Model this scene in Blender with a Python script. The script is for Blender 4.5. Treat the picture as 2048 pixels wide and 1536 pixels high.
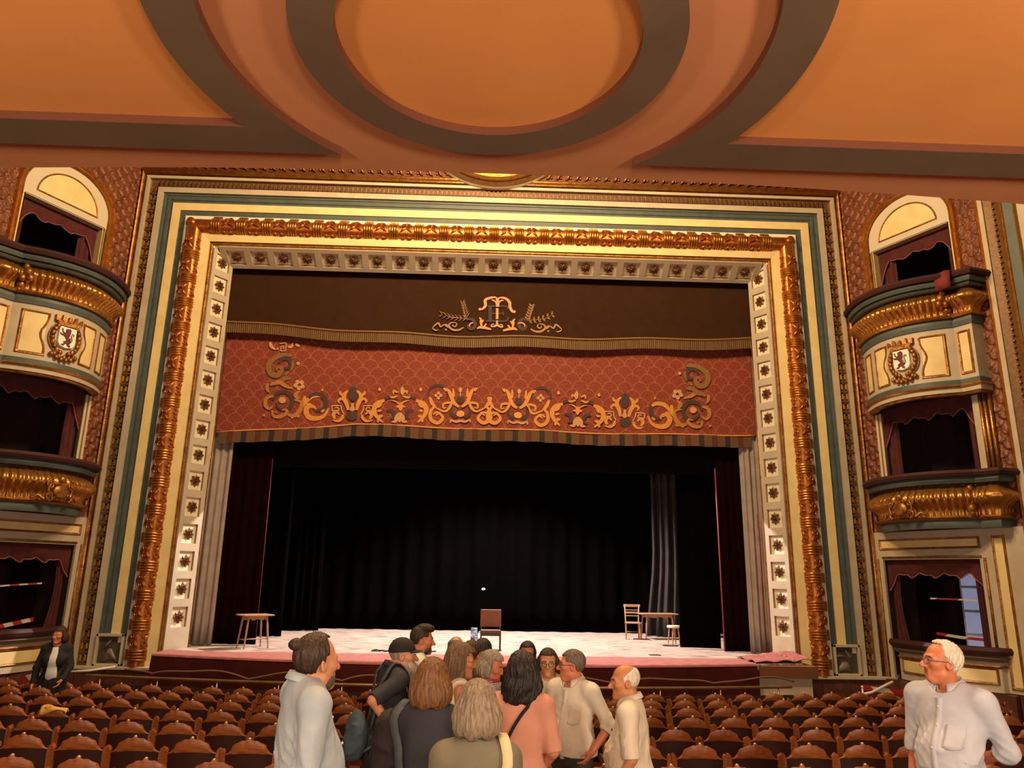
import bpy, bmesh, math, random
import numpy as np
from mathutils import Vector, Matrix
random.seed(7); RNG = np.random.default_rng(7)
scene = bpy.context.scene
COL = scene.collection
PI = math.pi
for o in list(bpy.data.objects): bpy.data.objects.remove(o)

# ------------------------------------------------------------------ camera
CAM = Vector((-0.015, -18.177, 1.76))
YAW, PITCH, ROLL, FPX = math.radians(1.774), math.radians(14.530), math.radians(1.0), 1480.0
fwd = Vector((math.sin(YAW)*math.cos(PITCH), math.cos(YAW)*math.cos(PITCH), math.sin(PITCH)))
rt = Vector((math.cos(YAW), -math.sin(YAW), 0)); up = rt.cross(fwd)
rt2 = rt*math.cos(ROLL) + up*math.sin(ROLL); up2 = -rt*math.sin(ROLL) + up*math.cos(ROLL)
cd = bpy.data.cameras.new('camera'); cam = bpy.data.objects.new('camera', cd); COL.objects.link(cam)
M = Matrix((rt2, up2, -fwd)).transposed().to_4x4(); M.translation = CAM
cam.matrix_world = M
cd.sensor_width = 36; cd.lens = FPX/2048*36; cd.clip_end = 200
scene.camera = cam

# ------------------------------------------------------------------ world, lights, exposure
w = bpy.data.worlds.new('world'); scene.world = w; w.use_nodes = True
w.node_tree.nodes['Background'].inputs[0].default_value = (1.0, 0.56, 0.27, 1)
w.node_tree.nodes['Background'].inputs[1].default_value = 0.065
vs = scene.view_settings
vs.view_transform = 'Standard'; vs.look = 'None'; vs.gamma = 1; vs.exposure = 0.0
vs.use_curve_mapping = False
def light(name, kind, loc, power, col, size=0.3, aim=None, spot=None):
    l = bpy.data.lights.new(name, kind); l.energy = power; l.color = col
    if kind == 'AREA': l.shape = 'DISK'; l.size = size
    else: l.shadow_soft_size = size
    if spot: l.spot_size = math.radians(spot); l.spot_blend = 0.35
    o = bpy.data.objects.new(name, l); COL.objects.link(o); o.location = loc
    if aim is not None:
        d = Vector(aim) - Vector(loc); o.rotation_euler = d.to_track_quat('-Z', 'Y').to_euler()
    return o
WARM = (1.0, 0.60, 0.27)
# the hall chandelier, high above and out of the picture
for i, (x, y) in enumerate(((-2.2, -8.5), (2.2, -8.5), (0, -6.6))):
    light('chandelier_light', 'POINT', (x, y, 13.0), 2450, (1.0, 0.66, 0.33), 0.5)
# unseen lamps added under the gallery, behind the camera, to light soffit and visitors
for x, y, z, p in ((-4.0, -18.6, 2.5, 540), (4.0, -18.6, 2.5, 760), (0.4, -20.2, 2.6, 700)):
    light('gallery_fill', 'POINT', (x, y, z), p, (1.0, 0.81, 0.58), 0.35)
# the working lamp over the stage
light('stage_work_light', 'SPOT', (0.3, 4.2, 7.7), 9000, (1.0, 0.79, 0.69), 0.10, aim=(0.3, 0.8, 0), spot=132)

# ------------------------------------------------------------------ materials
MATS = {}
def mat(name, col, rough=0.6, metal=0.0, col2=None, nscale=6.0, bump=0.0, bscale=40.0, stretch=(1, 1, 1), coat=0.0, spec=0.5, detail=4.0, lo=0.35, hi=0.7, sheen=0.0):
    if name in MATS: return MATS[name]
    m = bpy.data.materials.new(name); m.use_nodes = True; MATS[name] = m
    nt = m.node_tree; b = nt.nodes['Principled BSDF']
    b.inputs['Base Color'].default_value = (*col, 1); b.inputs['Roughness'].default_value = rough
    b.inputs['Metallic'].default_value = metal; b.inputs['Specular IOR Level'].default_value = spec
    if coat: b.inputs['Coat Weight'].default_value = coat; b.inputs['Coat Roughness'].default_value = 0.25
    if sheen: b.inputs['Sheen Weight'].default_value = sheen
    tc = nt.nodes.new('ShaderNodeTexCoord'); mp = nt.nodes.new('ShaderNodeMapping')
    mp.inputs['Scale'].default_value = stretch
    nt.links.new(tc.outputs['Object'], mp.inputs['Vector'])
    if col2 is not None:
        n = nt.nodes.new('ShaderNodeTexNoise'); n.inputs['Scale'].default_value = nscale; n.inputs['Detail'].default_value = detail
        r = nt.nodes.new('ShaderNodeValToRGB'); r.color_ramp.elements[0].position = lo; r.color_ramp.elements[1].position = hi
        r.color_ramp.elements[0].color = (*col, 1); r.color_ramp.elements[1].color = (*col2, 1)
        nt.links.new(mp.outputs[0], n.inputs['Vector']); nt.links.new(n.outputs['Fac'], r.inputs[0]); nt.links.new(r.outputs[0], b.inputs['Base Color'])
    if bump:
        n2 = nt.nodes.new('ShaderNodeTexNoise'); n2.inputs['Scale'].default_value = bscale; n2.inputs['Detail'].default_value = 3
        bp = nt.nodes.new('ShaderNodeBump'); bp.inputs['Strength'].default_value = bump; bp.inputs['Distance'].default_value = 0.02
        nt.links.new(mp.outputs[0], n2.inputs['Vector']); nt.links.new(n2.outputs['Fac'], bp.inputs['Height']); nt.links.new(bp.outputs[0], b.inputs['Normal'])
    return m
GOLD = mat('gilt', (0.62, 0.33, 0.08), 0.34, 0.85, (0.42, 0.17, 0.035), 9, 0.35, 30)
GOLDD = mat('gilt_aged', (0.42, 0.20, 0.05), 0.42, 0.7, (0.20, 0.075, 0.018), 7, 0.5, 25)
COPPER = mat('gilt_torus', (0.50, 0.185, 0.036), 0.34, 0.7, (0.30, 0.085, 0.016), 8, 0.3, 30)
GOLDL = mat('gilt_bright', (0.80, 0.50, 0.15), 0.28, 0.85, (0.62, 0.34, 0.08), 9, 0.2, 30)
CREAM = mat('cream_paint', (0.52, 0.46, 0.35), 0.55, 0, (0.45, 0.38, 0.28), 3)
YELLOW = mat('yellow_paint', (0.80, 0.66, 0.33), 0.5, 0, (0.72, 0.56, 0.26), 3)
WHITE = mat('white_paint', (0.84, 0.82, 0.72), 0.5, 0, (0.76, 0.72, 0.60), 3)
BLUE = mat('grey_blue_paint', (0.082, 0.110, 0.106), 0.5, 0, (0.060, 0.082, 0.078), 4)
MAROON = mat('maroon_velvet', (0.085, 0.008, 0.008), 0.85, 0, (0.05, 0.004, 0.005), 5, sheen=0.12)
MAROOND = mat('dark_maroon', (0.0075, 0.0010, 0.0009), 0.9, 0, (0.005, 0.0007, 0.0006), 5, spec=0.04)
BLACKC = mat('black_cloth', (0.0013, 0.0010, 0.0009), 0.95, 0, (0.0008, 0.0007, 0.0006), 2, spec=0.02)
SCALEW = mat('fish_scale_plaster', (0.195, 0.060, 0.022), 0.38, 0.1, (0.115, 0.031, 0.012), 2.6, 0.6, 34)
PLAINW = mat('plain_wall', (0.16, 0.048, 0.022), 0.6, 0, (0.11, 0.032, 0.015), 2)
MARBLE = mat('brown_marble', (0.085, 0.030, 0.020), 0.3, 0, (0.19, 0.085, 0.062), 5, lo=0.5, hi=0.85)
WOOD = mat('seat_wood', (0.37, 0.112, 0.021), 0.42, 0, (0.21, 0.052, 0.011), 9, 0.15, 40, (1, 3, 8), coat=0.25)
LEATHER = mat('seat_leather', (0.042, 0.0105, 0.0055), 0.55, 0, (0.028, 0.007, 0.004), 8, spec=0.3)
ENGR = mat('lattice_brown', (0.17, 0.085, 0.032), 0.5, 0.3, (0.10, 0.045, 0.016), 14)

# ------------------------------------------------------------------ mesh helpers
class MB:
    def __init__(s): s.v = []; s.f = []; s.m = []; s.cm = 0
    def add(s, vs, fs):
        k = len(s.v); s.v.extend([tuple(p) for p in vs]); s.f.extend([tuple(i+k for i in f) for f in fs]); s.m.extend([s.cm]*len(fs)); return k
    def box(s, x0, x1, y0, y1, z0, z1, fn=None):
        vs = [(x, y, z) for z in (z0, z1) for y in (y0, y1) for x in (x0, x1)]
        if fn: vs = [fn(*p) for p in vs]
        s.add(vs, [(0, 2, 3, 1), (4, 5, 7, 6), (0, 1, 5, 4), (2, 6, 7, 3), (0, 4, 6, 2), (1, 3, 7, 5)])
    def prism(s, poly, d0, d1, fn, inset=0.0):
        # poly of (a, b); extruded from depth d0 to d1; front face may be inset for a bevel look
        n = len(poly); ca = sum(p[0] for p in poly)/n; cb = sum(p[1] for p in poly)/n
        def ins(p):
            dx, dy = ca-p[0], cb-p[1]; L = math.hypot(dx, dy) or 1; return (p[0]+dx/L*inset, p[1]+dy/L*inset)
        vs = [fn(a, b, d0) for a, b in poly] + [fn(*ins(p), d1) for p in poly]
        fs = [tuple(range(n-1, -1, -1)), tuple(range(n, 2*n))] + [(i, (i+1) % n, n+(i+1) % n, n+i) for i in range(n)]
        s.add(vs, fs)
    def tube(s, path, rad, n=8, up=None, sx=1.0, caps=True):
        P = [Vector(p) for p in path]; N = len(P); rr = rad if hasattr(rad, '__len__') else [rad]*N
        vs = []; prev = Vector(up) if up else None
        for i in range(N):
            t = (P[min(i+1, N-1)]-P[max(i-1, 0)])
            t = t.normalized() if t.length > 1e-9 else Vector((0, 0, 1))
            if prev is None: prev = Vector((0, 0, 1)) if abs(t.z) < 0.9 else Vector((0, 1, 0))
            a = prev - t*prev.dot(t); a = a.normalized() if a.length > 1e-6 else t.orthogonal().normalized()
            if not up: prev = a
            b = t.cross(a)
            for k in range(n):
                q = 2*PI*k/n; vs.append(P[i] + (a*math.cos(q) + b*math.sin(q)*sx)*rr[i])
        fs = [(i*n+k, i*n+(k+1) % n, (i+1)*n+(k+1) % n, (i+1)*n+k) for i in range(N-1) for k in range(n)]
        if caps: fs += [tuple(range(n-1, -1, -1)), tuple((N-1)*n+k for k in range(n))]
        s.add(vs, fs)
    def lathe(s, prof, c=(0, 0, 0), n=12, ax='z', fn=None):
        vs = []
        for r, h in prof:
            for k in range(n):
                q = 2*PI*k/n; a, b = r*math.cos(q), r*math.sin(q)
                p = (c[0]+a, c[1]+b, c[2]+h) if ax == 'z' else ((c[0]+a, c[1]+h, c[2]+b) if ax == 'y' else (c[0]+h, c[1]+a, c[2]+b))
                vs.append(fn(*p) if fn else p)
        N = len(prof)
        fs = [(i*n+k, i*n+(k+1) % n, (i+1)*n+(k+1) % n, (i+1)*n+k) for i in range(N-1) for k in range(n)]
        fs += [tuple(range(n-1, -1, -1)), tuple((N-1)*n+k for k in range(n))]
        s.add(vs, fs)
    def blob(s, c, r, n=8, m=6, fn=None):
        vs = []; 
        for i in range(1, m):
            t = PI*i/m
            for k in range(n):
                q = 2*PI*k/n; p = (c[0]+r[0]*math.sin(t)*math.cos(q), c[1]+r[1]*math.sin(t)*math.sin(q), c[2]+r[2]*math.cos(t)); vs.append(fn(*p) if fn else p)
        tp = (c[0], c[1], c[2]+r[2]); bt = (c[0], c[1], c[2]-r[2]); vs += [fn(*tp) if fn else tp, fn(*bt) if fn else bt]
        T = len(vs)-2; fs = [(i*n+k, (i+1)*n+k, (i+1)*n+(k+1) % n, i*n+(k+1) % n) for i in range(m-2) for k in range(n)]
        fs += [(T, k, (k+1) % n) for k in range(n)] + [(T+1, (m-2)*n+(k+1) % n, (m-2)*n+k) for k in range(n)]
        s.add(vs, fs)
    def grid(s, fn, nu, nv):
        vs = [fn(i/nu, j/nv) for j in range(nv+1) for i in range(nu+1)]
        s.add(vs, [(j*(nu+1)+i, j*(nu+1)+i+1, (j+1)*(nu+1)+i+1, (j+1)*(nu+1)+i) for j in range(nv) for i in range(nu)])
    def mesh(s, name, mats, smooth=False, angle=None):
        me = bpy.data.meshes.new(name); me.from_pydata(s.v, [], s.f)
        for q in (mats if isinstance(mats, (list, tuple)) else [mats]): me.materials.append(q)
        if isinstance(mats, (list, tuple)): me.polygons.foreach_set('material_index', s.m)
        bm = bmesh.new(); bm.from_mesh(me); bmesh.ops.recalc_face_normals(bm, faces=bm.faces); bm.to_mesh(me); bm.free()
        if smooth:
            me.polygons.foreach_set('use_smooth', [True]*len(me.polygons))
            if angle: me.set_sharp_from_angle(angle=math.radians(angle))
        me.update(); return me
    def build(s, name, mats, parent=None, smooth=False, angle=None, bevel=0.0):
        o = link(name, s.mesh(name, mats, smooth, angle), parent)
        if bevel: bv(o, bevel)
        return o
def bv(o, width, seg=2):
    b = o.modifiers.new('bevel', 'BEVEL'); b.width = width; b.segments = seg; b.limit_method = 'ANGLE'; b.angle_limit = math.radians(40)
def link(name, data, parent=None, loc=None, rot=None):
    o = bpy.data.objects.new(name, data); COL.objects.link(o)
    if parent is not None: o.parent = parent
    if loc is not None: o.location = loc
    if rot is not None: o.rotation_euler = rot
    return o
def tag(o, label=None, cat=None, group=None, kind=None):
    if label: o['label'] = label
    if cat: o['category'] = cat
    if group: o['group'] = group
    if kind: o['kind'] = kind
    return o
def thing(name, label, cat, loc=(0, 0, 0), rz=0.0, group=None):
    return tag(link(name, None, None, loc, (0, 0, rz)), label, cat, group)
def struct(name, mb, m, parent=None, smooth=False, label=None):
    o = mb.build(name, m, parent, smooth); o['kind'] = 'structure'
    if label: o['label'] = label
    return o
def floor_z(Y): return -0.455 - 0.0656*(Y + 11.95)
def onY(x, y, Y):
    # the point of the vertical plane at depth Y that the photograph shows at pixel (x, y)
    d = rt2*((x-1024)/FPX) - up2*((y-768)/FPX) + fwd
    t = (Y-CAM.y)/d.y; p = CAM + d*t
    return p.x, p.z
def onDepth(x, y, dep):
    return CAM + (rt2*((x-1024)/FPX) - up2*((y-768)/FPX) + fwd)*dep

# ------------------------------------------------------------------ setting: floor, stage house
mb = MB(); mb.grid(lambda a, b: (-13+26*a, -25+24.5*b, floor_z(-25+24.5*b)), 2, 8)
struct('floor', mb, mat('hall_floor', (0.10, 0.035, 0.02), 0.6, 0, (0.07, 0.02, 0.012), 5), label='dark raked floor of the stalls')
mb = MB(); mb.box(-12, 12, 11.0, 11.2, -0.2, 13); struct('wall_stage_back', mb, BLACKC)
mb = MB(); mb.box(-12.2, -12, 0.62, 11.2, -0.2, 13); struct('wall_stage_left', mb, BLACKC)
mb = MB(); mb.box(12, 12.2, 0.62, 11.2, -0.2, 13); struct('wall_stage_right', mb, BLACKC)
mb = MB(); mb.box(-12.2, 12.2, 0.62, 11.2, 13, 13.2); struct('ceiling_stage', mb, BLACKC)
# proscenium wall behind the frame mouldings (two piers and the lintel)
mb = MB(); mb.box(-12.2, -7.06, 0.40, 0.62, -1.3, 14); mb.box(7.06, 12.2, 0.40, 0.62, -1.3, 14); mb.box(-7.06, 7.06, 0.40, 0.62, 9.66, 14)
struct('wall_proscenium', mb, PLAINW)

# ------------------------------------------------------------------ gallery soffit (ceiling over the rear stalls)
ZC = 4.36; CX, CY = -0.06, -15.03
SOFA = mat('soffit_tan', (0.56, 0.225, 0.095), 0.7, 0, (0.52, 0.205, 0.085), 1.5)
SOFB = mat('soffit_orange', (0.72, 0.285, 0.075), 0.7, 0, (0.66, 0.255, 0.068), 1.3)
SOFC = mat('soffit_band_grey', (0.155, 0.100, 0.058), 0.55, 0, (0.13, 0.082, 0.048), 2)
SOFS = mat('soffit_band_edge', (0.15, 0.045, 0.020), 0.55)
mb = MB(); mb.prism([(9, -24), (9, -13.2)]+[(9-18*i/40, -13.74+0.0125*min(abs(9-18*i/40), 6.5)**2) for i in range(41)]+[(-9, -13.2), (-9, -24)], ZC, ZC+0.55, lambda a, b, d: (a, b, d))
ceil = struct('ceiling', mb, SOFA, label='tan underside of the gallery with proud grey bands')
def ann(r0, r1, a0, a1, n, z0, z1, mats, name):
    mb = MB()
    for i in range(n):
        t0, t1 = a0+(a1-a0)*i/n, a0+(a1-a0)*(i+1)/n
        def p(r, t, z): return (CX+r*math.cos(t), CY+r*math.sin(t), z)
        q = [p(r, t, z) for z in (z0, z1) for (r, t) in ((r0, t0), (r1, t0), (r1, t1), (r0, t1))]
        k = len(mb.v); mb.v += q
        mb.f += [tuple(k+j for j in (3, 2, 1, 0))]; mb.m += [0]
        if r0 > 0: mb.f += [(k+0, k+4, k+7, k+3)]; mb.m += [1]
        mb.f += [(k+1, k+2, k+6, k+5)]; mb.m += [1]
    return mb.build(name, mats, ceil)
zb = ZC-0.058
ann(0.0, 0.76, 0, 2*PI, 96, ZC-0.004, ZC, [SOFB, SOFB], 'disc_panel')
ann(0.755, 0.972, 0, 2*PI, 96, zb, ZC, [SOFC, SOFS], 'ring_band')
Y0, Y1 = -14.27, -14.0
for sd in (-1, 1):
    # orange field, curved band and straight band of one side
    r1 = 1.63; r0 = 1.385
    def ang(r, Y): return math.asin((Y-CY)/r)
    mb = MB(); N = 40
    aS = ang(r1, Y0)
    fld = [(CX+sd*r1*math.cos(aS+(-PI*0.5*1.0-aS)*i/N), CY+r1*math.sin(aS+(-PI*0.5-aS)*i/N)) for i in range(N+1)]
    poly = fld + [(sd*9, CY-r1), (sd*9, Y0)]
    mb.prism(poly, ZC, ZC-0.004, lambda a, b, d: (a, b, d)); mb.build('side_field', SOFB, ceil)
    aE = ang(r0, Y1); a2 = ang(r1, Y0)
    inner = [(CX+sd*r0*math.cos(aE+(-PI*0.5-aE)*i/N), CY+r0*math.sin(aE+(-PI*0.5-aE)*i/N)) for i in range(N+1)]
    mb = MB(); mb.cm = 0
    pts_in = inner; pts_out = fld
    K = [(p[0], p[1]) for p in pts_in]; J = [(p[0], p[1]) for p in pts_out]
    tip = len(K)
    # lower face (band + straight band), then edges
    low = K[::-1] + [(sd*9, Y1), (sd*9, Y0)] + J
    n = len(low); k = len(mb.v)
    mb.v += [(a, b, zb) for a, b in low] + [(a, b, ZC) for a, b in low]
    mb.f.append(tuple(range(n))); mb.m.append(0)
    for i in range(n): mb.f.append((i, (i+1) % n, n+(i+1) % n, n+i)); mb.m.append(1)
    mb.build('curved_band', [SOFC, SOFS], ceil)

# ------------------------------------------------------------------ proscenium frame
OB, TB = 7.5, 10.17
ZP = -0.36
def usweep(mb, prof, zb=ZP, closed=False):
    # profile of (offset outwards, y); swept up the left side, over the top, down the right side
    n = len(prof); k0 = len(mb.v)
    for o, y in prof:
        w_ = OB+o; t_ = TB+o
        mb.v += [(-w_, y, zb), (-w_, y, t_), (w_, y, t_), (w_, y, zb)]
    for i in range(n-1 if not closed else n):
        a = k0+4*i; b = k0+4*((i+1) % n)
        for j in range(3): mb.f.append((a+j, a+j+1, b+j+1, b+j)); mb.m.append(mb.cm)
frame = thing('proscenium_frame', 'gilded proscenium frame with cream and grey-blue bands around the stage opening', 'frame')
def fpart(name, prof, m, smooth=False):
    mb = MB(); usweep(mb, prof); return mb.build(name, m, frame, smooth, 35 if smooth else None)
def arc(o0, o1, h, base, n=8, s=-1):
    c = (o0+o1)/2; r = (o0-o1)/2
    return [(c+r*math.cos(PI*i/n), base+s*h*math.sin(PI*i/n)) for i in range(n+1)]
fpart('outer_gilt_roll', [(1.95, 0.40)]+arc(1.95, 1.84, 0.16, 0.0)+arc(1.84, 1.775, 0.10, 0.0), GOLDD, True)
fpart('outer_cream_fillet', [(1.775, 0.0), (1.775, -0.13), (1.70, -0.13), (1.70, -0.05)], CREAM)
fpart('lattice_cove', [(1.70, -0.05), (1.66, -0.02), (1.60, 0.0), (1.55, 0.01), (1.50, -0.02), (1.475, -0.07)], ENGR, True)
fpart('cream_band', [(1.475, -0.07), (1.455, -0.10), (1.31, -0.10), (1.31, -0.04)], CREAM)
fpart('outer_blue_band', [(1.31, -0.04), (1.25, -0.04), (1.24, -0.02), (1.19, -0.02), (1.18, -0.045), (1.12, -0.045), (1.11, -0.02), (1.04, -0.02), (1.03, -0.06)], BLUE)
fpart('yellow_band', [(1.03, -0.06), (0.82, -0.06), (0.82, -0.03)], YELLOW)
fpart('inner_blue_band', [(0.82, -0.03), (0.655, -0.03), (0.655, -0.08)], BLUE)
fpart('white_backing', [(0.655, -0.08), (0.62, -0.09), (0.36, -0.09)], WHITE)
fpart('gilded_torus', [(0.54, -0.06)]+arc(0.54, 0.14, 0.26, -0.06, 14), COPPER, True)
fpart('inner_yellow_band', [(0.16, -0.05), (0.15, -0.13), (-0.07, -0.10), (-0.07, -0.04)], YELLOW)
fpart('inner_gilt_roll', [(-0.07, -0.04)]+arc(-0.07, -0.15, 0.05, -0.02), GOLDD, True)
# torus ornaments: ribbed rings and leaf sprays, alternating
TR, TO, TY = 0.2, 0.34, -0.06
def tor(a, th, r):
    # a along the moulding, th around the half round (0 = outer edge, pi = inner edge)
    return (a, TY-(0.26+r)*math.sin(th), (0.20+r)*math.cos(th))
mb = MB()
for k in range(4):
    a0 = -0.125+0.25*k/4; prof = [(a0, 0.0), (a0+0.012, 0.022), (a0+0.031, 0.028), (a0+0.05, 0.022), (a0+0.0625, 0.0)]
    n = 14
    for i in range(len(prof)-1):
        vs = [tor(prof[i+j][0], PI*q/n, prof[i+j][1]) for j in (0, 1) for q in range(n+1)]
        mb.add(vs, [(q, q+1, n+2+q, n+1+q) for q in range(n)])
mb.box(-0.115, 0.115, -0.14, -0.07, 0.19, 0.275)
ring_me = mb.mesh('ribbed_ring', mat('gilt_ring', (0.56, 0.25, 0.055), 0.33, 0.8, (0.36, 0.13, 0.025), 9, 0.3, 30), True, 50)
def spiral(c, r0, r1, a0, a1, n=14):
    return [(c[0]+(r0+(r1-r0)*i/n)*math.cos(a0+(a1-a0)*i/n), c[1]+(r0+(r1-r0)*i/n)*math.sin(a0+(a1-a0)*i/n)) for i in range(n+1)]
mb = MB()
for sg in (-1, 1):
    for cth, rr_, st in ((2.35, 0.055, 1), (1.25, 0.05, -1)):
        pts = spiral((sg*0.085, 0.0), 0.07, 0.012, st*0.6, st*(0.6+4.8), 14)
        path = [tor(p[0]*1.0, cth+p[1]/0.23, 0.016) for p in pts]
        mb.tube(path, [0.019*(1-0.5*i/14) for i in range(15)], 5)
    for th0, th1, a0, a1 in ((0.35, 1.0, 0.02, 0.13), (1.5, 1.95, 0.015, 0.15), (2.5, 2.95, 0.02, 0.15)):
        path = [tor(sg*(a0+(a1-a0)*i/5), th0+(th1-th0)*(i/5)**1.4, 0.012) for i in range(6)]
        mb.tube(path, [0.022, 0.03, 0.032, 0.026, 0.016, 0.004], 5)
mb.prism([(-0.085, 0.19), (-0.035, 0.262), (0.035, 0.262), (0.085, 0.19)], -0.07, -0.13, lambda a, b, d: (a, d, b))
leaf_me = mb.mesh('leaf_spray', COPPER, True, 50)
def along(n, length, start):  # ring and leaf centres
    p = length/n; return [(start+p*(i+0.5), start+p*(i+1)) for i in range(n)]
TZ = TB+TO
nT = 23; pT = 2*(OB+0.10)/nT
for i in range(nT):
    link('ribbed_ring', ring_me, frame, (-(OB+0.1)+pT*(i+0.5), 0, TZ))
    if i < nT-1: link('leaf_spray', leaf_me, frame, (-(OB+0.1)+pT*(i+1), 0, TZ))
nS = 16; pS = (TB-ZP-0.12)/nS
for sd in (-1, 1):
    rot = (0, -PI/2 if sd < 0 else PI/2, 0)
    for i in range(nS):
        z = ZP+0.12+pS*(i+0.5)-0.2
        link('ribbed_ring', ring_me, frame, (sd*(OB+TO), 0, z), rot)
        link('leaf_spray', leaf_me, frame, (sd*(OB+TO), 0, z+pS/2), rot)
mb = MB()
for sd in (-1, 1): mb.blob((sd*(OB+TO+0.13), -0.14, TZ+0.13), (0.11, 0.10, 0.11), 8, 6); mb.blob((sd*(OB+TO+0.02), -0.26, TZ+0.02), (0.10, 0.12, 0.10), 8, 6)
mb.build('corner_leaf', COPPER, frame, True)
# gilt tablets of the lattice band: joined, too small to pick apart one by one
mb = MB()
for sd in (-1, 1):
    z = ZP+0.08; k = 0
    while z < TB+1.35:
        for o in (1.635, 1.53):
            x = sd*(OB+o); mb.prism([(x-0.026, z), (x+0.026, z), (x+0.026, z+0.15), (x-0.026, z+0.15)], 0.0, -0.05, lambda a, b, d: (a, d, b), 0.012)
        z += 0.262
t = mb.build('lattice_tablets', GOLDL, frame); t['kind'] = 'stuff'
mb = MB()
for sd in (-1, 1):
    z = ZP+0.02
    while z < TB+1.5:
        mb.box(sd*(OB+1.49), sd*(OB+1.68), -0.055, 0.0, z-0.02, z+0.03); mb.box(sd*(OB+1.575)-0.02, sd*(OB+1.575)+0.02, -0.045, 0.0, z-0.10, z+0.2)
        z += 0.262
x = -(OB+1.45)
while x < OB+1.45:
    mb.box(x, x+0.05, -0.055, 0.0, TB+1.50, TB+1.67); x += 0.12
t = mb.build('lattice_bars', ENGR, frame); t['kind'] = 'stuff'
# splayed reveal with coffers
W0, T0, W1, T1, YR = OB-0.15, TB-0.15, 7.01, 9.64, 0.5
def rv(sd, z, t, d=0.0):     # side reveal: z up, t across 0..1, d towards the opening
    return (sd*(W0+(W1-W0)*t - d*0.83), -0.02+(YR+0.02)*t - d*0.56, z)
def rt_(x, t, d=0.0):
    return (x, -0.02+(YR+0.02)*t - d*0.6, T0+(T1-T0)*t - d*0.8)
REVC = mat('reveal_stucco', (0.50, 0.44, 0.345), 0.55, 0, (0.43, 0.37, 0.28), 3)
mb = MB()
mb.add([(-W0, -0.02, ZP), (-W0, -0.02, T0), (W0, -0.02, T0), (W0, -0.02, ZP), (-W1, YR, ZP), (-W1, YR, T1), (W1, YR, T1), (W1, YR, ZP)], [(0, 1, 5, 4), (1, 2, 6, 5), (2, 3, 7, 6)])
mb.build('reveal', mat('coffer_ground', (0.72, 0.66, 0.47), 0.55), frame)
# grid of ribs standing proud of the coffer ground
def rib(mb, fn, a0, a1, t0, t1, h=0.055):
    b = 0.012
    q = [fn(a0, t0, 0), fn(a1, t0, 0), fn(a1, t1, 0), fn(a0, t1, 0), fn(a0, t0, h), fn(a1, t0, h), fn(a1, t1, h), fn(a0, t1, h)]
    mb.add(q, [(4, 5, 6, 7), (0, 1, 5, 4), (1, 2, 6, 5), (2, 3, 7, 6), (3, 0, 4, 7)])
nTop = 23; sp = 13.80/22.3
zs = [9.63-0.638*i for i in range(15)]
mb = MB(); TL, TH = 0.17, 0.83
rib(mb, rt_, -7.2, 7.2, 0.0, TL); rib(mb, rt_, -7.0, 7.0, TH, 1.0)
xs = [sp*(i-11) for i in range(nTop)]
for i in range(nTop+1):
    x = sp*(i-11.5); rib(mb, rt_, x-0.085, x+0.085, TL, TH)
for sd in (-1, 1):
    f = lambda z, t, d, sd=sd: rv(sd, z, t, d)
    rib(mb, f, ZP+0.3, 9.95, 0.0, TL); rib(mb, f, ZP+0.3, 9.7, TH, 1.0)
    for i in range(16):
        zc = 9.63+0.319-0.638*i
        if i == 15: rib(mb, f, -0.3, zc+0.09, TL, TH)
        elif i > 0: rib(mb, f, zc-0.09, zc+0.09, TL, TH)
        else: rib(mb, f, zc-0.11, 9.98, TL, TH)
mb.build('coffer_ribs', REVC, frame)
# gilt edge lines inside each coffer are carried by a thin frame; the rosette sits in the middle
mb = MB()
for ring, (R_, n_, h_, w_) in enumerate(((0.155, 8, 0.02, 0.055), (0.10, 8, 0.045, 0.045), (0.05, 6, 0.06, 0.035))):
    for k in range(n_):
        q = 2*PI*(k+0.5*ring)/n_; cq, sq = math.cos(q), math.sin(q)
        def L(a, b, c): return (a*cq-b*sq, a*sq+b*cq, c)
        vs = [L(0.01, 0, 0.0), L(R_*0.55, -w_, h_), L(R_*0.55, w_, h_), L(R_, 0, h_*0.5+0.012), L(R_*0.6, 0, h_+0.022)]
        mb.add(vs, [(0, 1, 4), (0, 4, 2), (1, 3, 4), (4, 3, 2)])
mb.blob((0, 0, 0.06), (0.03, 0.03, 0.03), 6, 4)
ros_me = mb.mesh('rosette', mat('rosette_gilt', (0.17, 0.075, 0.03), 0.45, 0.4, (0.10, 0.042, 0.016), 12), True, 40)
def place(o, ex, ey, ez, p):
    m = Matrix((Vector(ex).normalized(), Vector(ey).normalized(), Vector(ez).normalized())).transposed().to_4x4(); m.translation = Vector(p); o.matrix_local = m
for x in xs:
    p = Vector(rt_(x, 0.5, 0.004)); e1 = Vector((1, 0, 0)); e2 = (Vector(rt_(x, 1))-Vector(rt_(x, 0))).normalized(); e3 = Vector((0, -0.6, -0.8))
    e3 = e1.cross(e2); e3 = e3 if e3.z < 0 else -e3
    o = link('rosette', ros_me, frame); place(o, e1, e3.cross(e1), e3, p)
for sd in (-1, 1):
    for z in zs:
        p = Vector(rv(sd, z, 0.5, 0.004)); e1 = Vector((0, 0, 1)); e2 = (Vector(rv(sd, z, 1))-Vector(rv(sd, z, 0))).normalized(); e3 = e1.cross(e2)
        if e3.x*sd > 0: e3 = -e3
        o = link('rosette', ros_me, frame); place(o, e1, e3.cross(e1), e3, p)
# inner edge: gilt bead and maroon lining behind the reveal
mb = MB()
for sd in (-1, 1):
    mb = MB(); mb.tube([(sd*(W1-0.02), YR+0.03, ZP+0.3), (sd*(W1-0.02), YR+0.03, 7.85)], 0.035, 8); mb.build('inner_gilt_bead', GOLDD, frame, True)
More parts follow.
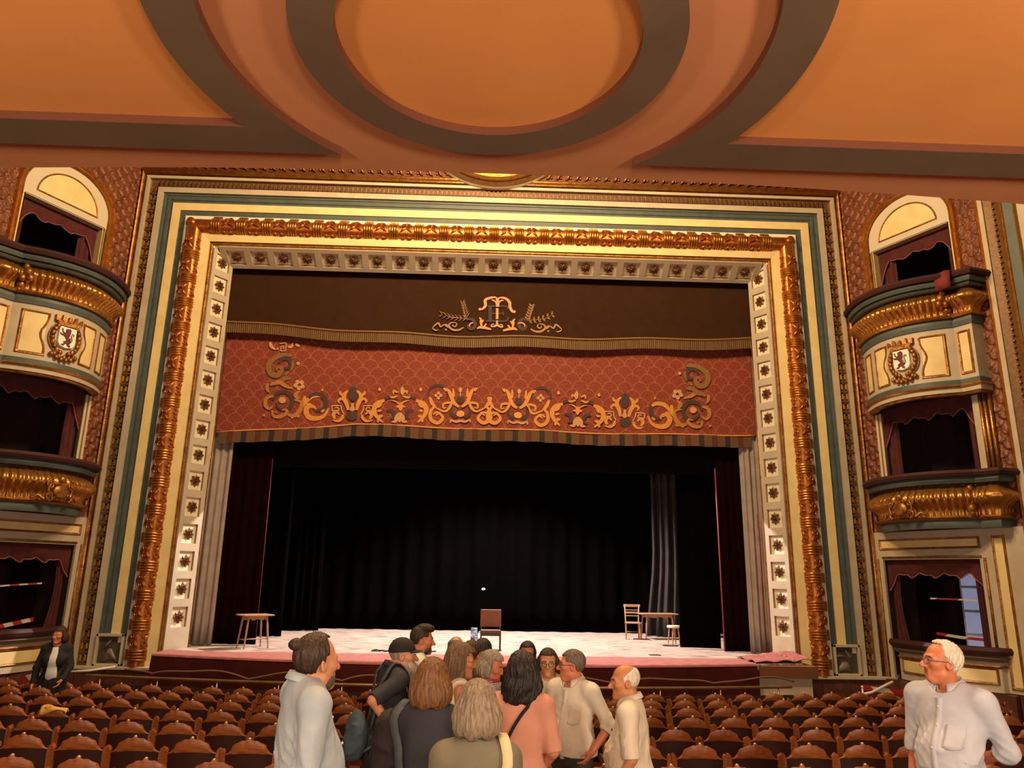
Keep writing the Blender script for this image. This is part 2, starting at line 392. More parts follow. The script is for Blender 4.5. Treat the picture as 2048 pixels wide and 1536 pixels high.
# framed relief panels at the foot of the bands
for sd, nm in ((-1, 'left'), (1, 'right')):
    t = thing('relief_panel', f'grey framed picture panel with a white tag at the {nm} foot of the frame', 'panel', group='picture panels')
    x0, x1 = sorted((sd*(OB+0.68), sd*(OB+1.30))); z0, z1 = ZP, 0.33
    mb = MB()
    for a, b, c, d in ((x0, x1, z1-0.06, z1), (x0, x1, z0, z0+0.05), (x0, x0+0.05, z0, z1), (x1-0.05, x1, z0, z1)): mb.box(a, b, -0.16, -0.02, c, d)
    mb.build('panel_frame', CREAM, t, bevel=0.008)
    mb = MB(); mb.box(x0+0.04, x1-0.04, -0.075, -0.03, z0+0.04, z1-0.05)
    mb.build('panel_back', mat('panel_grey', (0.075, 0.07, 0.055), 0.35, 0, (0.05, 0.045, 0.036), 5), t)
    mb = MB(); cx = (x0+x1)/2
    def pp(a, b, d): return (cx+a*0.30*1.0, d, (z0+z1)/2+b*0.34)
    if sd < 0:
        mb.prism([(-0.45, -0.75), (-0.2, -0.15), (-0.05, 0.1), (0.15, 0.05), (0.5, -0.45), (0.75, -0.8), (0.45, -0.62), (0.1, -0.6), (-0.2, -0.7)], -0.075, -0.10, pp, 0.02)
        mb.tube([pp(-0.3, 0.15, -0.09), pp(-0.2, 0.35, -0.095), pp(0.1, 0.65, -0.09)], [0.03, 0.026, 0.012], 6)
    else:
        mb.prism([(-0.75, -0.8), (-0.68, -0.5), (-0.35, -0.12), (0.05, -0.12), (0.25, -0.4), (0.25, -0.8), (0.0, -0.66), (-0.4, -0.68)], -0.075, -0.10, pp, 0.02)
        mb.prism([(-0.85, 0.30), (-0.55, 0.36), (-0.25, 0.30), (-0.05, 0.12), (-0.35, 0.20), (-0.7, 0.16)], -0.075, -0.095, pp, 0.012)
        mb.prism([(-0.15, 0.72), (0.05, 0.62), (0.3, 0.25), (0.33, 0.0), (0.2, 0.2), (-0.05, 0.5)], -0.075, -0.105, pp, 0.015)
    mb.build('relief_figure', mat('relief_grey', (0.22, 0.185, 0.14), 0.5, 0, (0.13, 0.11, 0.08), 8), t, True)
    mb = MB(); tx = x1-0.155
    mb.box(tx, tx+0.095, -0.083, -0.077, z1-0.19, z1-0.075); mb.build('paper_tag', mat('paper', (0.8, 0.72, 0.58), 0.7), t)
# wave frieze over the frame and the round medallion at the crown
fr = thing('wave_frieze', 'narrow gilded wave frieze running above the proscenium frame', 'frieze')
mb = MB(); mb.box(-9.3, 9.3, -0.10, 0.39, 12.14, 12.9); mb.build('frieze_ground', mat('frieze_brown', (0.15, 0.05, 0.022), 0.45, 0.3, (0.09, 0.03, 0.012), 9), fr)
mb = MB(); mb.tube([(-9.42, -0.14, 12.10), (9.42, -0.14, 12.10)], 0.05, 8); mb.tube([(-9.42, -0.12, 12.02), (9.42, -0.12, 12.02)], 0.03, 8); mb.build('lower_gilt_rod', GOLD, fr, True)
mb = MB(); mb.box(-9.4, 9.4, -0.05, 0.39, 11.93, 12.0); mb.build('blue_fillet', BLUE, fr)
mb = MB(); x = -9.2
while x < 9.2:
    s = 1 if x < 0 else -1
    mb.tube([(x-s*0.12, -0.11, 12.58), (x-s*0.05, -0.17, 12.50), (x+s*0.03, -0.18, 12.38), (x+s*0.11, -0.15, 12.24), (x+s*0.16, -0.11, 12.2)], [0.012, 0.04, 0.045, 0.035, 0.012], 6)
    mb.blob((x+s*0.02, -0.13, 12.26), (0.035, 0.04, 0.035), 6, 4); mb.blob((x+s*0.10, -0.13, 12.5), (0.03, 0.04, 0.03), 6, 4)
    x += 0.262
t = mb.build('waves', GOLDD, fr, True); t['kind'] = 'stuff'
med = thing('round_medallion', 'gilded ringed medallion over the centre of the proscenium, cut by the gallery edge', 'medallion')
MC = (0.0, 14.15)
for nm, r0, r1, hh, m_ in (('outer_white_ring', 2.30, 2.26, 0.05, WHITE), ('dark_ring', 2.26, 2.12, 0.10, ENGR), ('gilt_ring', 2.12, 2.00, 0.20, GOLDL), ('inner_gilt_disc', 2.00, 1.7, 0.12, GOLD)):
    mb = MB(); n = 72; prof = [(r0, -0.1), (r0, -0.1-hh), ((r0+r1)/2, -0.16-hh), (r1, -0.1-hh), (r1, -0.1)]
    vs = [(MC[0]+r*math.cos(2*PI*k/n), y-0.03, MC[1]+r*math.sin(2*PI*k/n)) for r, y in prof for k in range(n)]
    mb.add(vs, [(i*n+k, i*n+(k+1) % n, (i+1)*n+(k+1) % n, (i+1)*n+k) for i in range(4) for k in range(n)])
    mb.build(nm, m_, med, True, 40)
mb = MB(); mb.lathe([(1.7, 0.0), (1.7, -0.02), (0.3, -0.06)], (MC[0], -0.12, MC[1]), 48, 'y'); mb.build('disc', GOLDD, med, True)

# ------------------------------------------------------------------ splayed side walls
PHI = math.radians(27.0); SN, CS = math.sin(PHI), math.cos(PHI)
def WM(sd):
    return lambda u, z, n=0.0: (sd*(9.45+u*SN) - sd*n*CS, -u*CS - n*SN, z)
def scale_h(u, z):
    # overlapping fish scales in plaster
    best = 0.0; H, Wd = 0.165, 0.30
    for r in (math.floor(z/H)+1, math.floor(z/H)+2):
        top = r*H; off = 0.5*Wd*(r % 2)
        k = math.floor((u-off)/Wd+0.5); a = (u-off-k*Wd)/(Wd/2)
        v = (top-z)/(1.55*H)
        edge = math.sqrt(max(0.0, 1-a*a))**0.9
        if 0 <= v <= edge*1.02:
            h = 0.004+0.060*v*(1-0.45*a*a) - 0.020*math.exp(-(a/0.12)**2)*v + 0.008*math.sin(u*37+z*29)*v
            best = max(best, h)
    return best
HOLES = ((0.72, 2.95, 8.15, 10.2), (0.5, 3.0, 3.9, 6.0))
for sd, nm in ((-1, 'left'), (1, 'right')):
    f = WM(sd); du = 0.022; dz = 0.019
    us = np.arange(0.0, 3.56, du); zs_ = np.arange(2.85, 12.9, dz)
    mb = MB(); U, Zn = len(us), len(zs_)
    for z in zs_:
        for u in us: mb.v.append(f(u, z, scale_h(u, z)))
    for j in range(Zn-1):
        zc = zs_[j]+dz/2
        hs = [h for h in HOLES if h[2] < zc < h[3]]
        for i in range(U-1):
            uc = us[i]+du/2
            if any(h[0] < uc < h[1] for h in hs): continue
            if 10.1 < zc < 11.3 and ((uc-1.835)/1.17)**2+((zc-10.30)/0.99)**2 < 1: continue
            if 10.1 < zc <= 10.35 and 0.72 < uc < 2.95: continue
            mb.f.append((j*U+i, j*U+i+1, (j+1)*U+i+1, (j+1)*U+i)); mb.m.append(0)
    me = bpy.data.meshes.new('wall'); me.from_pydata(mb.v, [], mb.f); me.materials.append(SCALEW)
    me.polygons.foreach_set('use_smooth', [True]*len(me.polygons))
    wl = link('wall_'+nm, me); tag(wl, f'reddish brown fish-scale plaster wall on the {nm} of the stage', kind='structure')
    mb = MB()
    for a, b, c, d in ((3.5, 9.5, -1.4, 13), (-0.1, 0.28, -1.4, 2.9), (2.55, 3.55, -1.4, 2.9)):
        mb.add([f(a, c, -0.02), f(b, c, -0.02), f(b, d, -0.02), f(a, d, -0.02)], [(0, 1, 2, 3)])
    mb.build('plain_face', PLAINW, wl)
    # near pilaster: gilt edge, beaded band, blue strip and a cream field
    pl = MB(); 
    def strip(u0, u1, n0, n1, m, name, z0=-0.37, z1=12.9):
        q = MB(); vs = [f(u, z, n) for z in (z0, z1) for (u, n) in ((u0, -0.05), (u0, n0), ((u0+u1)/2, n1), (u1, n0), (u1, -0.05))]
        q.add(vs, [(i, i+1, 6+i, 5+i) for i in range(4)]); return q.build(name, m, pt)
    pt = thing('wall_pilaster', f'tall gilt and blue pilaster strip on the {nm} hall wall', 'pilaster', group='wall pilasters')
    strip(3.50, 3.56, 0.06, 0.11, GOLD, 'gilt_edge'); strip(3.56, 3.66, 0.06, 0.06, CREAM, 'cream_strip'); strip(3.66, 3.98, 0.02, -0.02, ENGR, 'beaded_cove')
    strip(3.98, 4.05, 0.06, 0.10, GOLD, 'gilt_edge'); strip(4.05, 4.26, 0.03, 0.03, BLUE, 'blue_strip'); strip(4.26, 4.34, 0.06, 0.1, GOLDL, 'gilt_edge'); strip(4.34, 6.0, 0.04, 0.04, CREAM, 'cream_field')
    q = MB(); z = 2.0
    while z < 11: q.blob(f(3.86, z, 0.03), (0.03, 0.03, 0.03), 6, 4); z += 0.13
    t = q.build('beads', GOLD, pt, True); t['kind'] = 'stuff'

# ------------------------------------------------------------------ theatre boxes on the splayed walls
def bow_path(sc=1.0, n=44):
    P = [(0.40, -0.03)]
    for i in range(n+1):
        t = i/n; P.append((0.45+2.35*t, sc*(0.25+0.2*t+4*0.52*t*(1-t))))
    P += [(2.86, 0.40*sc), (3.25, 0.40*sc), (3.28, -0.03)]
    return P
def bow_n(u, sc=1.0):
    t = (u-0.45)/2.35
    if t < 0: return 0.0
    if t <= 1: return sc*(0.25+0.2*t+4*0.52*t*(1-t))
    return 0.40*sc if u <= 3.25 else 0.0
def path_normals(P):
    N = []
    for i in range(len(P)):
        a = P[max(i-1, 0)]; b = P[min(i+1, len(P)-1)]; d = (b[0]-a[0], b[1]-a[1]); L = math.hypot(*d) or 1
        N.append((-d[1]/L, d[0]/L))
    return N
BP = bow_path(); BN = path_normals(BP)
def resample(P, step):
    out = [P[0]]; acc = 0.0
    for a, b in zip(P[:-1], P[1:]):
        L = math.hypot(b[0]-a[0], b[1]-a[1]); k = max(1, int(L/step))
        for i in range(1, k+1): out.append((a[0]+(b[0]-a[0])*i/k, a[1]+(b[1]-a[1])*i/k))
    return out
def sweep(mb, f, prof, P=None, N=None, closed=True):
    P = P or BP; N = N or path_normals(P); n = len(prof); k0 = len(mb.v)
    for (u, nn), (nu, nv) in zip(P, N):
        for d, z in prof: mb.v.append(f(u+nu*d, z, nn+nv*d))
    for i in range(len(P)-1):
        for j in range(n if closed else n-1):
            a = k0+i*n+j; b = k0+i*n+(j+1) % n; mb.f.append((a, b, b+n, a+n)); mb.m.append(mb.cm)
def band(f, name, z0, z1, d0, d1, m, parent, smooth=False):
    mb = MB(); sweep(mb, f, [(-0.12, z0), (d0, z0), (d1, (z0+z1)/2), (d0, z1), (-0.12, z1)]); return mb.build(name, m, parent, smooth, 40 if smooth else None)
GAD = resample(BP, 0.016); GADN = path_normals(resample(bow_path(), 0.016))
def smoothN(N, k=4):
    out = []
    for i in range(len(N)):
        s = [N[j] for j in range(max(0, i-k), min(len(N), i+k+1))]; a = sum(q[0] for q in s); b = sum(q[1] for q in s); L = math.hypot(a, b) or 1; out.append((a/L, b/L))
    return out
GADN = smoothN(GADN)
def gadroon(f, z0, z1, parent, name):
    # bombe frieze of vertical flutes with scalloped heads
    H = z1-z0; mb = MB(); ks = 13; s = 0.0; k0 = 0; prevp = GAD[0]
    S = [0.0]
    for a, b in zip(GAD[:-1], GAD[1:]): S.append(S[-1]+math.hypot(b[0]-a[0], b[1]-a[1]))
    pitch = 0.125
    for (u, nn), (nu, nv), s in zip(GAD, GADN, S):
        fl = abs(math.sin(PI*s/pitch)); 
        for k in range(ks):
            t = k/(ks-1)
            base = 0.03 + 0.22*math.sin(PI*min(1, (1-t)*1.25))**1.3*(1 if t > 0.05 else 0.6)
            if t > 0.55: base *= 0.62+0.38*(1-t)/0.45
            d = base+0.050*fl*(0.35+0.65*math.sin(PI*min(0.98, t+0.1)))
            z = z0+H*t - (0.035*(1-fl) if k == ks-1 else 0)
            mb.v.append(f(u+nu*d, z, nn+nv*d))
    for i in range(len(GAD)-1):
        for k in range(ks-1): mb.f.append((i*ks+k, i*ks+k+1, (i+1)*ks+k+1, (i+1)*ks+k)); mb.m.append(0)
    return mb.build(name, GOLD, parent, True)
def onbow(f): return lambda u, z, d: f(u, z, bow_n(u)+d)
def densify(poly, step=0.08):
    out = []
    for i, a in enumerate(poly):
        b = poly[(i+1) % len(poly)]; L = math.hypot(b[0]-a[0], b[1]-a[1]); k = max(1, int(L/step))
        for j in range(k): out.append((a[0]+(b[0]-a[0])*j/k, a[1]+(b[1]-a[1])*j/k))
    return out
def offset_poly(poly, d):
    # inward offset of a simple polygon (counter-clockwise or clockwise)
    A = sum(poly[i][0]*poly[(i+1) % len(poly)][1]-poly[(i+1) % len(poly)][0]*poly[i][1] for i in range(len(poly)))
    sg = 1 if A > 0 else -1; n = len(poly); out = []
    for i in range(n):
        p, a, b = poly[i], poly[i-1], poly[(i+1) % n]
        def nr(a, b): L = math.hypot(b[0]-a[0], b[1]-a[1]) or 1; return (-(b[1]-a[1])/L*sg, (b[0]-a[0])/L*sg)
        n1, n2 = nr(a, p), nr(p, b); mx, my = n1[0]+n2[0], n1[1]+n2[1]; L2 = max(0.5, (mx*mx+my*my)/2)
        out.append((p[0]+mx*d/L2, p[1]+my*d/L2))
    return out
def framed_panel(fn, poly, parent, base=0.0, wdt=0.055, inner=YELLOW):
    # gilt moulding around a recessed field
    p0 = densify(poly); q1 = offset_poly(p0, wdt*0.5); q2 = offset_poly(p0, wdt); n = len(p0)
    mb = MB(); vs = [fn(a, b, base-0.005) for a, b in p0]+[fn(a, b, base+0.028) for a, b in offset_poly(p0, wdt*0.22)]+[fn(a, b, base+0.028) for a, b in q1]+[fn(a, b, base+0.004) for a, b in q2]
    mb.add(vs, [(r*n+i, r*n+(i+1) % n, (r+1)*n+(i+1) % n, (r+1)*n+i) for r in range(3) for i in range(n)])
    mb.build('panel_moulding', GOLDD, parent, True, 60)
    mb = MB(); q3 = offset_poly(p0, wdt*1.05); cu = sum(a for a, b in q3)/n; cz = sum(b for a, b in q3)/n
    u0_, u1_ = min(a for a, b in q3), max(a for a, b in q3); cols = []; NC = 28
    for i in range(NC+1):
        u = u0_+(u1_-u0_)*(0.002+0.996*i/NC); zz = []
        for k in range(n):
            (a1, b1), (a2, b2) = q3[k], q3[(k+1) % n]
            if (a1-u)*(a2-u) <= 0 and abs(a2-a1) > 1e-9: zz.append(b1+(b2-b1)*(u-a1)/(a2-a1))
        if len(zz) >= 2: cols.append((u, min(zz), max(zz)))
    vs = []
    for u, za, zb_ in cols: vs += [fn(u, za, base+0.008), fn(u, zb_, base+0.008)]
    mb.add(vs, [(2*i, 2*i+2, 2*i+3, 2*i+1) for i in range(len(cols)-1)]); mb.build('panel_field', inner, parent)
def scalloped(f, u0, u1, z1, drop, n, parent, name, m, nscal=3, seed=0, side=0.0, trim=True):
    # flat valance with a scalloped lower edge and a pale braid
    mb = MB(); K = 60; low = []
    for i in range(K+1):
        t = i/K; ph = (t*nscal) % 1
        lowz = z1-drop*(1.0-0.22*abs(math.sin(PI*t*nscal))+0.10*math.sin(2*PI*t*nscal*2)*0.5)
        if side: lowz -= side*max(0, (t-0.86)/0.14)**1.3 + side*max(0, (0.14-t)/0.14)**1.3
        low.append((u0+(u1-u0)*t, lowz))
    for i, (u, lz) in enumerate(low):
        for k in range(5):
            z = z1+(lz-z1)*k/4; mb.v.append(f(u, z, n+0.02*math.sin(u*21+seed)*(k/4)))
    for i in range(K):
        for k in range(4): mb.f.append((i*5+k, (i+1)*5+k, (i+1)*5+k+1, i*5+k+1)); mb.m.append(0)
    o = mb.build(name, m, parent, True)
    s = o.modifiers.new('solid', 'SOLIDIFY'); s.thickness = 0.012
    if trim:
        mb = MB(); mb.tube([f(u, z+0.01, n+0.02*math.sin(u*21+seed)+0.012) for u, z in low], 0.014, 5)
        mb.build('braid', mat('valance_braid', (0.30, 0.085, 0.06), 0.8), o)
    return o
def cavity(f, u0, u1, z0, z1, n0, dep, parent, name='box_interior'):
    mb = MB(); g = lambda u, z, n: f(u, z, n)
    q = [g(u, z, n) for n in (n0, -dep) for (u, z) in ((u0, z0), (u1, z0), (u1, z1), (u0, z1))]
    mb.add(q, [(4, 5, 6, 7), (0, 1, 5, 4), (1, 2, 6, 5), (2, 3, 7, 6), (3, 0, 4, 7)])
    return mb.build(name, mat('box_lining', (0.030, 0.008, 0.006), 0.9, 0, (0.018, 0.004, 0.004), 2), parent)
LION = [(505, 545), (525, 540), (535, 590), (570, 620), (585, 590), (580, 545), (610, 535), (650, 525), (672, 560), (665, 640), (645, 690), (665, 745), (690, 775), (680, 800), (640, 800), (690, 830), (690, 862), (650, 850), (620, 800), (600, 812), (572, 852), (525, 838), (575, 810), (565, 775), (618, 745), (590, 700), (560, 670), (500, 662), (485, 625), (520, 640), (560, 640), (522, 600)]
LTAIL = [(665, 690), (695, 775), (712, 730), (690, 650), (705, 608), (735, 612), (728, 650)]
SHW = mat('shield_white', (0.86, 0.84, 0.76), 0.45); LRED = mat('lion_red', (0.11, 0.008, 0.010), 0.5)
SILL = mat('rail_velvet', (0.045, 0.008, 0.008), 0.7)
for sd, nm in ((-1, 'left'), (1, 'right')):
    f = WM(sd); fb = onbow(f)
    # ---- upper box
    A = thing('upper_theatre_box', f'upper theatre box with arched head and lion shield, {nm} of the stage', 'theatre box', group='theatre boxes')
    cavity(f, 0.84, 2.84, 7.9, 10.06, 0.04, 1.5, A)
    # arched surround
    uc, hw, zsp = 1.835, 1.0, 10.30; rise = 0.80
    def archp(w, r_, zfoot=8.2, n=24):
        return [(uc-w, zfoot)]+[(uc-w*math.cos(PI*i/n), zsp+r_*math.sin(PI*i/n)) for i in range(n+1)]+[(uc+w, zfoot)]
    for name, w0, r0, w1, r1, d0, d1, m_ in (('arch_gilt_roll', 1.235, 1.06, 1.17, 0.995, 0.03, 0.10, GOLD), ('arch_gilt_fillet', 1.165, 0.99, 1.10, 0.925, 0.05, 0.085, GOLDL), ('arch_gilt_inner', 1.10, 0.925, 1.045, 0.87, 0.02, 0.05, GOLDD)):
        a, b = archp(w0, r0), archp(w1, r1); c = [((p[0]+q[0])/2, (p[1]+q[1])/2) for p, q in zip(a, b)]
        mb = MB(); n = len(a); vs = [f(u, z, 0) for u, z in a]+[f(u, z, d0) for u, z in a]+[f(u, z, d1) for u, z in c]+[f(u, z, d0) for u, z in b]+[f(u, z, -0.1) for u, z in b]
        mb.add(vs, [(r*n+i, r*n+i+1, (r+1)*n+i+1, (r+1)*n+i) for r in range(4) for i in range(n-1)]); mb.build(name, m_, A, True, 60)
    mb = MB(); tp = [(uc-1.05, 10.04)]+[(uc-1.05*math.cos(PI*i/24), zsp+0.875*math.sin(PI*i/24)) for i in range(25)]+[(uc+1.05, 10.04)]
    mb.prism(tp, -0.2, 0.02, lambda a, b, d: f(a, b, d)); mb.build('tympanum', WHITE if False else mat('tympanum_cream', (0.60, 0.54, 0.42), 0.55), A)
    lun = [(uc-0.78*math.cos(PI*i/24), 10.22+0.74*math.sin(PI*i/24)) for i in range(25)]
    framed_panel(lambda a, b, d: f(a, b, d), lun, A, 0.02, 0.04)
    # jamb lining, valance and side drapes
    mb = MB(); mb.box(0.80, 0.86, -0.30, 0.0, 8.3, 10.06, lambda a, b, c: f(a, c, b)); mb.box(2.82, 2.88, -0.30, 0.0, 8.3, 10.06, lambda a, b, c: f(a, c, b)); mb.build('jamb', YELLOW, A)
    scalloped(f, 0.87, 2.82, 10.05, 0.42, -0.20, A, 'valance', MAROON, 3, side=0.5)
    mb = MB(); mb.grid(lambda a, b: f(0.88+0.42*a, 7.95+2.05*b, -0.25-0.04*math.sin(a*16)), 16, 2); mb.build('side_drape', MAROON, A, True)
    mb = MB(); mb.grid(lambda a, b: f(2.62+0.2*a, 7.95+2.05*b, -0.25-0.04*math.sin(a*12)), 12, 2); mb.build('side_drape', MAROON, A, True)
    # balcony front, from the rail down
    band(f, 'rail', 8.40, 8.54, 0.34, 0.38, SILL, A, True)
    band(f, 'upper_blue_band', 8.27, 8.40, 0.26, 0.29, BLUE, A); band(f, 'blue_moulding', 8.19, 8.27, 0.18, 0.22, BLUE, A, True)
    gadroon(f, 7.62, 8.20, A, 'gadrooned_frieze')
    band(f, 'gilt_rod', 7.54, 7.63, 0.10, 0.14, GOLD, A, True)
    band(f, 'lower_blue_band', 7.34, 7.54, 0.03, 0.05, BLUE, A)
    mb = MB(); sweep(mb, f, [(-0.05, 6.10), (0.0, 6.10), (0.0, 7.34), (-0.05, 7.34)]); mb.build('armorial_panel', CREAM, A)
    band(f, 'base_blue_band', 6.00, 6.12, 0.03, 0.03, BLUE, A)
    band(f, 'base_gilt_rod', 5.94, 6.01, 0.05, 0.08, GOLD, A, True); band(f, 'base_cream_band', 5.84, 5.95, 0.02, 0.02, CREAM, A); band(f, 'base_gilt_line', 5.78, 5.84, -0.02, 0.0, GOLDD, A, True)
    # far end scroll and centre clasp of the frieze
    mb = MB(); pts = spiral((0.52, 7.72), 0.26, 0.03, 1.5, 1.5+6.5, 26)
    mb.tube([f(0.40+0.02*i/26, z, (u-0.52)+0.30) for i, (u, z) in enumerate(pts)], [0.06*(1-0.6*i/26) for i in range(27)], 7)
    mb.tube([f(0.44, 8.2, 0.30), f(0.43, 8.05, 0.36), f(0.42, 7.95, 0.42)], [0.05, 0.06, 0.055], 7); mb.build('end_scroll', GOLDD, A, True)
    mb = MB()
    for k, (du_, z, r) in enumerate(((0, 8.12, 0.07), (0, 7.98, 0.09), (-0.05, 7.86, 0.08), (0.06, 7.84, 0.08), (0, 7.72, 0.1), (0.02, 7.6, 0.07))): mb.blob((2.83+du_, 0.52+0.12*math.sin(k), z), (r, r, r*1.1), 7, 5, fn=lambda a, b, c: f(a, c, b+0.1))
    mb.build('acanthus_clasp', GOLDD, A, True)
    # framed panels
    def pan(u0, u1, z0, z1, cv):
        # cv: -1 bite out of the low-u edge, +1 out of the high-u edge, 0 plain
        P = []
        def edge(u, za, zb_, s):
            r = []; 
            for i in range(13):
                t = i/12; z = za+(zb_-za)*t; k = math.exp(-((t-0.5)/0.21)**2)
                r.append((u+s*0.11*k, z))
            return r
        lowe = edge(u0, z1, z0, 1) if cv < 0 else [(u0, z1), (u0, z0)]
        hie = edge(u1, z0, z1, -1) if cv > 0 else [(u1, z0), (u1, z1)]
        return lowe+hie
    framed_panel(fb, pan(1.08, 1.50, 6.22, 7.20, 1), A); framed_panel(fb, pan(2.22, 2.72, 6.22, 7.22, -1), A)
    framed_panel(lambda a, b, d: f(a, b, 0.40+d), pan(2.89, 3.19, 6.22, 7.22, 0), A); framed_panel(fb, pan(0.58, 0.92, 6.22, 7.20, 0), A)
    # coat of arms
    su, sz, sw, sh = 1.87, 6.74, 0.185, 0.235
    mb = MB(); shp = [(-1, 1), (1, 1), (1, -0.55), (0.75, -0.9), (0, -1.05), (-0.75, -0.9), (-1, -0.55)]
    mb.prism([(su+a*sw, sz+b*sh) for a, b in shp], 0.0, 0.075, fb); shield = mb.build('shield', SHW, A, bevel=0.008)
    tog = -1 if sd < 0 else 1       # image right runs against u on the left wall
    L2 = [(su+tog*(x-630)/150*sw*0.98, sz+(690-y)/190*sh) for x, y in LION]
    mb = MB(); mb.prism(L2, 0.07, 0.088, fb)
    mb.tube([fb(su+tog*(x-630)/150*sw*0.98, sz+(690-y)/190*sh, 0.082) for x, y in LTAIL], 0.0085, 5); mb.build('lion', LRED, shield)
    mb = MB()
    for s in (-1, 1):
        for k in range(9):
            q = -1.25+k*0.29; rr_ = 0.29
            mb.blob((su+s*rr_*math.cos(q), 0.05, sz-0.02+0.36*math.sin(q)), (0.055, 0.05, 0.055+0.02*(k % 2)), 6, 4, fn=lambda a, b, c: fb(a, c, b))
        mb.tube([fb(su+s*(0.35)*math.cos(q), sz-0.02+0.40*math.sin(q), 0.03) for q in [-1.4+2.5*i/12 for i in range(13)]], 0.017, 6)
    mb.build('wreath', GOLDD, A, True)
    mb = MB()
    mb.prism([(su-0.22, sz+0.25), (su+0.22, sz+0.25), (su+0.26, sz+0.35), (su-0.26, sz+0.35)], 0.0, 0.10, fb, 0.0)
    for k in range(5):
        a = -0.24+0.12*k; mb.prism([(su+a-0.05, sz+0.34), (su+a+0.05, sz+0.34), (su+a*1.15+0.015, sz+0.47+0.02*(k % 2)), (su+a*1.15-0.015, sz+0.47+0.02*(k % 2))], 0.0, 0.09, fb)
    mb.build('crown', GOLDD, A)
    mb = MB()
    for k in range(11):
        a = -0.26+0.052*k; mb.blob((su+a, 0.05, sz-0.40-0.12*(1-(a/0.3)**2)+0.05*(k % 2)), (0.05, 0.055, 0.06), 6, 4, fn=lambda p, q, r: fb(p, r, q))
    mb.build('foliage', GOLDD, A, True)
    # ---- middle box
    B = thing('middle_theatre_box', f'middle theatre box with open front over a gilded balcony, {nm} of the stage', 'theatre box', group='theatre boxes')
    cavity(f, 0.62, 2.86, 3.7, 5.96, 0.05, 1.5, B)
    mb = MB()
    for a, b in ((0.46, 0.52), (0.56, 0.62)): mb.box(a, b, -0.05, 0.07, 3.9, 5.80, lambda p, q, r: f(p, r, q))
    mb.build('far_jamb', mat('jamb_pale', (0.62, 0.5, 0.32), 0.5), B, bevel=0.01)
    mb = MB(); mb.box(2.86, 3.0, -0.05, 0.12, 3.9, 5.80, lambda p, q, r: f(p, r, q)); mb.build('near_jamb', CREAM, B, bevel=0.01)
    mb = MB()
    for a in (3.03, 3.12, 3.22): mb.tube([f(a, 3.9, 0.10), f(a, 5.80, 0.10)], 0.04, 8)
    mb.build('gilt_reeds', GOLD, B, True)
    scalloped(f, 0.60, 2.88, 5.96, 0.52, -0.04, B, 'valance', MAROON, 4, 1.0, side=0.55)
    for a0, a1 in ((0.64, 0.92), (2.62, 2.86)):
        mb = MB(); mb.grid(lambda a, b: f(a0+(a1-a0)*a, 3.8+2.1*b, -0.10-0.03*math.sin(a*14)), 14, 2); mb.build('side_drape', MAROON, B, True)
    band(f, 'rail', 3.97, 4.10, 0.30, 0.34, SILL, B, True); band(f, 'upper_blue_band', 3.83, 3.97, 0.20, 0.24, BLUE, B, True)
    gadroon(f, 3.16, 3.83, B, 'gadrooned_frieze')
    band(f, 'gilt_rod', 3.08, 3.16, 0.08, 0.12, GOLDD, B, True); band(f, 'lower_blue_band', 2.90, 3.08, 0.02, 0.05, BLUE, B, True)
    mb = MB()
    ccu, ccz = 1.55, 3.36
    mb.blob((ccu, 0.27, ccz-0.02), (0.20, 0.06, 0.15), 12, 8, fn=lambda a, b, c: fb(a, c, b))
    for s in (-1, 1):
        for pts_, r_ in ((spiral((ccu+s*0.23, ccz+0.11), 0.12, 0.02, PI/2, PI/2-s*5.2, 16), 0.036), (spiral((ccu+s*0.22, ccz-0.12), 0.11, 0.02, -PI/2, -PI/2+s*5.2, 16), 0.034)):
            mb.tube([fb(a, b, 0.26) for a, b in pts_], [r_*(1-0.5*i/16) for i in range(17)], 6)
        mb.tube([fb(ccu+s*(0.24+0.05*math.sin(PI*i/6)), ccz-0.14+0.28*i/6, 0.27) for i in range(7)], 0.03, 6)
    for s in (-1, 1):
        mb.tube([fb(ccu+s*(0.26+0.30*i/8), ccz-0.16-0.04*math.sin(i), 0.22-0.005*i) for i in range(9)], [0.05*(1-0.09*i) for i in range(9)], 6)
    mb.blob((ccu, 0.26, ccz+0.24), (0.09, 0.06, 0.08), 8, 5, fn=lambda a, b, c: fb(a, c, b)); mb.build('cartouche', GOLDD, B, True)
    mb = MB(); pts = spiral((0.5, 3.25), 0.24, 0.03, 1.5, 8.0, 26)
    mb.tube([f(0.40, z, (u-0.5)+0.28) for u, z in pts], [0.055*(1-0.6*i/26) for i in range(27)], 7); mb.build('end_scroll', GOLDD, B, True)
    mb = MB()
    for k, (z, r) in enumerate(((3.72, 0.07), (3.58, 0.09), (3.44, 0.08), (3.30, 0.1), (3.2, 0.07))): mb.blob((2.83, 0.60, z), (r, r, r*1.1), 7, 5, fn=lambda a, b, c: f(a, c, b))
    mb.build('acanthus_clasp', GOLDD, B, True)
    # ---- ground box
    G = thing('ground_theatre_box', f'ground theatre box with cream panelled front and maroon drapes, {nm} of the stage', 'theatre box', group='theatre boxes')
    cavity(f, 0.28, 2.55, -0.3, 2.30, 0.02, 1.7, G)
    fw = lambda a, b, d: f(a, b, d)
    mb = MB()
    for u0, u1, z0, z1 in ((0.02, 0.28, -0.37, 2.92), (2.55, 3.5, -0.37, 2.92), (0.28, 2.55, 2.28, 2.92)): mb.box(u0, u1, -0.1, 0.09, z0, z1, lambda p, q, r: f(p, r, q))
    mb.build('cream_surround', CREAM, G)
    framed_panel(fw, [(0.22, 2.50), (2.60, 2.50), (2.60, 2.76), (0.22, 2.76)], G, 0.09, 0.05)
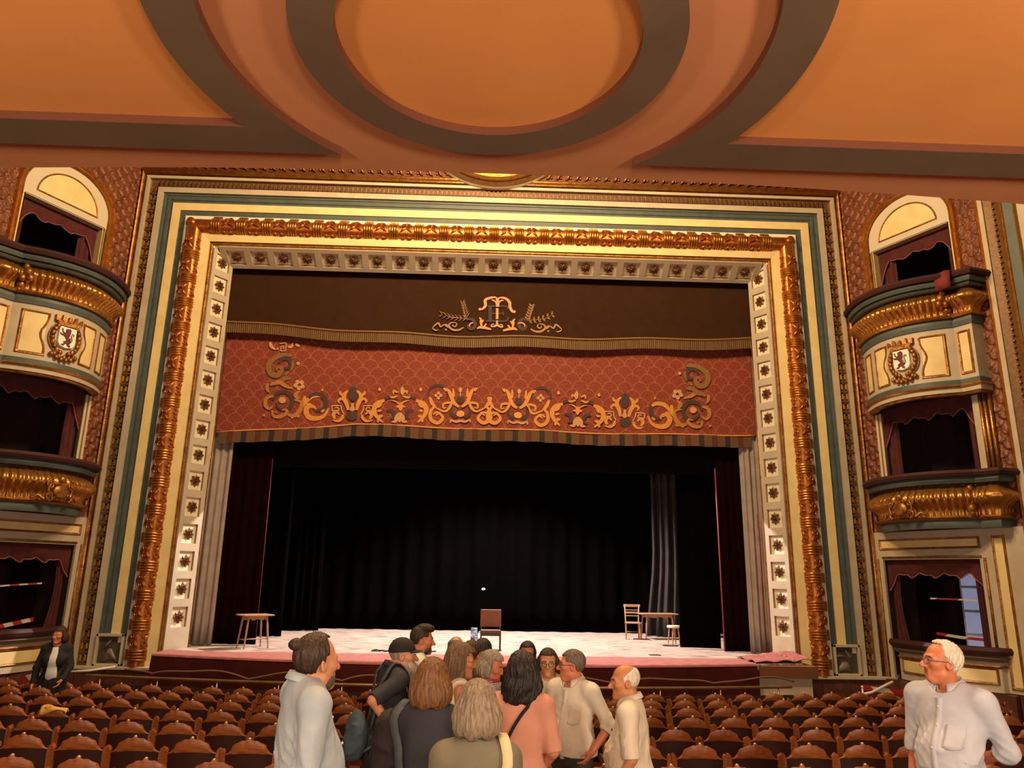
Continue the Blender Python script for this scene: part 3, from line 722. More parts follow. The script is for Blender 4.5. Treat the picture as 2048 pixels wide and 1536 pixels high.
    framed_panel(fw, [(2.84, -0.30), (3.12, -0.30), (3.12, 2.76), (2.84, 2.76)], G, 0.09, 0.055)
    mb = MB(); mb.tube([f(0.06, -0.37, 0.11), f(0.06, 2.9, 0.11)], 0.035, 8); mb.tube([f(0.16, -0.37, 0.10), f(0.16, 2.3, 0.10)], 0.022, 8); mb.tube([f(2.66, 0.2, 0.10), f(2.66, 2.3, 0.10)], 0.03, 8); mb.tube([f(0.28, 2.33, 0.10), f(2.6, 2.33, 0.10)], 0.025, 8)
    mb.build('gilt_beads', GOLDD, G, True)
    scalloped(f, 0.30, 2.55, 2.28, 0.42, -0.05, G, 'valance', MAROON, 4, 2.0, side=0.3)
    for a0, a1, zt in ((0.32, 0.62, 2.2), (2.28, 2.54, 2.2)):
        mb = MB(); mb.grid(lambda a, b: f(a0+(a1-a0)*a*(1-0.45*math.sin(PI*b*0.9)), 0.35+(zt-0.35)*b, -0.12-0.04*math.sin(a*15)), 16, 10); mb.build('side_drape', MAROON, G, True)
    PG = [(u, n*0.42) for u, n in bow_path()]; PG = [p for p in PG if p[0] <= 2.8]+[(2.81, 0.0)]
    def gb(name, z0, z1, d0, d1, m_):
        q = MB(); sweep(q, f, [(-0.1, z0), (d0, z0), (d1, (z0+z1)/2), (d0, z1), (-0.1, z1)], PG); return q.build(name, m_, G, True, 40)
    gb('sill_rail', 0.36, 0.50, 0.16, 0.19, SILL); gb('sill_moulding', 0.22, 0.36, 0.06, 0.12, mat('sill_grey', (0.16, 0.115, 0.075), 0.4))
    gb('front_cream', -0.37, 0.22, 0.0, 0.0, CREAM); gb('front_gilt_line', 0.10, 0.15, 0.02, 0.04, GOLDD)
    def gbn(u): return bow_n(u)*0.42
    for u0, u1 in ((0.55, 2.70),):
        framed_panel(lambda a, b, d: f(a, b, gbn(a)+d), [(u0, -0.22), (u1, -0.22), (u1, 0.10), (u0, 0.10)], G, 0.005, 0.04)
    # interior curtains
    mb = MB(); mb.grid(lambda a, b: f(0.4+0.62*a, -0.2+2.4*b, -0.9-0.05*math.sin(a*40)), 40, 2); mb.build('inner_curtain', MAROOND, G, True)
    if sd > 0:
        mb = MB(); PN = mat('daylit_pane', (0.16, 0.17, 0.24), 0.3)
        wn = MB(); wn.box(1.24, 1.68, -1.32, -1.26, 0.0, 2.2, lambda p, q, r: f(p, r, q)); wf = wn.build('glazed_door', mat('door_white', (0.5, 0.5, 0.55), 0.5), G)
        b = PN.node_tree.nodes['Principled BSDF']; b.inputs['Emission Color'].default_value = (0.30, 0.33, 0.50, 1); b.inputs['Emission Strength'].default_value = 0.55
        for z0, z1 in ((0.05, 0.60), (0.66, 1.12), (1.18, 1.66), (1.72, 2.15)):
            q = MB(); q.box(1.29, 1.63, -1.262, -1.245, z0, z1, lambda p, q_, r: f(p, r, q_)); q.build('pane', PN, wf)

# barrier tape stretched through the ground boxes
TAPE = bpy.data.materials.new('barrier_tape'); TAPE.use_nodes = True
_nt = TAPE.node_tree; _b = _nt.nodes['Principled BSDF']; _w = _nt.nodes.new('ShaderNodeTexWave'); _w.wave_type = 'BANDS'; _w.bands_direction = 'DIAGONAL'; _w.inputs['Scale'].default_value = 1.1
_r = _nt.nodes.new('ShaderNodeValToRGB'); _r.color_ramp.interpolation = 'CONSTANT'; _r.color_ramp.elements[0].color = (0.60, 0.52, 0.47, 1); _r.color_ramp.elements[1].position = 0.5; _r.color_ramp.elements[1].color = (0.38, 0.016, 0.016, 1)
_c = _nt.nodes.new('ShaderNodeTexCoord'); _nt.links.new(_c.outputs['Object'], _w.inputs['Vector']); _nt.links.new(_w.outputs['Fac'], _r.inputs[0]); _nt.links.new(_r.outputs[0], _b.inputs['Base Color'])
def ribbon(name, pts, h, m, label, cat, group=None, nz=(0, 0, 1)):
    mb = MB(); P = [Vector(p) for p in pts]
    for i in range(len(P)-1):
        a, b = P[i], P[i+1]; d = Vector(nz)*h/2; t = (b-a).cross(Vector(nz)).normalized()*0.004
        q = [a-d-t, b-d-t, b+d-t, a+d-t, a-d+t, b-d+t, b+d+t, a+d+t]; mb.add(q, [(0, 1, 2, 3), (7, 6, 5, 4), (0, 4, 5, 1), (1, 5, 6, 2), (2, 6, 7, 3), (3, 7, 4, 0)])
    return tag(mb.build(name, m), label, cat, group)
fl, frt = WM(-1), WM(1)
ribbon('barrier_tape', [fl(0.9, 0.66, -0.05), fl(1.6, 0.56, 0.06), fl(2.5, 0.45, 0.1)], 0.085, TAPE, 'red and white barrier tape low across the left ground box', 'tape', 'barrier tapes')
ribbon('barrier_tape', [fl(0.75, 1.42, -0.2), fl(1.5, 1.38, -0.15), fl(2.5, 1.30, -0.1)], 0.035, TAPE, 'thin barrier tape high across the dark left ground box', 'tape', 'barrier tapes')
ribbon('barrier_tape', [frt(1.1, 1.42, -0.3), frt(1.8, 1.42, -0.25), frt(2.5, 1.40, -0.2)], 0.035, TAPE, 'barrier tape across the middle of the right ground box window', 'tape', 'barrier tapes')
ribbon('barrier_tape', [frt(1.15, 0.66, -0.3), frt(1.7, 0.62, -0.25), frt(2.5, 0.60, -0.2)], 0.06, TAPE, 'barrier tape just above the sill of the right ground box', 'tape', 'barrier tapes')
# red cloth over the rail of the upper right box
mb = MB(); CL = [(-0.13, 8.42, -0.05), (-0.13, 8.56, 0.05), (-0.13, 8.56, 0.40), (-0.13, 8.30, 0.44), (-0.13, 8.14, 0.42)]
vs = []
for du_ in (-0.16, -0.05, 0.06, 0.17):
    for _, z, n in CL: vs.append(frt(2.98+du_, z-0.02*abs(du_*5), 0.40+n+0.02*math.sin(du_*30)))
mb.add(vs, [(i*5+k, (i+1)*5+k, (i+1)*5+k+1, i*5+k+1) for i in range(3) for k in range(4)])
o = mb.build('draped_cloth', mat('red_cloth', (0.17, 0.022, 0.014), 0.8), None, True); o.modifiers.new('s', 'SOLIDIFY').thickness = 0.015
tag(o, 'small red cloth hung over the rail of the upper right box', 'cloth')

# ------------------------------------------------------------------ marble dado under the frame and the boxes
for sd, nm in ((-1, 'left'), (1, 'right')):
    f = WM(sd); D = MB(); D.box(*(sorted((sd*6.9, sd*9.6))), -0.12, 0.40, -1.5, ZP-0.06); bs = struct('baseboard_'+nm, D, MARBLE, label=f'brown marble dado at the {nm} of the stage')
    mb = MB(); mb.box(*(sorted((sd*7.25, sd*9.55))), -0.30, 0.1, ZP-0.06, ZP); mb.build('plinth_cap', CREAM, bs, bevel=0.01)
    x = 7.15
    while x < 9.3:
        mb = MB(); x1 = min(x+0.66, 9.5); mb.box(*(sorted((sd*x, sd*(x1-0.012)))), -0.24, -0.10, -1.5, ZP-0.06); mb.build('marble_slab', MARBLE, bs); x = x1
    u = 0.0
    while u < 5.5:
        mb = MB(); mb.box(u, u+0.74, -0.1, 0.30 if u < 2.8 else 0.16, -1.6, -0.385, lambda p, q, r: f(p, r, q)); mb.build('marble_slab', MARBLE, bs); u += 0.752

# ------------------------------------------------------------------ stage
def apron_y(x): return -2.2+0.023*x*x
BOARD = bpy.data.materials.new('stage_boards'); BOARD.use_nodes = True
_nt = BOARD.node_tree; _b = _nt.nodes['Principled BSDF']; _b.inputs['Roughness'].default_value = 0.7
_c = _nt.nodes.new('ShaderNodeTexCoord'); _m = _nt.nodes.new('ShaderNodeMapping'); _m.inputs['Scale'].default_value = (0.5, 5.0, 1)
_n = _nt.nodes.new('ShaderNodeTexNoise'); _n.inputs['Scale'].default_value = 3; _n.inputs['Detail'].default_value = 8; _n.inputs['Roughness'].default_value = 0.7
_r = _nt.nodes.new('ShaderNodeValToRGB'); _r.color_ramp.elements[0].position = 0.41; _r.color_ramp.elements[0].color = (0.10, 0.065, 0.052, 1); _r.color_ramp.elements[1].position = 0.55; _r.color_ramp.elements[1].color = (0.56, 0.46, 0.41, 1)
_nt.links.new(_c.outputs['Object'], _m.inputs['Vector']); _nt.links.new(_m.outputs[0], _n.inputs['Vector']); _nt.links.new(_n.outputs['Fac'], _r.inputs[0]); _nt.links.new(_r.outputs[0], _b.inputs['Base Color'])
N = 40
mb = MB(); ed = [(-7.05+14.1*i/N, apron_y(-7.05+14.1*i/N)) for i in range(N+1)]
mb.prism([(7.05, 0.6)]+[(12, 0.6), (12, 11), (-12, 11), (-12, 0.6), (-7.05, 0.6)]+ed, -0.12, 0.0, lambda a, b, d: (a, b, d))
stg = struct('floor_stage', mb, BOARD, label='worn pale board floor of the stage')
mb = MB(); mb.prism([(7.05, 0.4), (-7.05, 0.4)]+[(a, b+0.12) for a, b in ed], -1.4, -0.13, lambda a, b, d: (a, b, d)); mb.build('stage_fascia', mat('fascia_wood', (0.07, 0.025, 0.012), 0.5), stg)
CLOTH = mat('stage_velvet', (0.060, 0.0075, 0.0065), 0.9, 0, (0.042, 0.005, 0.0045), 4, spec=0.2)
CLOTH_LIT = mat('stage_cloth_lit', (0.36, 0.125, 0.115), 0.9, 0, (0.27, 0.085, 0.08), 5, bump=0.2, bscale=30)  # lighter copy of the stage cloth: the stage light is painted in as pink
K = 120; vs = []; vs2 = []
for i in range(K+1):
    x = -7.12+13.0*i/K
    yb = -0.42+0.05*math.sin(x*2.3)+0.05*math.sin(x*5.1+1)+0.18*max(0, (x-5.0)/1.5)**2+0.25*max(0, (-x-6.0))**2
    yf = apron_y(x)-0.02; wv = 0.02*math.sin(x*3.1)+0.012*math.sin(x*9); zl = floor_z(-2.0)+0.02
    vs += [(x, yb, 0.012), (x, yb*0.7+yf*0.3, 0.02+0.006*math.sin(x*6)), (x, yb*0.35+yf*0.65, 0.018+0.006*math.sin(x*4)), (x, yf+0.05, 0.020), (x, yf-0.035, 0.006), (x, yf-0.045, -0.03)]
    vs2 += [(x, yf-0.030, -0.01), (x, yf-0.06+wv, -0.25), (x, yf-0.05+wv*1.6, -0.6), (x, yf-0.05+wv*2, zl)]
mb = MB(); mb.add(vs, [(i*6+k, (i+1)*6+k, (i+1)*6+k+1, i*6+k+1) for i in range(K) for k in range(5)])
tag(mb.build('stage_cloth_top', CLOTH_LIT, None, True), 'stage cloth strip along the stage edge, lamplight painted in as pink', 'carpet')
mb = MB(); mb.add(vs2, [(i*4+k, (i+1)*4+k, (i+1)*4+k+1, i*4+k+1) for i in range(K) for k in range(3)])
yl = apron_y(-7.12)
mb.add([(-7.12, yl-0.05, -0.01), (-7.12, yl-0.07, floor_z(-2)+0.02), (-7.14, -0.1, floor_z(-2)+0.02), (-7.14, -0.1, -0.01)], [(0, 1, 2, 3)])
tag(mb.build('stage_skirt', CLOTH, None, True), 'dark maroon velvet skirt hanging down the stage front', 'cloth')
# crumpled end of the cloth by the right foot of the frame
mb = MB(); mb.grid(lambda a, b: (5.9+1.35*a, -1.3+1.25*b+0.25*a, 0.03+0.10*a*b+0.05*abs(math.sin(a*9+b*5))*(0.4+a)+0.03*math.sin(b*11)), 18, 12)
o = mb.build('crumpled_cloth', CLOTH_LIT, None, False); tag(o, 'crumpled red cloth heap at the right end of the stage edge', 'cloth'); o.modifiers.new('s', 'SOLIDIFY').thickness = 0.012
mb = MB(); mb.box(5.95, 7.1, -1.35, -0.3, -1.4, -0.275); o = mb.build('stage_end_block', CREAM, None); tag(o, 'cream panelled block under the right end of the stage', 'block')
q = MB(); q.box(6.0, 6.7, -1.375, -1.35, -1.3, -0.62); q.build('front_panel', CREAM, o, bevel=0.01)
mb = MB(); mb.box(5.93, 7.2, -1.45, -0.2, -0.27, -0.03); tag(mb.build('stage_end_beam', mat('end_beam', (0.16, 0.055, 0.022), 0.5), None), 'brown wooden beam across the right end of the stage', 'beam')

# ------------------------------------------------------------------ curtains
def drape(name, x0, y0, x1, y1, z0, z1, m, label, folds=8, amp=0.05, cat='curtain', group=None, nu=None, flare=0.0, hem=None, shape=None):
    nu = nu or int(folds*8); nv = 14; d = Vector((x1-x0, y1-y0)); L = d.length; nx, ny = -d.y/L, d.x/L
    ph = [random.uniform(0, 6.28) for _ in range(3)]
    def fn(a, b):
        w_ = amp*(math.sin(2*PI*folds*a+ph[0]+0.4*math.sin(2.2*b+ph[2]))*0.7+0.45*math.sin(2*PI*folds*0.43*a+ph[1]))*(0.55+0.45*(1-b))
        sh = shape(a, b) if shape else 0.0
        return (x0+(x1-x0)*a+nx*w_+flare*(1-b)**3+sh, y0+(y1-y0)*a+ny*w_, z0+(z1-z0)*b+(hem(a)*(1-b) if hem else 0))
    mb = MB(); mb.grid(fn, nu, nv); o = mb.build(name, m, None, True)
    o.modifiers.new('solid', 'SOLIDIFY').thickness = 0.012
    return tag(o, label, cat, group)
GREYC = mat('grey_drape', (0.36, 0.30, 0.27), 0.85, 0, (0.28, 0.23, 0.21), 3)
DGREY = mat('sheer_drape', (0.030, 0.027, 0.027), 0.7, 0, (0.018, 0.016, 0.016), 3)
drape('backdrop_curtain', -7.5, 7.3, 7.5, 7.3, 0.02, 9.5, BLACKC, 'black backdrop curtain across the rear of the stage', 26, 0.10)
drape('side_curtain', -7.6, 3.7, -5.65, 3.7, 0.02, 9.0, BLACKC, 'black side curtain behind the left maroon curtain', 7, 0.09)
drape('side_curtain', -6.6, 6.1, -5.15, 6.1, 0.02, 9.0, BLACKC, 'rear black side curtain at the left of the stage', 6, 0.09)
drape('side_curtain', 5.13, 2.1, 6.15, 1.9, 0.03, 9.0, BLACKC, 'smooth black side curtain right of the small stool', 2, 0.02)
drape('side_curtain', 5.35, 6.0, 6.6, 5.6, 0.02, 9.0, DGREY, 'thin grey side curtain lit in folds behind the right table', 6, 0.12, shape=lambda a, b: -0.28*max(0, 0.25-b)/0.25*(1-a))
drape('side_curtain', -6.85, 1.25, -5.62, 1.25, 0.02, 9.0, MAROOND, 'dark maroon side curtain left of the stage table', 5, 0.03)
drape('side_curtain', 6.02, 1.2, 6.75, 1.2, 0.02, 9.0, MAROOND, 'dark maroon side curtain at the right of the stage', 4, 0.03)
drape('tormentor_drape', -7.3, 0.95, -6.62, 1.05, 0.02, 9.0, GREYC, 'pale grey pleated drape at the left edge of the stage opening', 4, 0.06)
drape('tormentor_drape', 6.62, 1.0, 7.3, 0.9, 0.02, 9.0, GREYC, 'pale grey pleated drape at the right edge of the stage opening', 5, 0.06)
drape('border_curtain', -7.4, 1.55, 7.4, 1.55, 4.42, 12.98, mat('border_black', (0.0048, 0.0033, 0.0024), 0.95, spec=0.05), 'black masking border hanging behind the embroidered valance', 6, 0.03, hem=lambda a: 0.05-0.20*max(0, 0.3-a))
for nm_, pts in (('left', [(-5.60, 1.2, 0.03), (-5.62, 1.2, 4.6)]), ('right', [(6.0, 1.13, 0.03), (6.0, 1.14, 2.4), (5.99, 1.14, 4.6)])):  # red tubes stand in for the lit edges of the maroon curtains
    mb = MB(); mb.tube(pts, 0.018 if nm_ == 'right' else 0.006, 6)
    tag(mb.build('red_line', mat('line_red', (0.30, 0.035, 0.035), 0.7), None, True), f'red line painting the lit edge of the {nm_} maroon side curtain', 'cord')
mb = MB(); mb.tube([(6.93, 0.82, 0.01), (6.93, 0.82, 3.4)], 0.014, 6); tag(mb.build('red_line', MATS['line_red'], None, True), 'red line beside the right grey drape', 'cord')
# pelmet with monogram
YP_, YV = 0.68, 0.88
PELM = mat('pelmet_brown', (0.040, 0.017, 0.008), 0.9, 0, (0.033, 0.014, 0.0065), 3, spec=0.1)
def pel_low(x): return 7.88+0.008*x*x*0.35+(0.10*max(0, (-x-3)/4))+0.03*math.sin(x*1.9)
pelmet = thing('top_pelmet', 'plain brown pelmet with a gold monogram and braid fringe at its foot', 'pelmet')
mb = MB(); mb.grid(lambda a, b: (-7.25+14.5*a, YP_+0.02*math.sin(14.5*a*1.3)*(1-b), pel_low(-7.25+14.5*a)+(9.72-pel_low(-7.25+14.5*a))*b), 90, 6); mb.build('cloth', PELM, pelmet, True)
mb = MB(); mb.grid(lambda a, b: (-7.15+14.3*a, YP_-0.03+0.02*math.sin(14.3*a*1.3), pel_low(-7.15+14.3*a)-0.24+0.28*b), 90, 2)
FR = mat('fringe_gold', (0.17, 0.085, 0.022), 0.6, 0, (0.085, 0.038, 0.010), 60, stretch=(1, 1, 0.02)); mb.build('fringe', FR, pelmet, True)
mb = MB(); mb.tube([(-7.15+14.3*i/90, YP_-0.05+0.02*math.sin(14.3*i/90*1.3), pel_low(-7.15+14.3*i/90)+0.05) for i in range(91)], 0.03, 6); mb.build('braid', mat('braid_gold', (0.22, 0.10, 0.026), 0.6), pelmet, True)
mb = MB(); x = -7.1
while x < 7.1: mb.tube([(x, YP_-0.055+0.02*math.sin((x+7.15)*1.3), pel_low(x)+0.02), (x, YP_-0.05+0.02*math.sin((x+7.15)*1.3), pel_low(x)-0.23)], 0.011, 4, caps=False); x += 0.055
t = mb.build('fringe_threads', FR, pelmet); t['kind'] = 'stuff'
# embroidery: strokes of varying width lying on a cloth
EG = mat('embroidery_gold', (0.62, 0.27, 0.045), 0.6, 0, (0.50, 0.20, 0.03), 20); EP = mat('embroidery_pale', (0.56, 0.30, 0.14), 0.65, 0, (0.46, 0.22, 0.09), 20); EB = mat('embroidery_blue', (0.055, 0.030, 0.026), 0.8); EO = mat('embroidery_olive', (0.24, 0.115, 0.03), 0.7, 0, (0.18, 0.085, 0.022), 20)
class Emb:
    cnt = 0
    def lay(s):
        Emb.cnt += 1; return 0.0004*(Emb.cnt % 24)
    def __init__(s, Y, orig, k): s.Y = Y; s.o = orig; s.k = k
    def P(s, p, d=0.012):
        X, Z = onY(s.o[0]+p[0]/s.k, s.o[1]+p[1]/s.k, s.Y); return (X, s.Y-d, Z)
    def stroke(s, mb, pts, w0, d=0.012, taper=True, closed=False):
        # smooth centre line through the points, width in crop pixels
        d += s.lay(); P = [Vector((a, b)) for a, b in pts]; C = []
        for i in range(len(P)-1):
            p0 = P[max(i-1, 0)]; p1 = P[i]; p2 = P[i+1]; p3 = P[min(i+2, len(P)-1)]
            for j in range(5):
                t = j/5; C.append(0.5*((2*p1)+(p2-p0)*t+(2*p0-5*p1+4*p2-p3)*t*t+(3*p1-p0-3*p2+p3)*t**3))
        C.append(P[-1]); n = len(C); L = []; R_ = []
        for i in range(n):
            d_ = C[min(i+1, n-1)]-C[max(i-1, 0)]; d_ = d_.normalized() if d_.length > 0 else Vector((1, 0)); nn = Vector((-d_.y, d_.x)); t = i/(n-1)
            w_ = w0*(0.25+0.75*math.sin(PI*min(1, 0.12+t*0.88))) if taper else w0
            L.append(C[i]+nn*w_/2); R_.append(C[i]-nn*w_/2)
        vs = [s.P(p, d) for p in L]+[s.P(p, d) for p in R_]+[s.P(p, 0.0) for p in L]+[s.P(p, 0.0) for p in R_]
        mb.add(vs, [(i, i+1, n+i+1, n+i) for i in range(n-1)]+[(i, i+1, 2*n+i+1, 2*n+i) for i in range(n-1)]+[(n+i, n+i+1, 3*n+i+1, 3*n+i) for i in range(n-1)])
    def leaf(s, mb, a, b, w, d=0.013):
        d += s.lay(); A, B = Vector(a), Vector(b); u = B-A; n = Vector((-u.y, u.x)).normalized()*w
        pl = [A, A+u*0.3+n*0.8, A+u*0.62+n*0.75, B, A+u*0.62-n*0.75, A+u*0.3-n*0.8]
        mb.add([s.P(p, d) for p in pl]+[s.P(p, 0) for p in pl], [tuple(range(6))]+[(i, (i+1) % 6, 6+(i+1) % 6, 6+i) for i in range(6)])
    def disc(s, mb, c, rx, ry=None, n=10, d=0.013):
        d += s.lay(); ry = ry or rx; pl = [(c[0]+rx*math.cos(2*PI*i/n), c[1]+ry*math.sin(2*PI*i/n)) for i in range(n)]
        mb.add([s.P(p, d) for p in pl]+[s.P(p, 0) for p in pl], [tuple(range(n))]+[(i, (i+1) % n, n+(i+1) % n, n+i) for i in range(n)])
def scrollpts(cx, cy, r0, r1, a0, a1, n=12, sy=1.0):
    return [(cx+(r0+(r1-r0)*i/n)*math.cos(a0+(a1-a0)*i/n), cy+sy*(r0+(r1-r0)*i/n)*math.sin(a0+(a1-a0)*i/n)) for i in range(n+1)]
E1 = Emb(YP_-0.015, (850, 570), 2048/290)
mb = MB()   # letter T
E1.stroke(mb, [(790, 350), (830, 325), (855, 285), (850, 220), (900, 190), (980, 175), (1030, 195)], 42); E1.stroke(mb, [(1275, 370), (1235, 375), (1200, 310), (1195, 250), (1150, 200), (1080, 180), (1020, 195)], 42)
E1.stroke(mb, [(940, 210), (980, 225), (1010, 265)], 22); E1.stroke(mb, [(1110, 220), (1070, 225), (1040, 265)], 22)
E1.stroke(mb, [(1024, 190), (1026, 310)], 46, taper=False); E1.stroke(mb, [(1020, 330), (1019, 485)], 36, taper=False); E1.stroke(mb, [(995, 268), (1055, 268)], 20)
E1.stroke(mb, [(1018, 500), (1018, 560), (980, 585), (935, 590)], 30); E1.stroke(mb, [(1018, 500), (1018, 560), (1060, 590), (1100, 600)], 30); E1.stroke(mb, [(935, 590), (945, 560), (980, 555)], 18); E1.stroke(mb, [(1100, 600), (1085, 565), (1055, 560)], 18)
E1.disc(mb, (775, 345), 20); E1.disc(mb, (1262, 380), 20); mb.build('letter_t', EP, pelmet)
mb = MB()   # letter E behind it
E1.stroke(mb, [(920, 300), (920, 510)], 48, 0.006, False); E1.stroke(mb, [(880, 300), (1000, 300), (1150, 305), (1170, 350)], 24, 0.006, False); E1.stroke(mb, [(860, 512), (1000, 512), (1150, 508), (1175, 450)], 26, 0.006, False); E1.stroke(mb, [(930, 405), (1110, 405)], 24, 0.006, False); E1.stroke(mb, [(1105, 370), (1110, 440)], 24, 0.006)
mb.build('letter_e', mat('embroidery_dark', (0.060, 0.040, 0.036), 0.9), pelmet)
mb = MB()
for s in (0, 1):
    fx = (lambda x: x) if s == 0 else (lambda x: 2036-x)
    dy = 0 if s == 0 else 18
    def S(pts, w): E1.stroke(mb, [(fx(a), b+dy) for a, b in pts], w)
    S([(935, 630), (860, 610), (800, 600), (760, 605), (735, 625)], 40); S([(800, 590), (790, 530), (790, 490), (765, 460)], 36); S([(800, 540), (830, 490)], 22); S([(830, 600), (850, 570), (870, 545)], 24)
mb.build('gold_scroll', EG, pelmet)
mb = MB()
for s in (0, 1):
    fx = (lambda x: x) if s == 0 else (lambda x: 2036-x); dy = 0 if s == 0 else 22
    def S(pts, w): E1.stroke(mb, [(fx(a), b+dy) for a, b in pts], w)
    S([(545, 600), (480, 635), (400, 635), (340, 590), (360, 540), (430, 530)], 30); S([(430, 530), (448, 560), (425, 590), (390, 575), (400, 555)], 18); S([(330, 600), (300, 570), (270, 560)], 36); S([(300, 620), (290, 645)], 30); S([(270, 560), (220, 590), (190, 540), (130, 580), (105, 615)], 24); S([(105, 615), (150, 640), (190, 635)], 20)
mb.build('side_scroll', mat('embroidery_tan', (0.34, 0.18, 0.07), 0.7), pelmet)
mb = MB(); E1.stroke(mb, [(600, 480), (560, 400), (538, 265)], 14); E1.stroke(mb, [(600, 480), (450, 465), (340, 450), (235, 380)], 14)
for i in range(7):
    t = i/6
    a = (590-50*t, 460-190*t); E1.leaf(mb, a, (a[0]-60+10*t, a[1]-45-10*t), 8); E1.leaf(mb, a, (a[0]+38-20*t, a[1]-70), 8)
    a = (580-330*t, 476-60*t*t); E1.leaf(mb, a, (a[0]-50, a[1]-52), 8); E1.leaf(mb, a, (a[0]-60, a[1]+40), 8)
mb.build('palm_branch', EO, pelmet)
mb = MB(); E1.stroke(mb, [(1440, 510), (1480, 430), (1510, 290)], 10); E1.stroke(mb, [(1440, 510), (1600, 490), (1720, 470), (1800, 410)], 10)
for i in range(6):
    t = i/5
    a = (1450+60*t, 490-180*t); E1.leaf(mb, a, (a[0]-42, a[1]-48), 17); E1.leaf(mb, a, (a[0]+42, a[1]-40), 17)
    a = (1470+320*t, 505-80*t*t); E1.leaf(mb, a, (a[0]+10, a[1]-55), 17); E1.leaf(mb, a, (a[0]+42, a[1]+38), 17)
mb.build('laurel_branch', EO, pelmet)
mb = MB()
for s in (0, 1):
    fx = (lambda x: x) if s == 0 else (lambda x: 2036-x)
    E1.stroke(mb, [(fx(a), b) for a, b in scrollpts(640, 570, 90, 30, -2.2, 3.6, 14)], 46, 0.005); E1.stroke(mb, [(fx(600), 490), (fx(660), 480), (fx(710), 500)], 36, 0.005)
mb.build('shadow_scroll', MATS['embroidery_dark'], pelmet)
mb = MB()
for s in (0, 1):
    fx = (lambda x: x) if s == 0 else (lambda x: 2036-x); E1.stroke(mb, [(fx(a), b) for a, b in ((730, 545), (680, 535), (640, 550), (625, 580), (645, 590))], 20)
mb.build('curl', mat('embroidery_rose', (0.55, 0.25, 0.14), 0.7), pelmet)
# red embroidered valance
VAL = bpy.data.materials.new('red_damask'); VAL.use_nodes = True
_nt = VAL.node_tree; _b = _nt.nodes['Principled BSDF']; _b.inputs['Roughness'].default_value = 0.8
def nd(t, **k):
    n = _nt.nodes.new(t)
    for a, v in k.items(): setattr(n, a, v)
    return n
_c = nd('ShaderNodeTexCoord'); _sx = nd('ShaderNodeSeparateXYZ'); _nt.links.new(_c.outputs['Object'], _sx.inputs[0])
def mth(op, a, b=None):
    n = nd('ShaderNodeMath', operation=op)
    for i, v in enumerate((a, b)):
        if v is None: continue
        if isinstance(v, (int, float)): n.inputs[i].default_value = v
        else: _nt.links.new(v, n.inputs[i])
    return n.outputs[0]
X_, Z_ = _sx.outputs[0], _sx.outputs[2]
def ogee(offx, offz):
    px, pz = 0.40, 0.44
    u = mth('SUBTRACT', mth('MODULO', mth('ADD', mth('ADD', X_, 40.0+offx), 0.0), px), px/2)
    v = mth('SUBTRACT', mth('MODULO', mth('ADD', Z_, 40.0+offz), pz), pz*0.5)
    r = mth('SQRT', mth('ADD', mth('MULTIPLY', u, u), mth('MULTIPLY', mth('MULTIPLY', v, v), 0.9)))
    ring = mth('LESS_THAN', mth('ABSOLUTE', mth('SUBTRACT', r, 0.19)), 0.011)
    return mth('MULTIPLY', ring, mth('GREATER_THAN', v, -0.02))
pat = mth('MAXIMUM', ogee(0, 0), ogee(0.2, 0.22))
_n = nd('ShaderNodeTexVoronoi'); _n.feature = 'DISTANCE_TO_EDGE'; _n.inputs['Scale'].default_value = 11; _nt.links.new(_c.outputs['Object'], _n.inputs['Vector'])
vor = mth('MULTIPLY', mth('LESS_THAN', _n.outputs['Distance'], 0.07), 0.35)
_mx = nd('ShaderNodeMix', data_type='RGBA'); _mx.inputs['A'].default_value = (0.185, 0.026, 0.0115, 1); _mx.inputs['B'].default_value = (0.31, 0.075, 0.037, 1)
_nt.links.new(mth('MAXIMUM', pat, vor), _mx.inputs['Factor']); _nt.links.new(_mx.outputs['Result'], _b.inputs['Base Color'])
valance = thing('red_valance', 'red damask valance embroidered with gold scrolls and edged with a striped fringe', 'valance')
def val_low(x): return 5.46-0.012*x+(-0.045)*max(0, -x-3.5)*2.2+0.02*math.sin(x*1.7)+0.03*max(0, x-4)
mb = MB(); mb.grid(lambda a, b: (-7.05+14.1*a, YV+0.012*math.sin(14.1*a*2.1)*(1-b), val_low(-7.05+14.1*a)+(12.97-val_low(-7.05+14.1*a))*b), 80, 12); mb.build('cloth', VAL, valance, True)
mb = MB(); mb.tube([(-7.0+14.0*i/80, YV-0.03, val_low(-7.0+14.0*i/80)) for i in range(81)], 0.022, 6); mb.build('seam_cord', mat('seam_orange', (0.62, 0.27, 0.09), 0.6), valance, True)
STR = [mat('fringe_brown', (0.13, 0.062, 0.022), 0.8, 0, (0.09, 0.042, 0.014), 30), mat('fringe_red', (0.085, 0.018, 0.010), 0.8), mat('fringe_dark', (0.020, 0.014, 0.013), 0.8)]
i = 0; x = -6.95
wd = [0.22, 0.13, 0.22, 0.13]; ms = [0, 1, 0, 2]
while x < 6.9:
    w_ = wd[i % 4]; mb = MB(); x1 = x+w_
    mb.box(x, x1-0.004, YV-0.035, YV-0.012, 0, 1, lambda a, b, c: (a, b+0.02*math.sin(a*3.0), val_low(a)-0.31*(1-c)-0.012*math.sin(a*9)*(1-c)))
    mb.build('fringe_stripe', STR[ms[i % 4]], valance); x = x1; i += 1
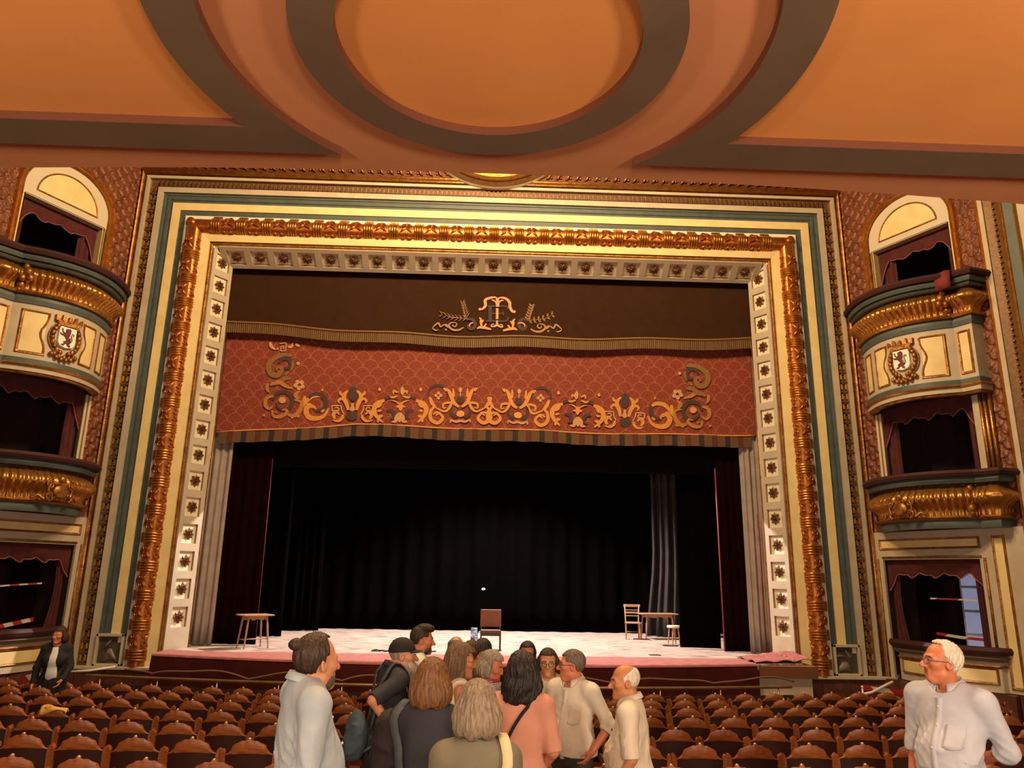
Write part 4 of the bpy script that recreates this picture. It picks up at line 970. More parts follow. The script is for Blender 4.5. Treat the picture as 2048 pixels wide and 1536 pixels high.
# scrolls traced on the cloth, one motif per part; crop frame 510..960 x 680..880, mirrored about the middle of the cloth
E2 = Emb(YV-0.016, (510, 680), 2048/450)
XM, ZMs = None, 0.012
class EmbM(Emb):
    # mirrored copy about the valance's own middle line
    def __init__(s, base, xm): s.b = base; s.xm = xm
    def P(s, p, d=0.012):
        X, Y, Z = s.b.P(p, d); return (2*s.xm-X, Y, Z-0.010*(s.xm-X)*0.0)
XMID = onY(1014, 800, YV)[0]*0+ (onY(531, 800, YV)[0]+onY(1418, 805, YV)[0])/2
E3 = EmbM(E2, XMID)
def motif(name, m, fn):
    for E in (E2, E3):
        mb = MB(); fn(E, mb); mb.build(name, m, valance)
def c_corner(E, mb):
    E.stroke(mb, [(340, 140), (240, 140), (150, 190), (125, 250), (150, 310), (210, 320), (245, 270), (215, 245), (195, 280)], 50); E.stroke(mb, [(150, 400), (230, 380), (290, 330)], 44); E.stroke(mb, [(250, 350), (330, 350)], 36); E.stroke(mb, [(270, 320), (310, 290)], 28); E.stroke(mb, [(340, 190), (345, 240), (320, 280)], 24)
motif('corner_scroll', EO, c_corner)
def c_low(E, mb):
    E.stroke(mb, [(120, 395), (110, 440), (130, 480)], 30); E.stroke(mb, [(170, 510), (110, 530), (95, 590), (130, 625), (165, 600)], 34); E.stroke(mb, [(160, 640), (170, 690), (230, 700), (290, 665), (285, 635), (245, 640)], 32); E.stroke(mb, [(180, 660), (205, 655), (195, 675)], 14); E.stroke(mb, [(140, 410), (220, 385), (280, 420), (350, 445)], 38); E.stroke(mb, [(300, 680), (360, 690), (410, 640), (425, 570), (360, 545)], 40); E.stroke(mb, [(380, 690), (410, 700)], 30); E.stroke(mb, [(400, 540), (370, 500), (410, 465)], 36)
motif('lower_corner_scroll', mat('embroidery_ochre', (0.42, 0.18, 0.035), 0.65, 0, (0.32, 0.13, 0.025), 18), c_low)
motif('corner_flower', EP, lambda E, mb: (E.disc(mb, (250, 548), 34, 30), [E.disc(mb, (405+34*math.cos(q), 410+30*math.sin(q)), 20) for q in (0.5, 1.7, 3.0, 4.2, 5.4)], E.disc(mb, (395, 215), 16), E.disc(mb, (85, 688), 10), E.disc(mb, (340, 702), 14)))
def c_wave(E, mb):
    E.stroke(mb, [(640, 530), (600, 505), (530, 510), (480, 550), (440, 610)], 40); E.stroke(mb, [(455, 510), (450, 560), (445, 600)], 34); E.stroke(mb, [(550, 620), (500, 600), (465, 640), (490, 700), (560, 715), (630, 690), (672, 620)], 48); E.stroke(mb, [(520, 620), (555, 625), (540, 650)], 16); E.stroke(mb, [(470, 590), (510, 580)], 24); E.leaf(mb, (600, 660), (640, 630), 14); E.leaf(mb, (615, 470), (612, 440), 12)
motif('wave_scroll', EG, c_wave)
def c_vase(E, mb):
    for s in (-1, 1):
        F = lambda x, s=s: 888+s*(x-888)
        E.stroke(mb, [(F(850), 640), (F(835), 580), (F(810), 530), (F(820), 490), (F(850), 460)], 40); E.stroke(mb, [(F(830), 570), (F(790), 535), (F(760), 555), (F(775), 580)], 24); E.stroke(mb, [(F(815), 510), (F(780), 490), (F(775), 465)], 24)
        E.stroke(mb, [(F(800), 680), (F(795), 710), (F(760), 738), (F(705), 730)], 28); E.stroke(mb, [(F(730), 720), (F(715), 680), (F(740), 650), (F(770), 680)], 34)
motif('vase_leaves', EG, c_vase)
def c_key(E, mb):
    for s in (-1, 1):
        F = lambda x, s=s: 888+s*(x-888)
        for a, b in (((812, 678), (790, 640)), ((790, 640), (785, 598)), ((785, 598), (700, 600)), ((700, 600), (705, 648)), ((705, 648), (765, 640)), ((765, 640), (760, 616)), ((760, 616), (728, 618))): E.stroke(mb, [(F(a[0]), a[1]), (F(b[0]), b[1])], 11, taper=False)
    E.disc(mb, (888, 625), 20, 28); E.disc(mb, (888, 588), 14); E.stroke(mb, [(850, 630), (888, 640), (926, 630)], 12)
motif('greek_key', EP, c_key)
def c_lily(E, mb):
    E.stroke(mb, [(1320, 665), (1290, 700), (1280, 740), (1245, 745)], 34); E.stroke(mb, [(1320, 665), (1345, 700), (1350, 740), (1388, 745)], 34); E.stroke(mb, [(1318, 670), (1315, 750)], 40); E.disc(mb, (1343, 465), 18, 38); E.leaf(mb, (1343, 450), (1343, 420), 10)
motif('lily', EP, c_lily)
def c_arms(E, mb):
    for s in (-1, 1):
        F = lambda x, s=s: 1322+s*(x-1322)
        E.stroke(mb, [(F(1180), 550), (F(1110), 580), (F(1085), 640), (F(1110), 700), (F(1165), 750)], 44); E.leaf(mb, (F(1110), 620), (F(1165), 575), 16); E.leaf(mb, (F(1110), 650), (F(1160), 640), 14); E.leaf(mb, (F(1120), 700), (F(1170), 690), 18); E.leaf(mb, (F(1120), 720), (F(1120), 755), 14)
        E.stroke(mb, [(F(1300), 510), (F(1250), 525), (F(1230), 510)], 18); E.stroke(mb, [(F(1300), 480), (F(1265), 465), (F(1260), 495)], 20); E.stroke(mb, [(F(1320), 590), (F(1280), 560), (F(1240), 550)], 14); E.leaf(mb, (F(1135), 470), (F(1135), 430), 18)
    E.stroke(mb, [(1325, 570), (1325, 645)], 42); E.stroke(mb, [(1285, 610), (1325, 600), (1370, 610)], 26)
motif('palmette', EG, c_arms)
def c_lyre(E, mb):
    for s in (-1, 1):
        F = lambda x, s=s: 1870+s*(x-1870)
        E.stroke(mb, [(F(1858), 610), (F(1810), 570), (F(1785), 510), (F(1760), 460), (F(1715), 440)], 36); E.stroke(mb, [(F(1810), 520), (F(1805), 440)], 22); E.stroke(mb, [(F(1720), 440), (F(1740), 470)], 16)
        E.stroke(mb, [(F(1640), 600), (F(1600), 650), (F(1600), 720), (F(1660), 755), (F(1710), 715), (F(1680), 670), (F(1645), 690)], 34); E.stroke(mb, [(F(1590), 520), (F(1615), 580), (F(1650), 620)], 34); E.stroke(mb, [(F(1650), 620), (F(1720), 650), (F(1760), 630), (F(1785), 575), (F(1720), 580), (F(1715), 620), (F(1745), 615)], 24); E.stroke(mb, [(F(1620), 680), (F(1650), 660), (F(1690), 660)], 18)
motif('lyre_scroll', EG, c_lyre)
motif('bud', mat('embroidery_orange', (0.72, 0.28, 0.06), 0.65), lambda E, mb: (E.disc(mb, (1870, 672), 38, 30),))
motif('bud_flower', EP, lambda E, mb: ([E.disc(mb, (1670+22*math.cos(q), 506+22*math.sin(q)), 15) for q in (0, 1.57, 3.14, 4.71)], E.disc(mb, (1870, 455), 16, 24), E.stroke(mb, [(1870, 475), (1870, 520)], 12), E.stroke(mb, [(1780, 755), (1785, 730), (1830, 745), (1870, 735), (1910, 745), (1955, 730), (1958, 755)], 22)))
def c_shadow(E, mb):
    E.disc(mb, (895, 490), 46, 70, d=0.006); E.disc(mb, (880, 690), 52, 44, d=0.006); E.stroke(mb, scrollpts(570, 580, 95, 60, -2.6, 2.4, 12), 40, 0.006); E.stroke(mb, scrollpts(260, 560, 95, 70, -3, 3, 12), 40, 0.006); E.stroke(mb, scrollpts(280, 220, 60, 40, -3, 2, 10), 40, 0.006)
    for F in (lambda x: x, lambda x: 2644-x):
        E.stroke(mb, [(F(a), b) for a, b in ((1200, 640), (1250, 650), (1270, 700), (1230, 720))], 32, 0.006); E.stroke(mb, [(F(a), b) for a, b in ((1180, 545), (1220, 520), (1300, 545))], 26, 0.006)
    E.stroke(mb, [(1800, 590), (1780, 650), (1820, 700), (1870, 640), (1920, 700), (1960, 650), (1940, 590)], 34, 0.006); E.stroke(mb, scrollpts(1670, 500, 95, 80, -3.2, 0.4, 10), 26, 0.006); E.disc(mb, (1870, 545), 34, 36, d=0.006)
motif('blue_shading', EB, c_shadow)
mb = MB()
E2.stroke(mb, [(140, 20), (150, 60), (190, 90)], 30); E2.stroke(mb, [(300, 60), (330, 65), (345, 30)], 22); E2.stroke(mb, [(370, 40), (410, 60)], 26); E2.disc(mb, (208, 82), 10)
for a, b in (((225, 35), (285, 28)), ((285, 28), (278, 100)), ((278, 100), (235, 100)), ((235, 100), (238, 60)), ((238, 60), (262, 58)), ((262, 58), (258, 82))): E2.stroke(mb, [a, b], 9, taper=False)
mb.build('stray_motif', EP, valance)

# ------------------------------------------------------------------ furniture on the stage
PINE = mat('worn_pine', (0.42, 0.24, 0.13), 0.55, 0, (0.34, 0.18, 0.09), 10, stretch=(1, 1, 6))
def turned_leg(mb, a, b, r, n=8):
    A, B = Vector(a), Vector(b); prof = [(0, 1.0), (0.06, 1.1), (0.10, 0.7), (0.13, 1.15), (0.17, 0.8), (0.3, 1.0), (0.6, 0.95), (0.8, 0.8), (0.95, 0.6), (1.0, 0.65)]
    mb.tube([A+(B-A)*t for t, _ in prof], [r*k for _, k in prof], n)
def table(name, label, loc, rz, L, Wd, H, splay, stretch, shape):
    t = thing(name, label, 'table', loc, rz)
    mb = MB(); mb.prism(shape, H-0.028, H, lambda a, b, d: (a, b, d)); mb.build('table_top', PINE, t, bevel=0.006)
    lx, ly = L/2-0.09, Wd/2-0.07
    mb = MB(); K = 16
    for s in (-1, 1):
        for ax in (0, 1):
            half = lx if ax == 0 else ly
            low = [(-half+2*half*i/K, H-0.085-0.045*abs(math.sin(PI*2*i/K))*(1 if 2 < i < K-2 else 0.3)) for i in range(K+1)]
            poly = [(-half, H-0.03), (half, H-0.03)]+low[::-1]
            mb.prism(poly, 0, 0.018, (lambda a, b, d: (a, s*ly+d, b)) if ax == 0 else (lambda a, b, d: (s*lx+d, a, b)))
    mb.build('apron', PINE, t)
    feet = []
    for sx in (-1, 1):
        for sy in (-1, 1):
            mb = MB(); ft = (sx*(lx+splay), sy*(ly+splay*0.7), 0); turned_leg(mb, (sx*lx, sy*ly, H-0.03), ft, 0.026); mb.build('leg', PINE, t, True); feet.append((sx, sy))
    if stretch:
        k = 0.20/H; mb = MB(); q = lambda sx, sy: (sx*(lx+splay*(1-k)), sy*(ly+splay*0.7*(1-k)), 0.20)
        for sx in (-1, 1): mb.tube([q(sx, -1), q(sx, 1)], 0.012, 6)
        mb.tube([((lx+splay*(1-k))*-1, 0, 0.20), ((lx+splay*(1-k)), 0, 0.20)], 0.016, 6); mb.build('stretcher', PINE, t, True)
    return t
table('side_table', 'tall pine table with turned splayed legs near the left stage edge', (-5.50, 0.62, 0), math.radians(38), 0.62, 0.50, 0.76, 0.07, True,
      [(-0.36, -0.30), (0, -0.33), (0.36, -0.30), (0.40, 0), (0.36, 0.30), (0, 0.33), (-0.36, 0.30), (-0.40, 0)])
table('side_table', 'low pine table with scalloped apron beside the chair, right of the stage', (5.20, 5.00, 0), math.radians(6), 0.95, 0.55, 0.74, 0.05, False,
      [(-0.56, -0.33), (0.56, -0.33), (0.60, 0), (0.56, 0.33), (-0.56, 0.33), (-0.60, 0)])
# ladder-back chair
ch = thing('ladder_back_chair', 'pine ladder-back chair standing beside the pine table', 'chair', (4.42, 4.85, 0), math.radians(180-8))
for sx in (-1, 1):
    mb = MB(); mb.tube([(sx*0.19, -0.20, 0), (sx*0.19, -0.18, 0.46), (sx*0.21, -0.23, 0.98)], [0.018, 0.022, 0.018], 8); mb.build('back_post', PINE, ch, True)
    mb = MB(); turned_leg(mb, (sx*0.20, 0.20, 0.45), (sx*0.20, 0.22, 0), 0.022); mb.build('leg', PINE, ch, True)
mb = MB(); mb.prism([(-0.21, -0.21), (0.21, -0.21), (0.24, 0.24), (-0.24, 0.24)], 0.45, 0.485, lambda a, b, d: (a, b, d)); mb.build('seat', PINE, ch, bevel=0.008)
for z0, z1, w_ in ((0.91, 0.985, 0.25), (0.81, 0.83, 0.19), (0.72, 0.77, 0.19), (0.64, 0.665, 0.19)):
    mb = MB(); y0 = -0.18-0.05*(z0-0.46)/0.52; mb.box(-w_, w_, y0-0.02, y0+0.01, z0, z1); mb.build('slat', PINE, ch, bevel=0.006)
mb = MB(); mb.tube([(-0.19, -0.19, 0.2), (0.19, -0.19, 0.2)], 0.011, 6); mb.tube([(-0.2, 0.21, 0.16), (-0.19, -0.19, 0.18)], 0.011, 6); mb.tube([(0.2, 0.21, 0.16), (0.19, -0.19, 0.18)], 0.011, 6); mb.build('stretcher', PINE, ch, True)
# stool
st = thing('small_stool', 'small pine stool with a pale top at the black side curtain', 'stool', (5.26, 3.25, 0), 0.3)
mb = MB(); mb.prism([(0.19*math.cos(2*PI*i/16), 0.19*math.sin(2*PI*i/16)) for i in range(16)], 0.44, 0.50, lambda a, b, d: (a, b, d)); mb.build('seat', mat('stool_top', (0.75, 0.66, 0.55), 0.6), st, bevel=0.01)
for k in range(4):
    q = PI/4+PI/2*k; mb = MB(); turned_leg(mb, (0.12*math.cos(q), 0.12*math.sin(q), 0.44), (0.17*math.cos(q), 0.17*math.sin(q), 0), 0.022); mb.build('leg', PINE, st, True)
# brown chair at the front of the stage, seen from behind the seat
bc = thing('leather_back_chair', 'brown chair with a flat leather back in the middle of the stage', 'chair', (0.16, 1.05, 0), math.radians(180))
DW = mat('dark_walnut', (0.045, 0.018, 0.010), 0.45); LB = mat('tan_leather', (0.20, 0.062, 0.022), 0.45, 0, (0.16, 0.045, 0.016), 6)
for sx in (-1, 1):
    mb = MB(); mb.box(sx*0.235-0.018, sx*0.235+0.018, -0.235, -0.195, 0, 0.92); mb.build('back_post', DW, bc, bevel=0.005)
    mb = MB(); mb.box(sx*0.235-0.02, sx*0.235+0.02, 0.20, 0.24, 0, 0.44); mb.build('leg', DW, bc, bevel=0.005)
mb = MB(); mb.box(-0.26, 0.26, -0.232, -0.185, 0.52, 0.93); mb.build('backrest', LB, bc, bevel=0.012)
mb = MB(); mb.box(-0.25, 0.25, -0.19, 0.25, 0.40, 0.47); mb.build('seat', mat('seat_brown', (0.085, 0.038, 0.02), 0.5), bc, bevel=0.015)
mb = MB(); mb.box(-0.25, 0.25, 0.205, 0.23, 0.33, 0.40); mb.box(-0.25, 0.25, -0.22, -0.2, 0.33, 0.40); mb.build('rail', DW, bc)
# odds and ends left on the stage
mb = MB(); mb.tube([(-2.6+0.12*i/1.5, 0.15+0.10*math.sin(i*1.3), 0.02+0.015*(i % 2)) for i in range(8)], 0.018, 6); mb.tube([(-2.55+0.09*i, 0.2-0.09*math.cos(i*1.7), 0.02) for i in range(6)], 0.014, 6)
tag(mb.build('cable_coil', mat('cable_dark', (0.03, 0.02, 0.02), 0.6), None, True), 'small tangle of dark cable on the stage floor, left of centre', 'cable')
mb = MB(); mb.tube([(-1.75+0.09*i, 0.25+0.03*math.sin(i*2), 0.016) for i in range(8)], 0.015, 6); tag(mb.build('cable_length', MATS['cable_dark'], None, True), 'short length of dark cable on the stage behind the capped man', 'cable')
mb = MB(); mb.tube([(5.05+0.22*math.cos(q), 2.75+0.16*math.sin(q), 0.012) for q in [2*PI*i/16 for i in range(15)]], 0.010, 6); tag(mb.build('cable_loop', MATS['cable_dark'], None, True), 'thin cable loop on the stage below the small stool', 'cable')
for x, y, l in ((-2.35, 3.2, 'dark floor socket plate left of centre on the stage'), (4.05, 0.25, 'dark floor socket plate near the right stage edge')):
    mb = MB(); mb.box(x-0.13, x+0.13, y-0.10, y+0.10, 0.0, 0.012); t = tag(mb.build('floor_socket', mat('socket_dark', (0.05, 0.035, 0.03), 0.6), None), l, 'floor socket', 'floor sockets')
# small working lamp glowing at the back of the stage
lp = thing('stand_lamp', 'small lit work lamp on a stand at the dark back of the stage', 'lamp', (-0.05, 6.3, 0))
mb = MB(); mb.tube([(0, 0, 0), (0, 0, 1.28)], 0.014, 6); mb.build('stand', BLACKC, lp)
mb = MB()
for k in range(3): mb.tube([(0, 0, 0.25), (0.35*math.cos(2.1*k), 0.35*math.sin(2.1*k), 0.0)], 0.012, 6)
mb.build('tripod_legs', BLACKC, lp)
mb = MB(); mb.box(-0.09, 0.09, -0.02, 0.10, 1.24, 1.42); mb.build('lamp_head', BLACKC, lp, bevel=0.01)
EM = bpy.data.materials.new('lamp_glow'); EM.use_nodes = True; EM.node_tree.nodes['Principled BSDF'].inputs['Emission Color'].default_value = (0.85, 0.9, 1, 1); EM.node_tree.nodes['Principled BSDF'].inputs['Emission Strength'].default_value = 6
mb = MB(); mb.blob((0, -0.035, 1.34), (0.055, 0.015, 0.032), 10, 6); mb.build('bulb', EM, lp, True)

# ------------------------------------------------------------------ orchestra rail, cable and tapes
BRASS = mat('brass_rail', (0.50, 0.34, 0.16), 0.3, 0.8, (0.36, 0.22, 0.09), 5)
def rail_y(x): return -4.25+0.016*x*x
rail = thing('orchestra_rail', 'slim brass rail on thin posts between the front row and the stage', 'rail')
mb = MB(); mb.tube([(-7.3+13.0*i/40, rail_y(-7.3+13.0*i/40), -0.14) for i in range(41)], 0.026, 8); mb.build('handrail', BRASS, rail, True)
for i in range(12):
    x = -7.0+1.13*i; mb = MB(); mb.tube([(x, rail_y(x), floor_z(rail_y(x))), (x, rail_y(x), -0.15)], 0.014, 6); mb.build('post', BRASS, rail, True)
wav = []
for i in range(240):
    x = -6.6+12.4*i/239; s = math.sin(x*2.2+0.8*math.sin(x*0.7)); wav.append((x, rail_y(x)+0.12, -0.10+0.105*abs(s)**0.8+0.02*math.sin(x*5)))
mb = MB(); mb.tube(wav, 0.016, 6); tag(mb.build('wavy_cable', mat('cable_brown', (0.17, 0.085, 0.055), 0.6), None, True), 'brown cable looped in waves along the orchestra rail', 'cable')
mb = MB(); 
for i in range(60):
    x = -7.1+12.9*i/60; mb.box(x, x+0.2, rail_y(x)+0.16, rail_y(x)+0.18, floor_z(-4.2)-0.1, -0.30)
tag(mb.build('orchestra_screen', mat('screen_dark', (0.022, 0.008, 0.007), 0.8), None), 'low dark screen behind the orchestra rail', 'screen')
ribbon('barrier_tape', [(-8.1, -4.0, -0.16), (-7.75, -4.05, -0.06), (-7.4, -4.0, -0.02)], 0.13, TAPE, 'red and white tape knotted at the left end of the orchestra rail', 'tape', 'barrier tapes')
mb = MB(); mb.tube([(-7.4, -4.0, -0.02), (-7.0, -3.9, 0.0), (-6.6, -3.8, 0.06)], 0.022, 6); tag(mb.build('tape_end', mat('tape_white', (0.75, 0.66, 0.60), 0.6), None, True), 'white twisted tape end above the left end of the rail', 'tape')
mb = MB(); mb.tube([(6.0, -4.6, -0.34), (6.45, -4.6, -0.16), (6.75, -4.6, -0.10), (7.15, -4.6, 0.08)], 0.024, 6); tag(mb.build('tape_end', MATS['tape_white'], None, True), 'white twisted tape strip at the right end of the front row', 'tape')
ribbon('barrier_tape', [(6.62, -4.6, -0.02), (6.95, -4.6, -0.06), (7.55, -4.6, -0.11)], 0.08, TAPE, 'red and white tape hanging by the right end of the front row', 'tape', 'barrier tapes')
for x, l in ((6.6, 'thin white post holding the tape at the right of the front row'), (7.45, 'short dark post at the right end of the tape')):
    mb = MB(); mb.tube([(x, -4.6, floor_z(-4.6)), (x, -4.6, -0.02)], 0.014, 6); mb.blob((x, -4.6, -0.01), (0.025, 0.025, 0.025), 6, 4); tag(mb.build('tape_post', MATS['tape_white'], None, True), l, 'post')

# ------------------------------------------------------------------ theatre seats
SW = 0.50
def seat_parts():
    P = []
    # crest rail: scalloped top board with a low arched lower edge
    top = []
    for i in range(41):
        x = -0.215+0.43*i/40; a = abs(x)
        if a > 0.175: z = 0.705+0.02*(0.215-a)/0.04
        elif a > 0.15: z = 0.725+0.03*((0.175-a)/0.025)
        else: z = 0.755+0.075*math.sqrt(max(0, 1-(a/0.152)**2))**1.2+0.003*math.cos(a*95)
        if a < 0.02: z += 0.010
        top.append((x, z))
    mb = MB(); n = len(top)
    cy_ = lambda x, z, d: d+0.05*(x/0.215)**2-0.09*(z-0.4)
    bz = [0.702+0.024*math.cos(PI*(0.5-i/(n-1))-0.0)*1.0 for i in range(n)]
    for d in (-0.022, 0.018):
        for k in range(4):
            for (x, zt_), zb_ in zip(top, bz):
                z = zb_+(zt_-zb_)*k/3; dd = d+(0.010 if d < 0 else -0.010)*(1 if k in (0, 3) else 0); mb.v.append((x, cy_(x, z, dd), z))
    for s_ in (0, 1):
        for k in range(3):
            for i in range(n-1): a = s_*4*n+k*n+i; mb.f.append((a, a+1, a+1+n, a+n)); mb.m.append(0)
    for k in (0, 3):
        for i in range(n-1): a = k*n+i; mb.f.append((a, a+1, 4*n+a+1, 4*n+a)); mb.m.append(0)
    P.append(('crest_rail', mb.mesh('crest_rail', WOOD, True, 50), True))
    for s in (-1, 1):
        pl = [(s*0.20, 0.30), (s*0.243, 0.30), (s*0.245, 0.70), (s*0.242, 0.735), (s*0.232, 0.75), (s*0.216, 0.742), (s*0.205, 0.715), (s*0.200, 0.66)]
        mb = MB(); mb.prism(pl, -0.028, 0.022, lambda a, b, d: (a, d+0.05*(a/0.215)**2-0.09*(b-0.4), b)); P.append(('back_post', mb.mesh('back_post', WOOD), True))
    mb = MB(); mb.grid(lambda a, b: (-0.205+0.41*a, -0.006+0.05*((-0.205+0.41*a)/0.215)**2-0.09*(0.33+0.40*b-0.4), 0.33+0.40*b), 8, 2); P.append(('back_panel', mb.mesh('back_panel', LEATHER, True), False))
    mb = MB(); mb.box(-0.21, 0.21, -0.015, 0.03, 0.29, 0.35); P.append(('lower_rail', mb.mesh('lower_rail', WOOD), True))
    mb = MB(); mb.box(-0.195, 0.195, 0.05, 0.12, 0.36, 0.66, lambda x, y, z: (x, y+0.12*(z-0.36), z)); P.append(('tip_up_seat', mb.mesh('tip_up_seat', LEATHER), True))
    for s in (-1, 1):
        mb = MB(); mb.prism([(0.0, 0.55), (0.32, 0.53), (0.36, 0.50), (0.34, 0.47), (0.12, 0.47), (0.09, 0.03), (0.20, 0.0), (-0.05, 0.0), (0.0, 0.03)], s*0.236-0.012, s*0.236+0.012, lambda a, b, d: (d, a, b)); P.append(('side_standard', mb.mesh('side_standard', mat('seat_dark_wood', (0.11, 0.032, 0.010), 0.4, coat=0.2)), True))
    mb = MB(); mb.lathe([(0.004, -0.016), (0.013, -0.012), (0.016, 0.0), (0.013, 0.012), (0.004, 0.016)], (0, -0.032, 0.836), 8, 'y'); P.append(('number_disc', mb.mesh('number_disc', mat('brass_disc', (0.78, 0.58, 0.32), 0.3, 0.7), True), False))
    return P
SP = seat_parts()
ROWN = ['first', 'second', 'third', 'fourth', 'fifth', 'sixth', 'seventh']
ORD = lambda k: ('%d%s' % (k, 'th' if 10 <= k % 100 <= 20 else {1: 'st', 2: 'nd', 3: 'rd'}.get(k % 10, 'th')))
PH_L = [-1.75, -1.50, -1.75, -1.50, -1.58, -1.52, -1.46]   # first left seat beside the aisle
PH_R = [1.70, 1.42, 1.68, 1.44, 1.47, 1.42, 0.90]
half = lambda r: 8.6 - 0.62*r
SEATS = {}
for r in range(7):
    Yc = -5.80-1.065*r; zt = floor_z(Yc)
    for sd, ph, nm in ((-1, PH_L[r], 'left'), (1, PH_R[r], 'right')):
        k = 0; x = ph
        while abs(x) < half(r):
            y = Yc+0.0135*x*x*(1 if r < 3 else 0.8)
            t = thing('theatre_seat', f'carved wooden theatre seat, {ROWN[r]} row from the stage, {ORD(k+1)} {nm} of the aisle', 'theatre seat', (x, y, floor_z(Yc)+0.02), -0.027*x*0.6, 'rows of carved wooden seats')
            for pn, me, bev in SP:
                o = link(pn, me, t)
            SEATS[(r, sd, k)] = t
            k += 1; x += sd*SW
# yellow cloth left on one seat
def pix(P):
    d = Vector(P)-CAM; z = d.dot(fwd); return (1024+FPX*d.dot(rt2)/z, 768-FPX*d.dot(up2)/z)
best = min(SEATS.values(), key=lambda t: math.hypot(pix(t.location+Vector((0, 0, 0.84)))[0]-100, pix(t.location+Vector((0, 0, 0.84)))[1]-1428))
p0 = best.location+Vector((0, 0, 0.0))
def ycl(a, b):
    x = -0.10+0.30*a; top_ = 0.845-0.30*max(0, abs(x)-0.09); v = (b-0.5)*2          # over the crest: v < 0 behind the back, v > 0 in front
    return (p0.x+x, p0.y-0.045+0.035*v+0.012*math.sin(a*9), p0.z+top_+0.012*math.sin(a*7)-0.085*abs(v)**1.5*(0.7+0.5*math.sin(a*5+1)))
mb = MB(); mb.grid(ycl, 14, 8)
o = mb.build('yellow_cloth', mat('yellow_cloth', (0.75, 0.42, 0.08), 0.7), None, True); o.modifiers.new('s', 'SOLIDIFY').thickness = 0.012
tag(o, 'bright yellow cloth left over the back of a seat near the left', 'cloth')

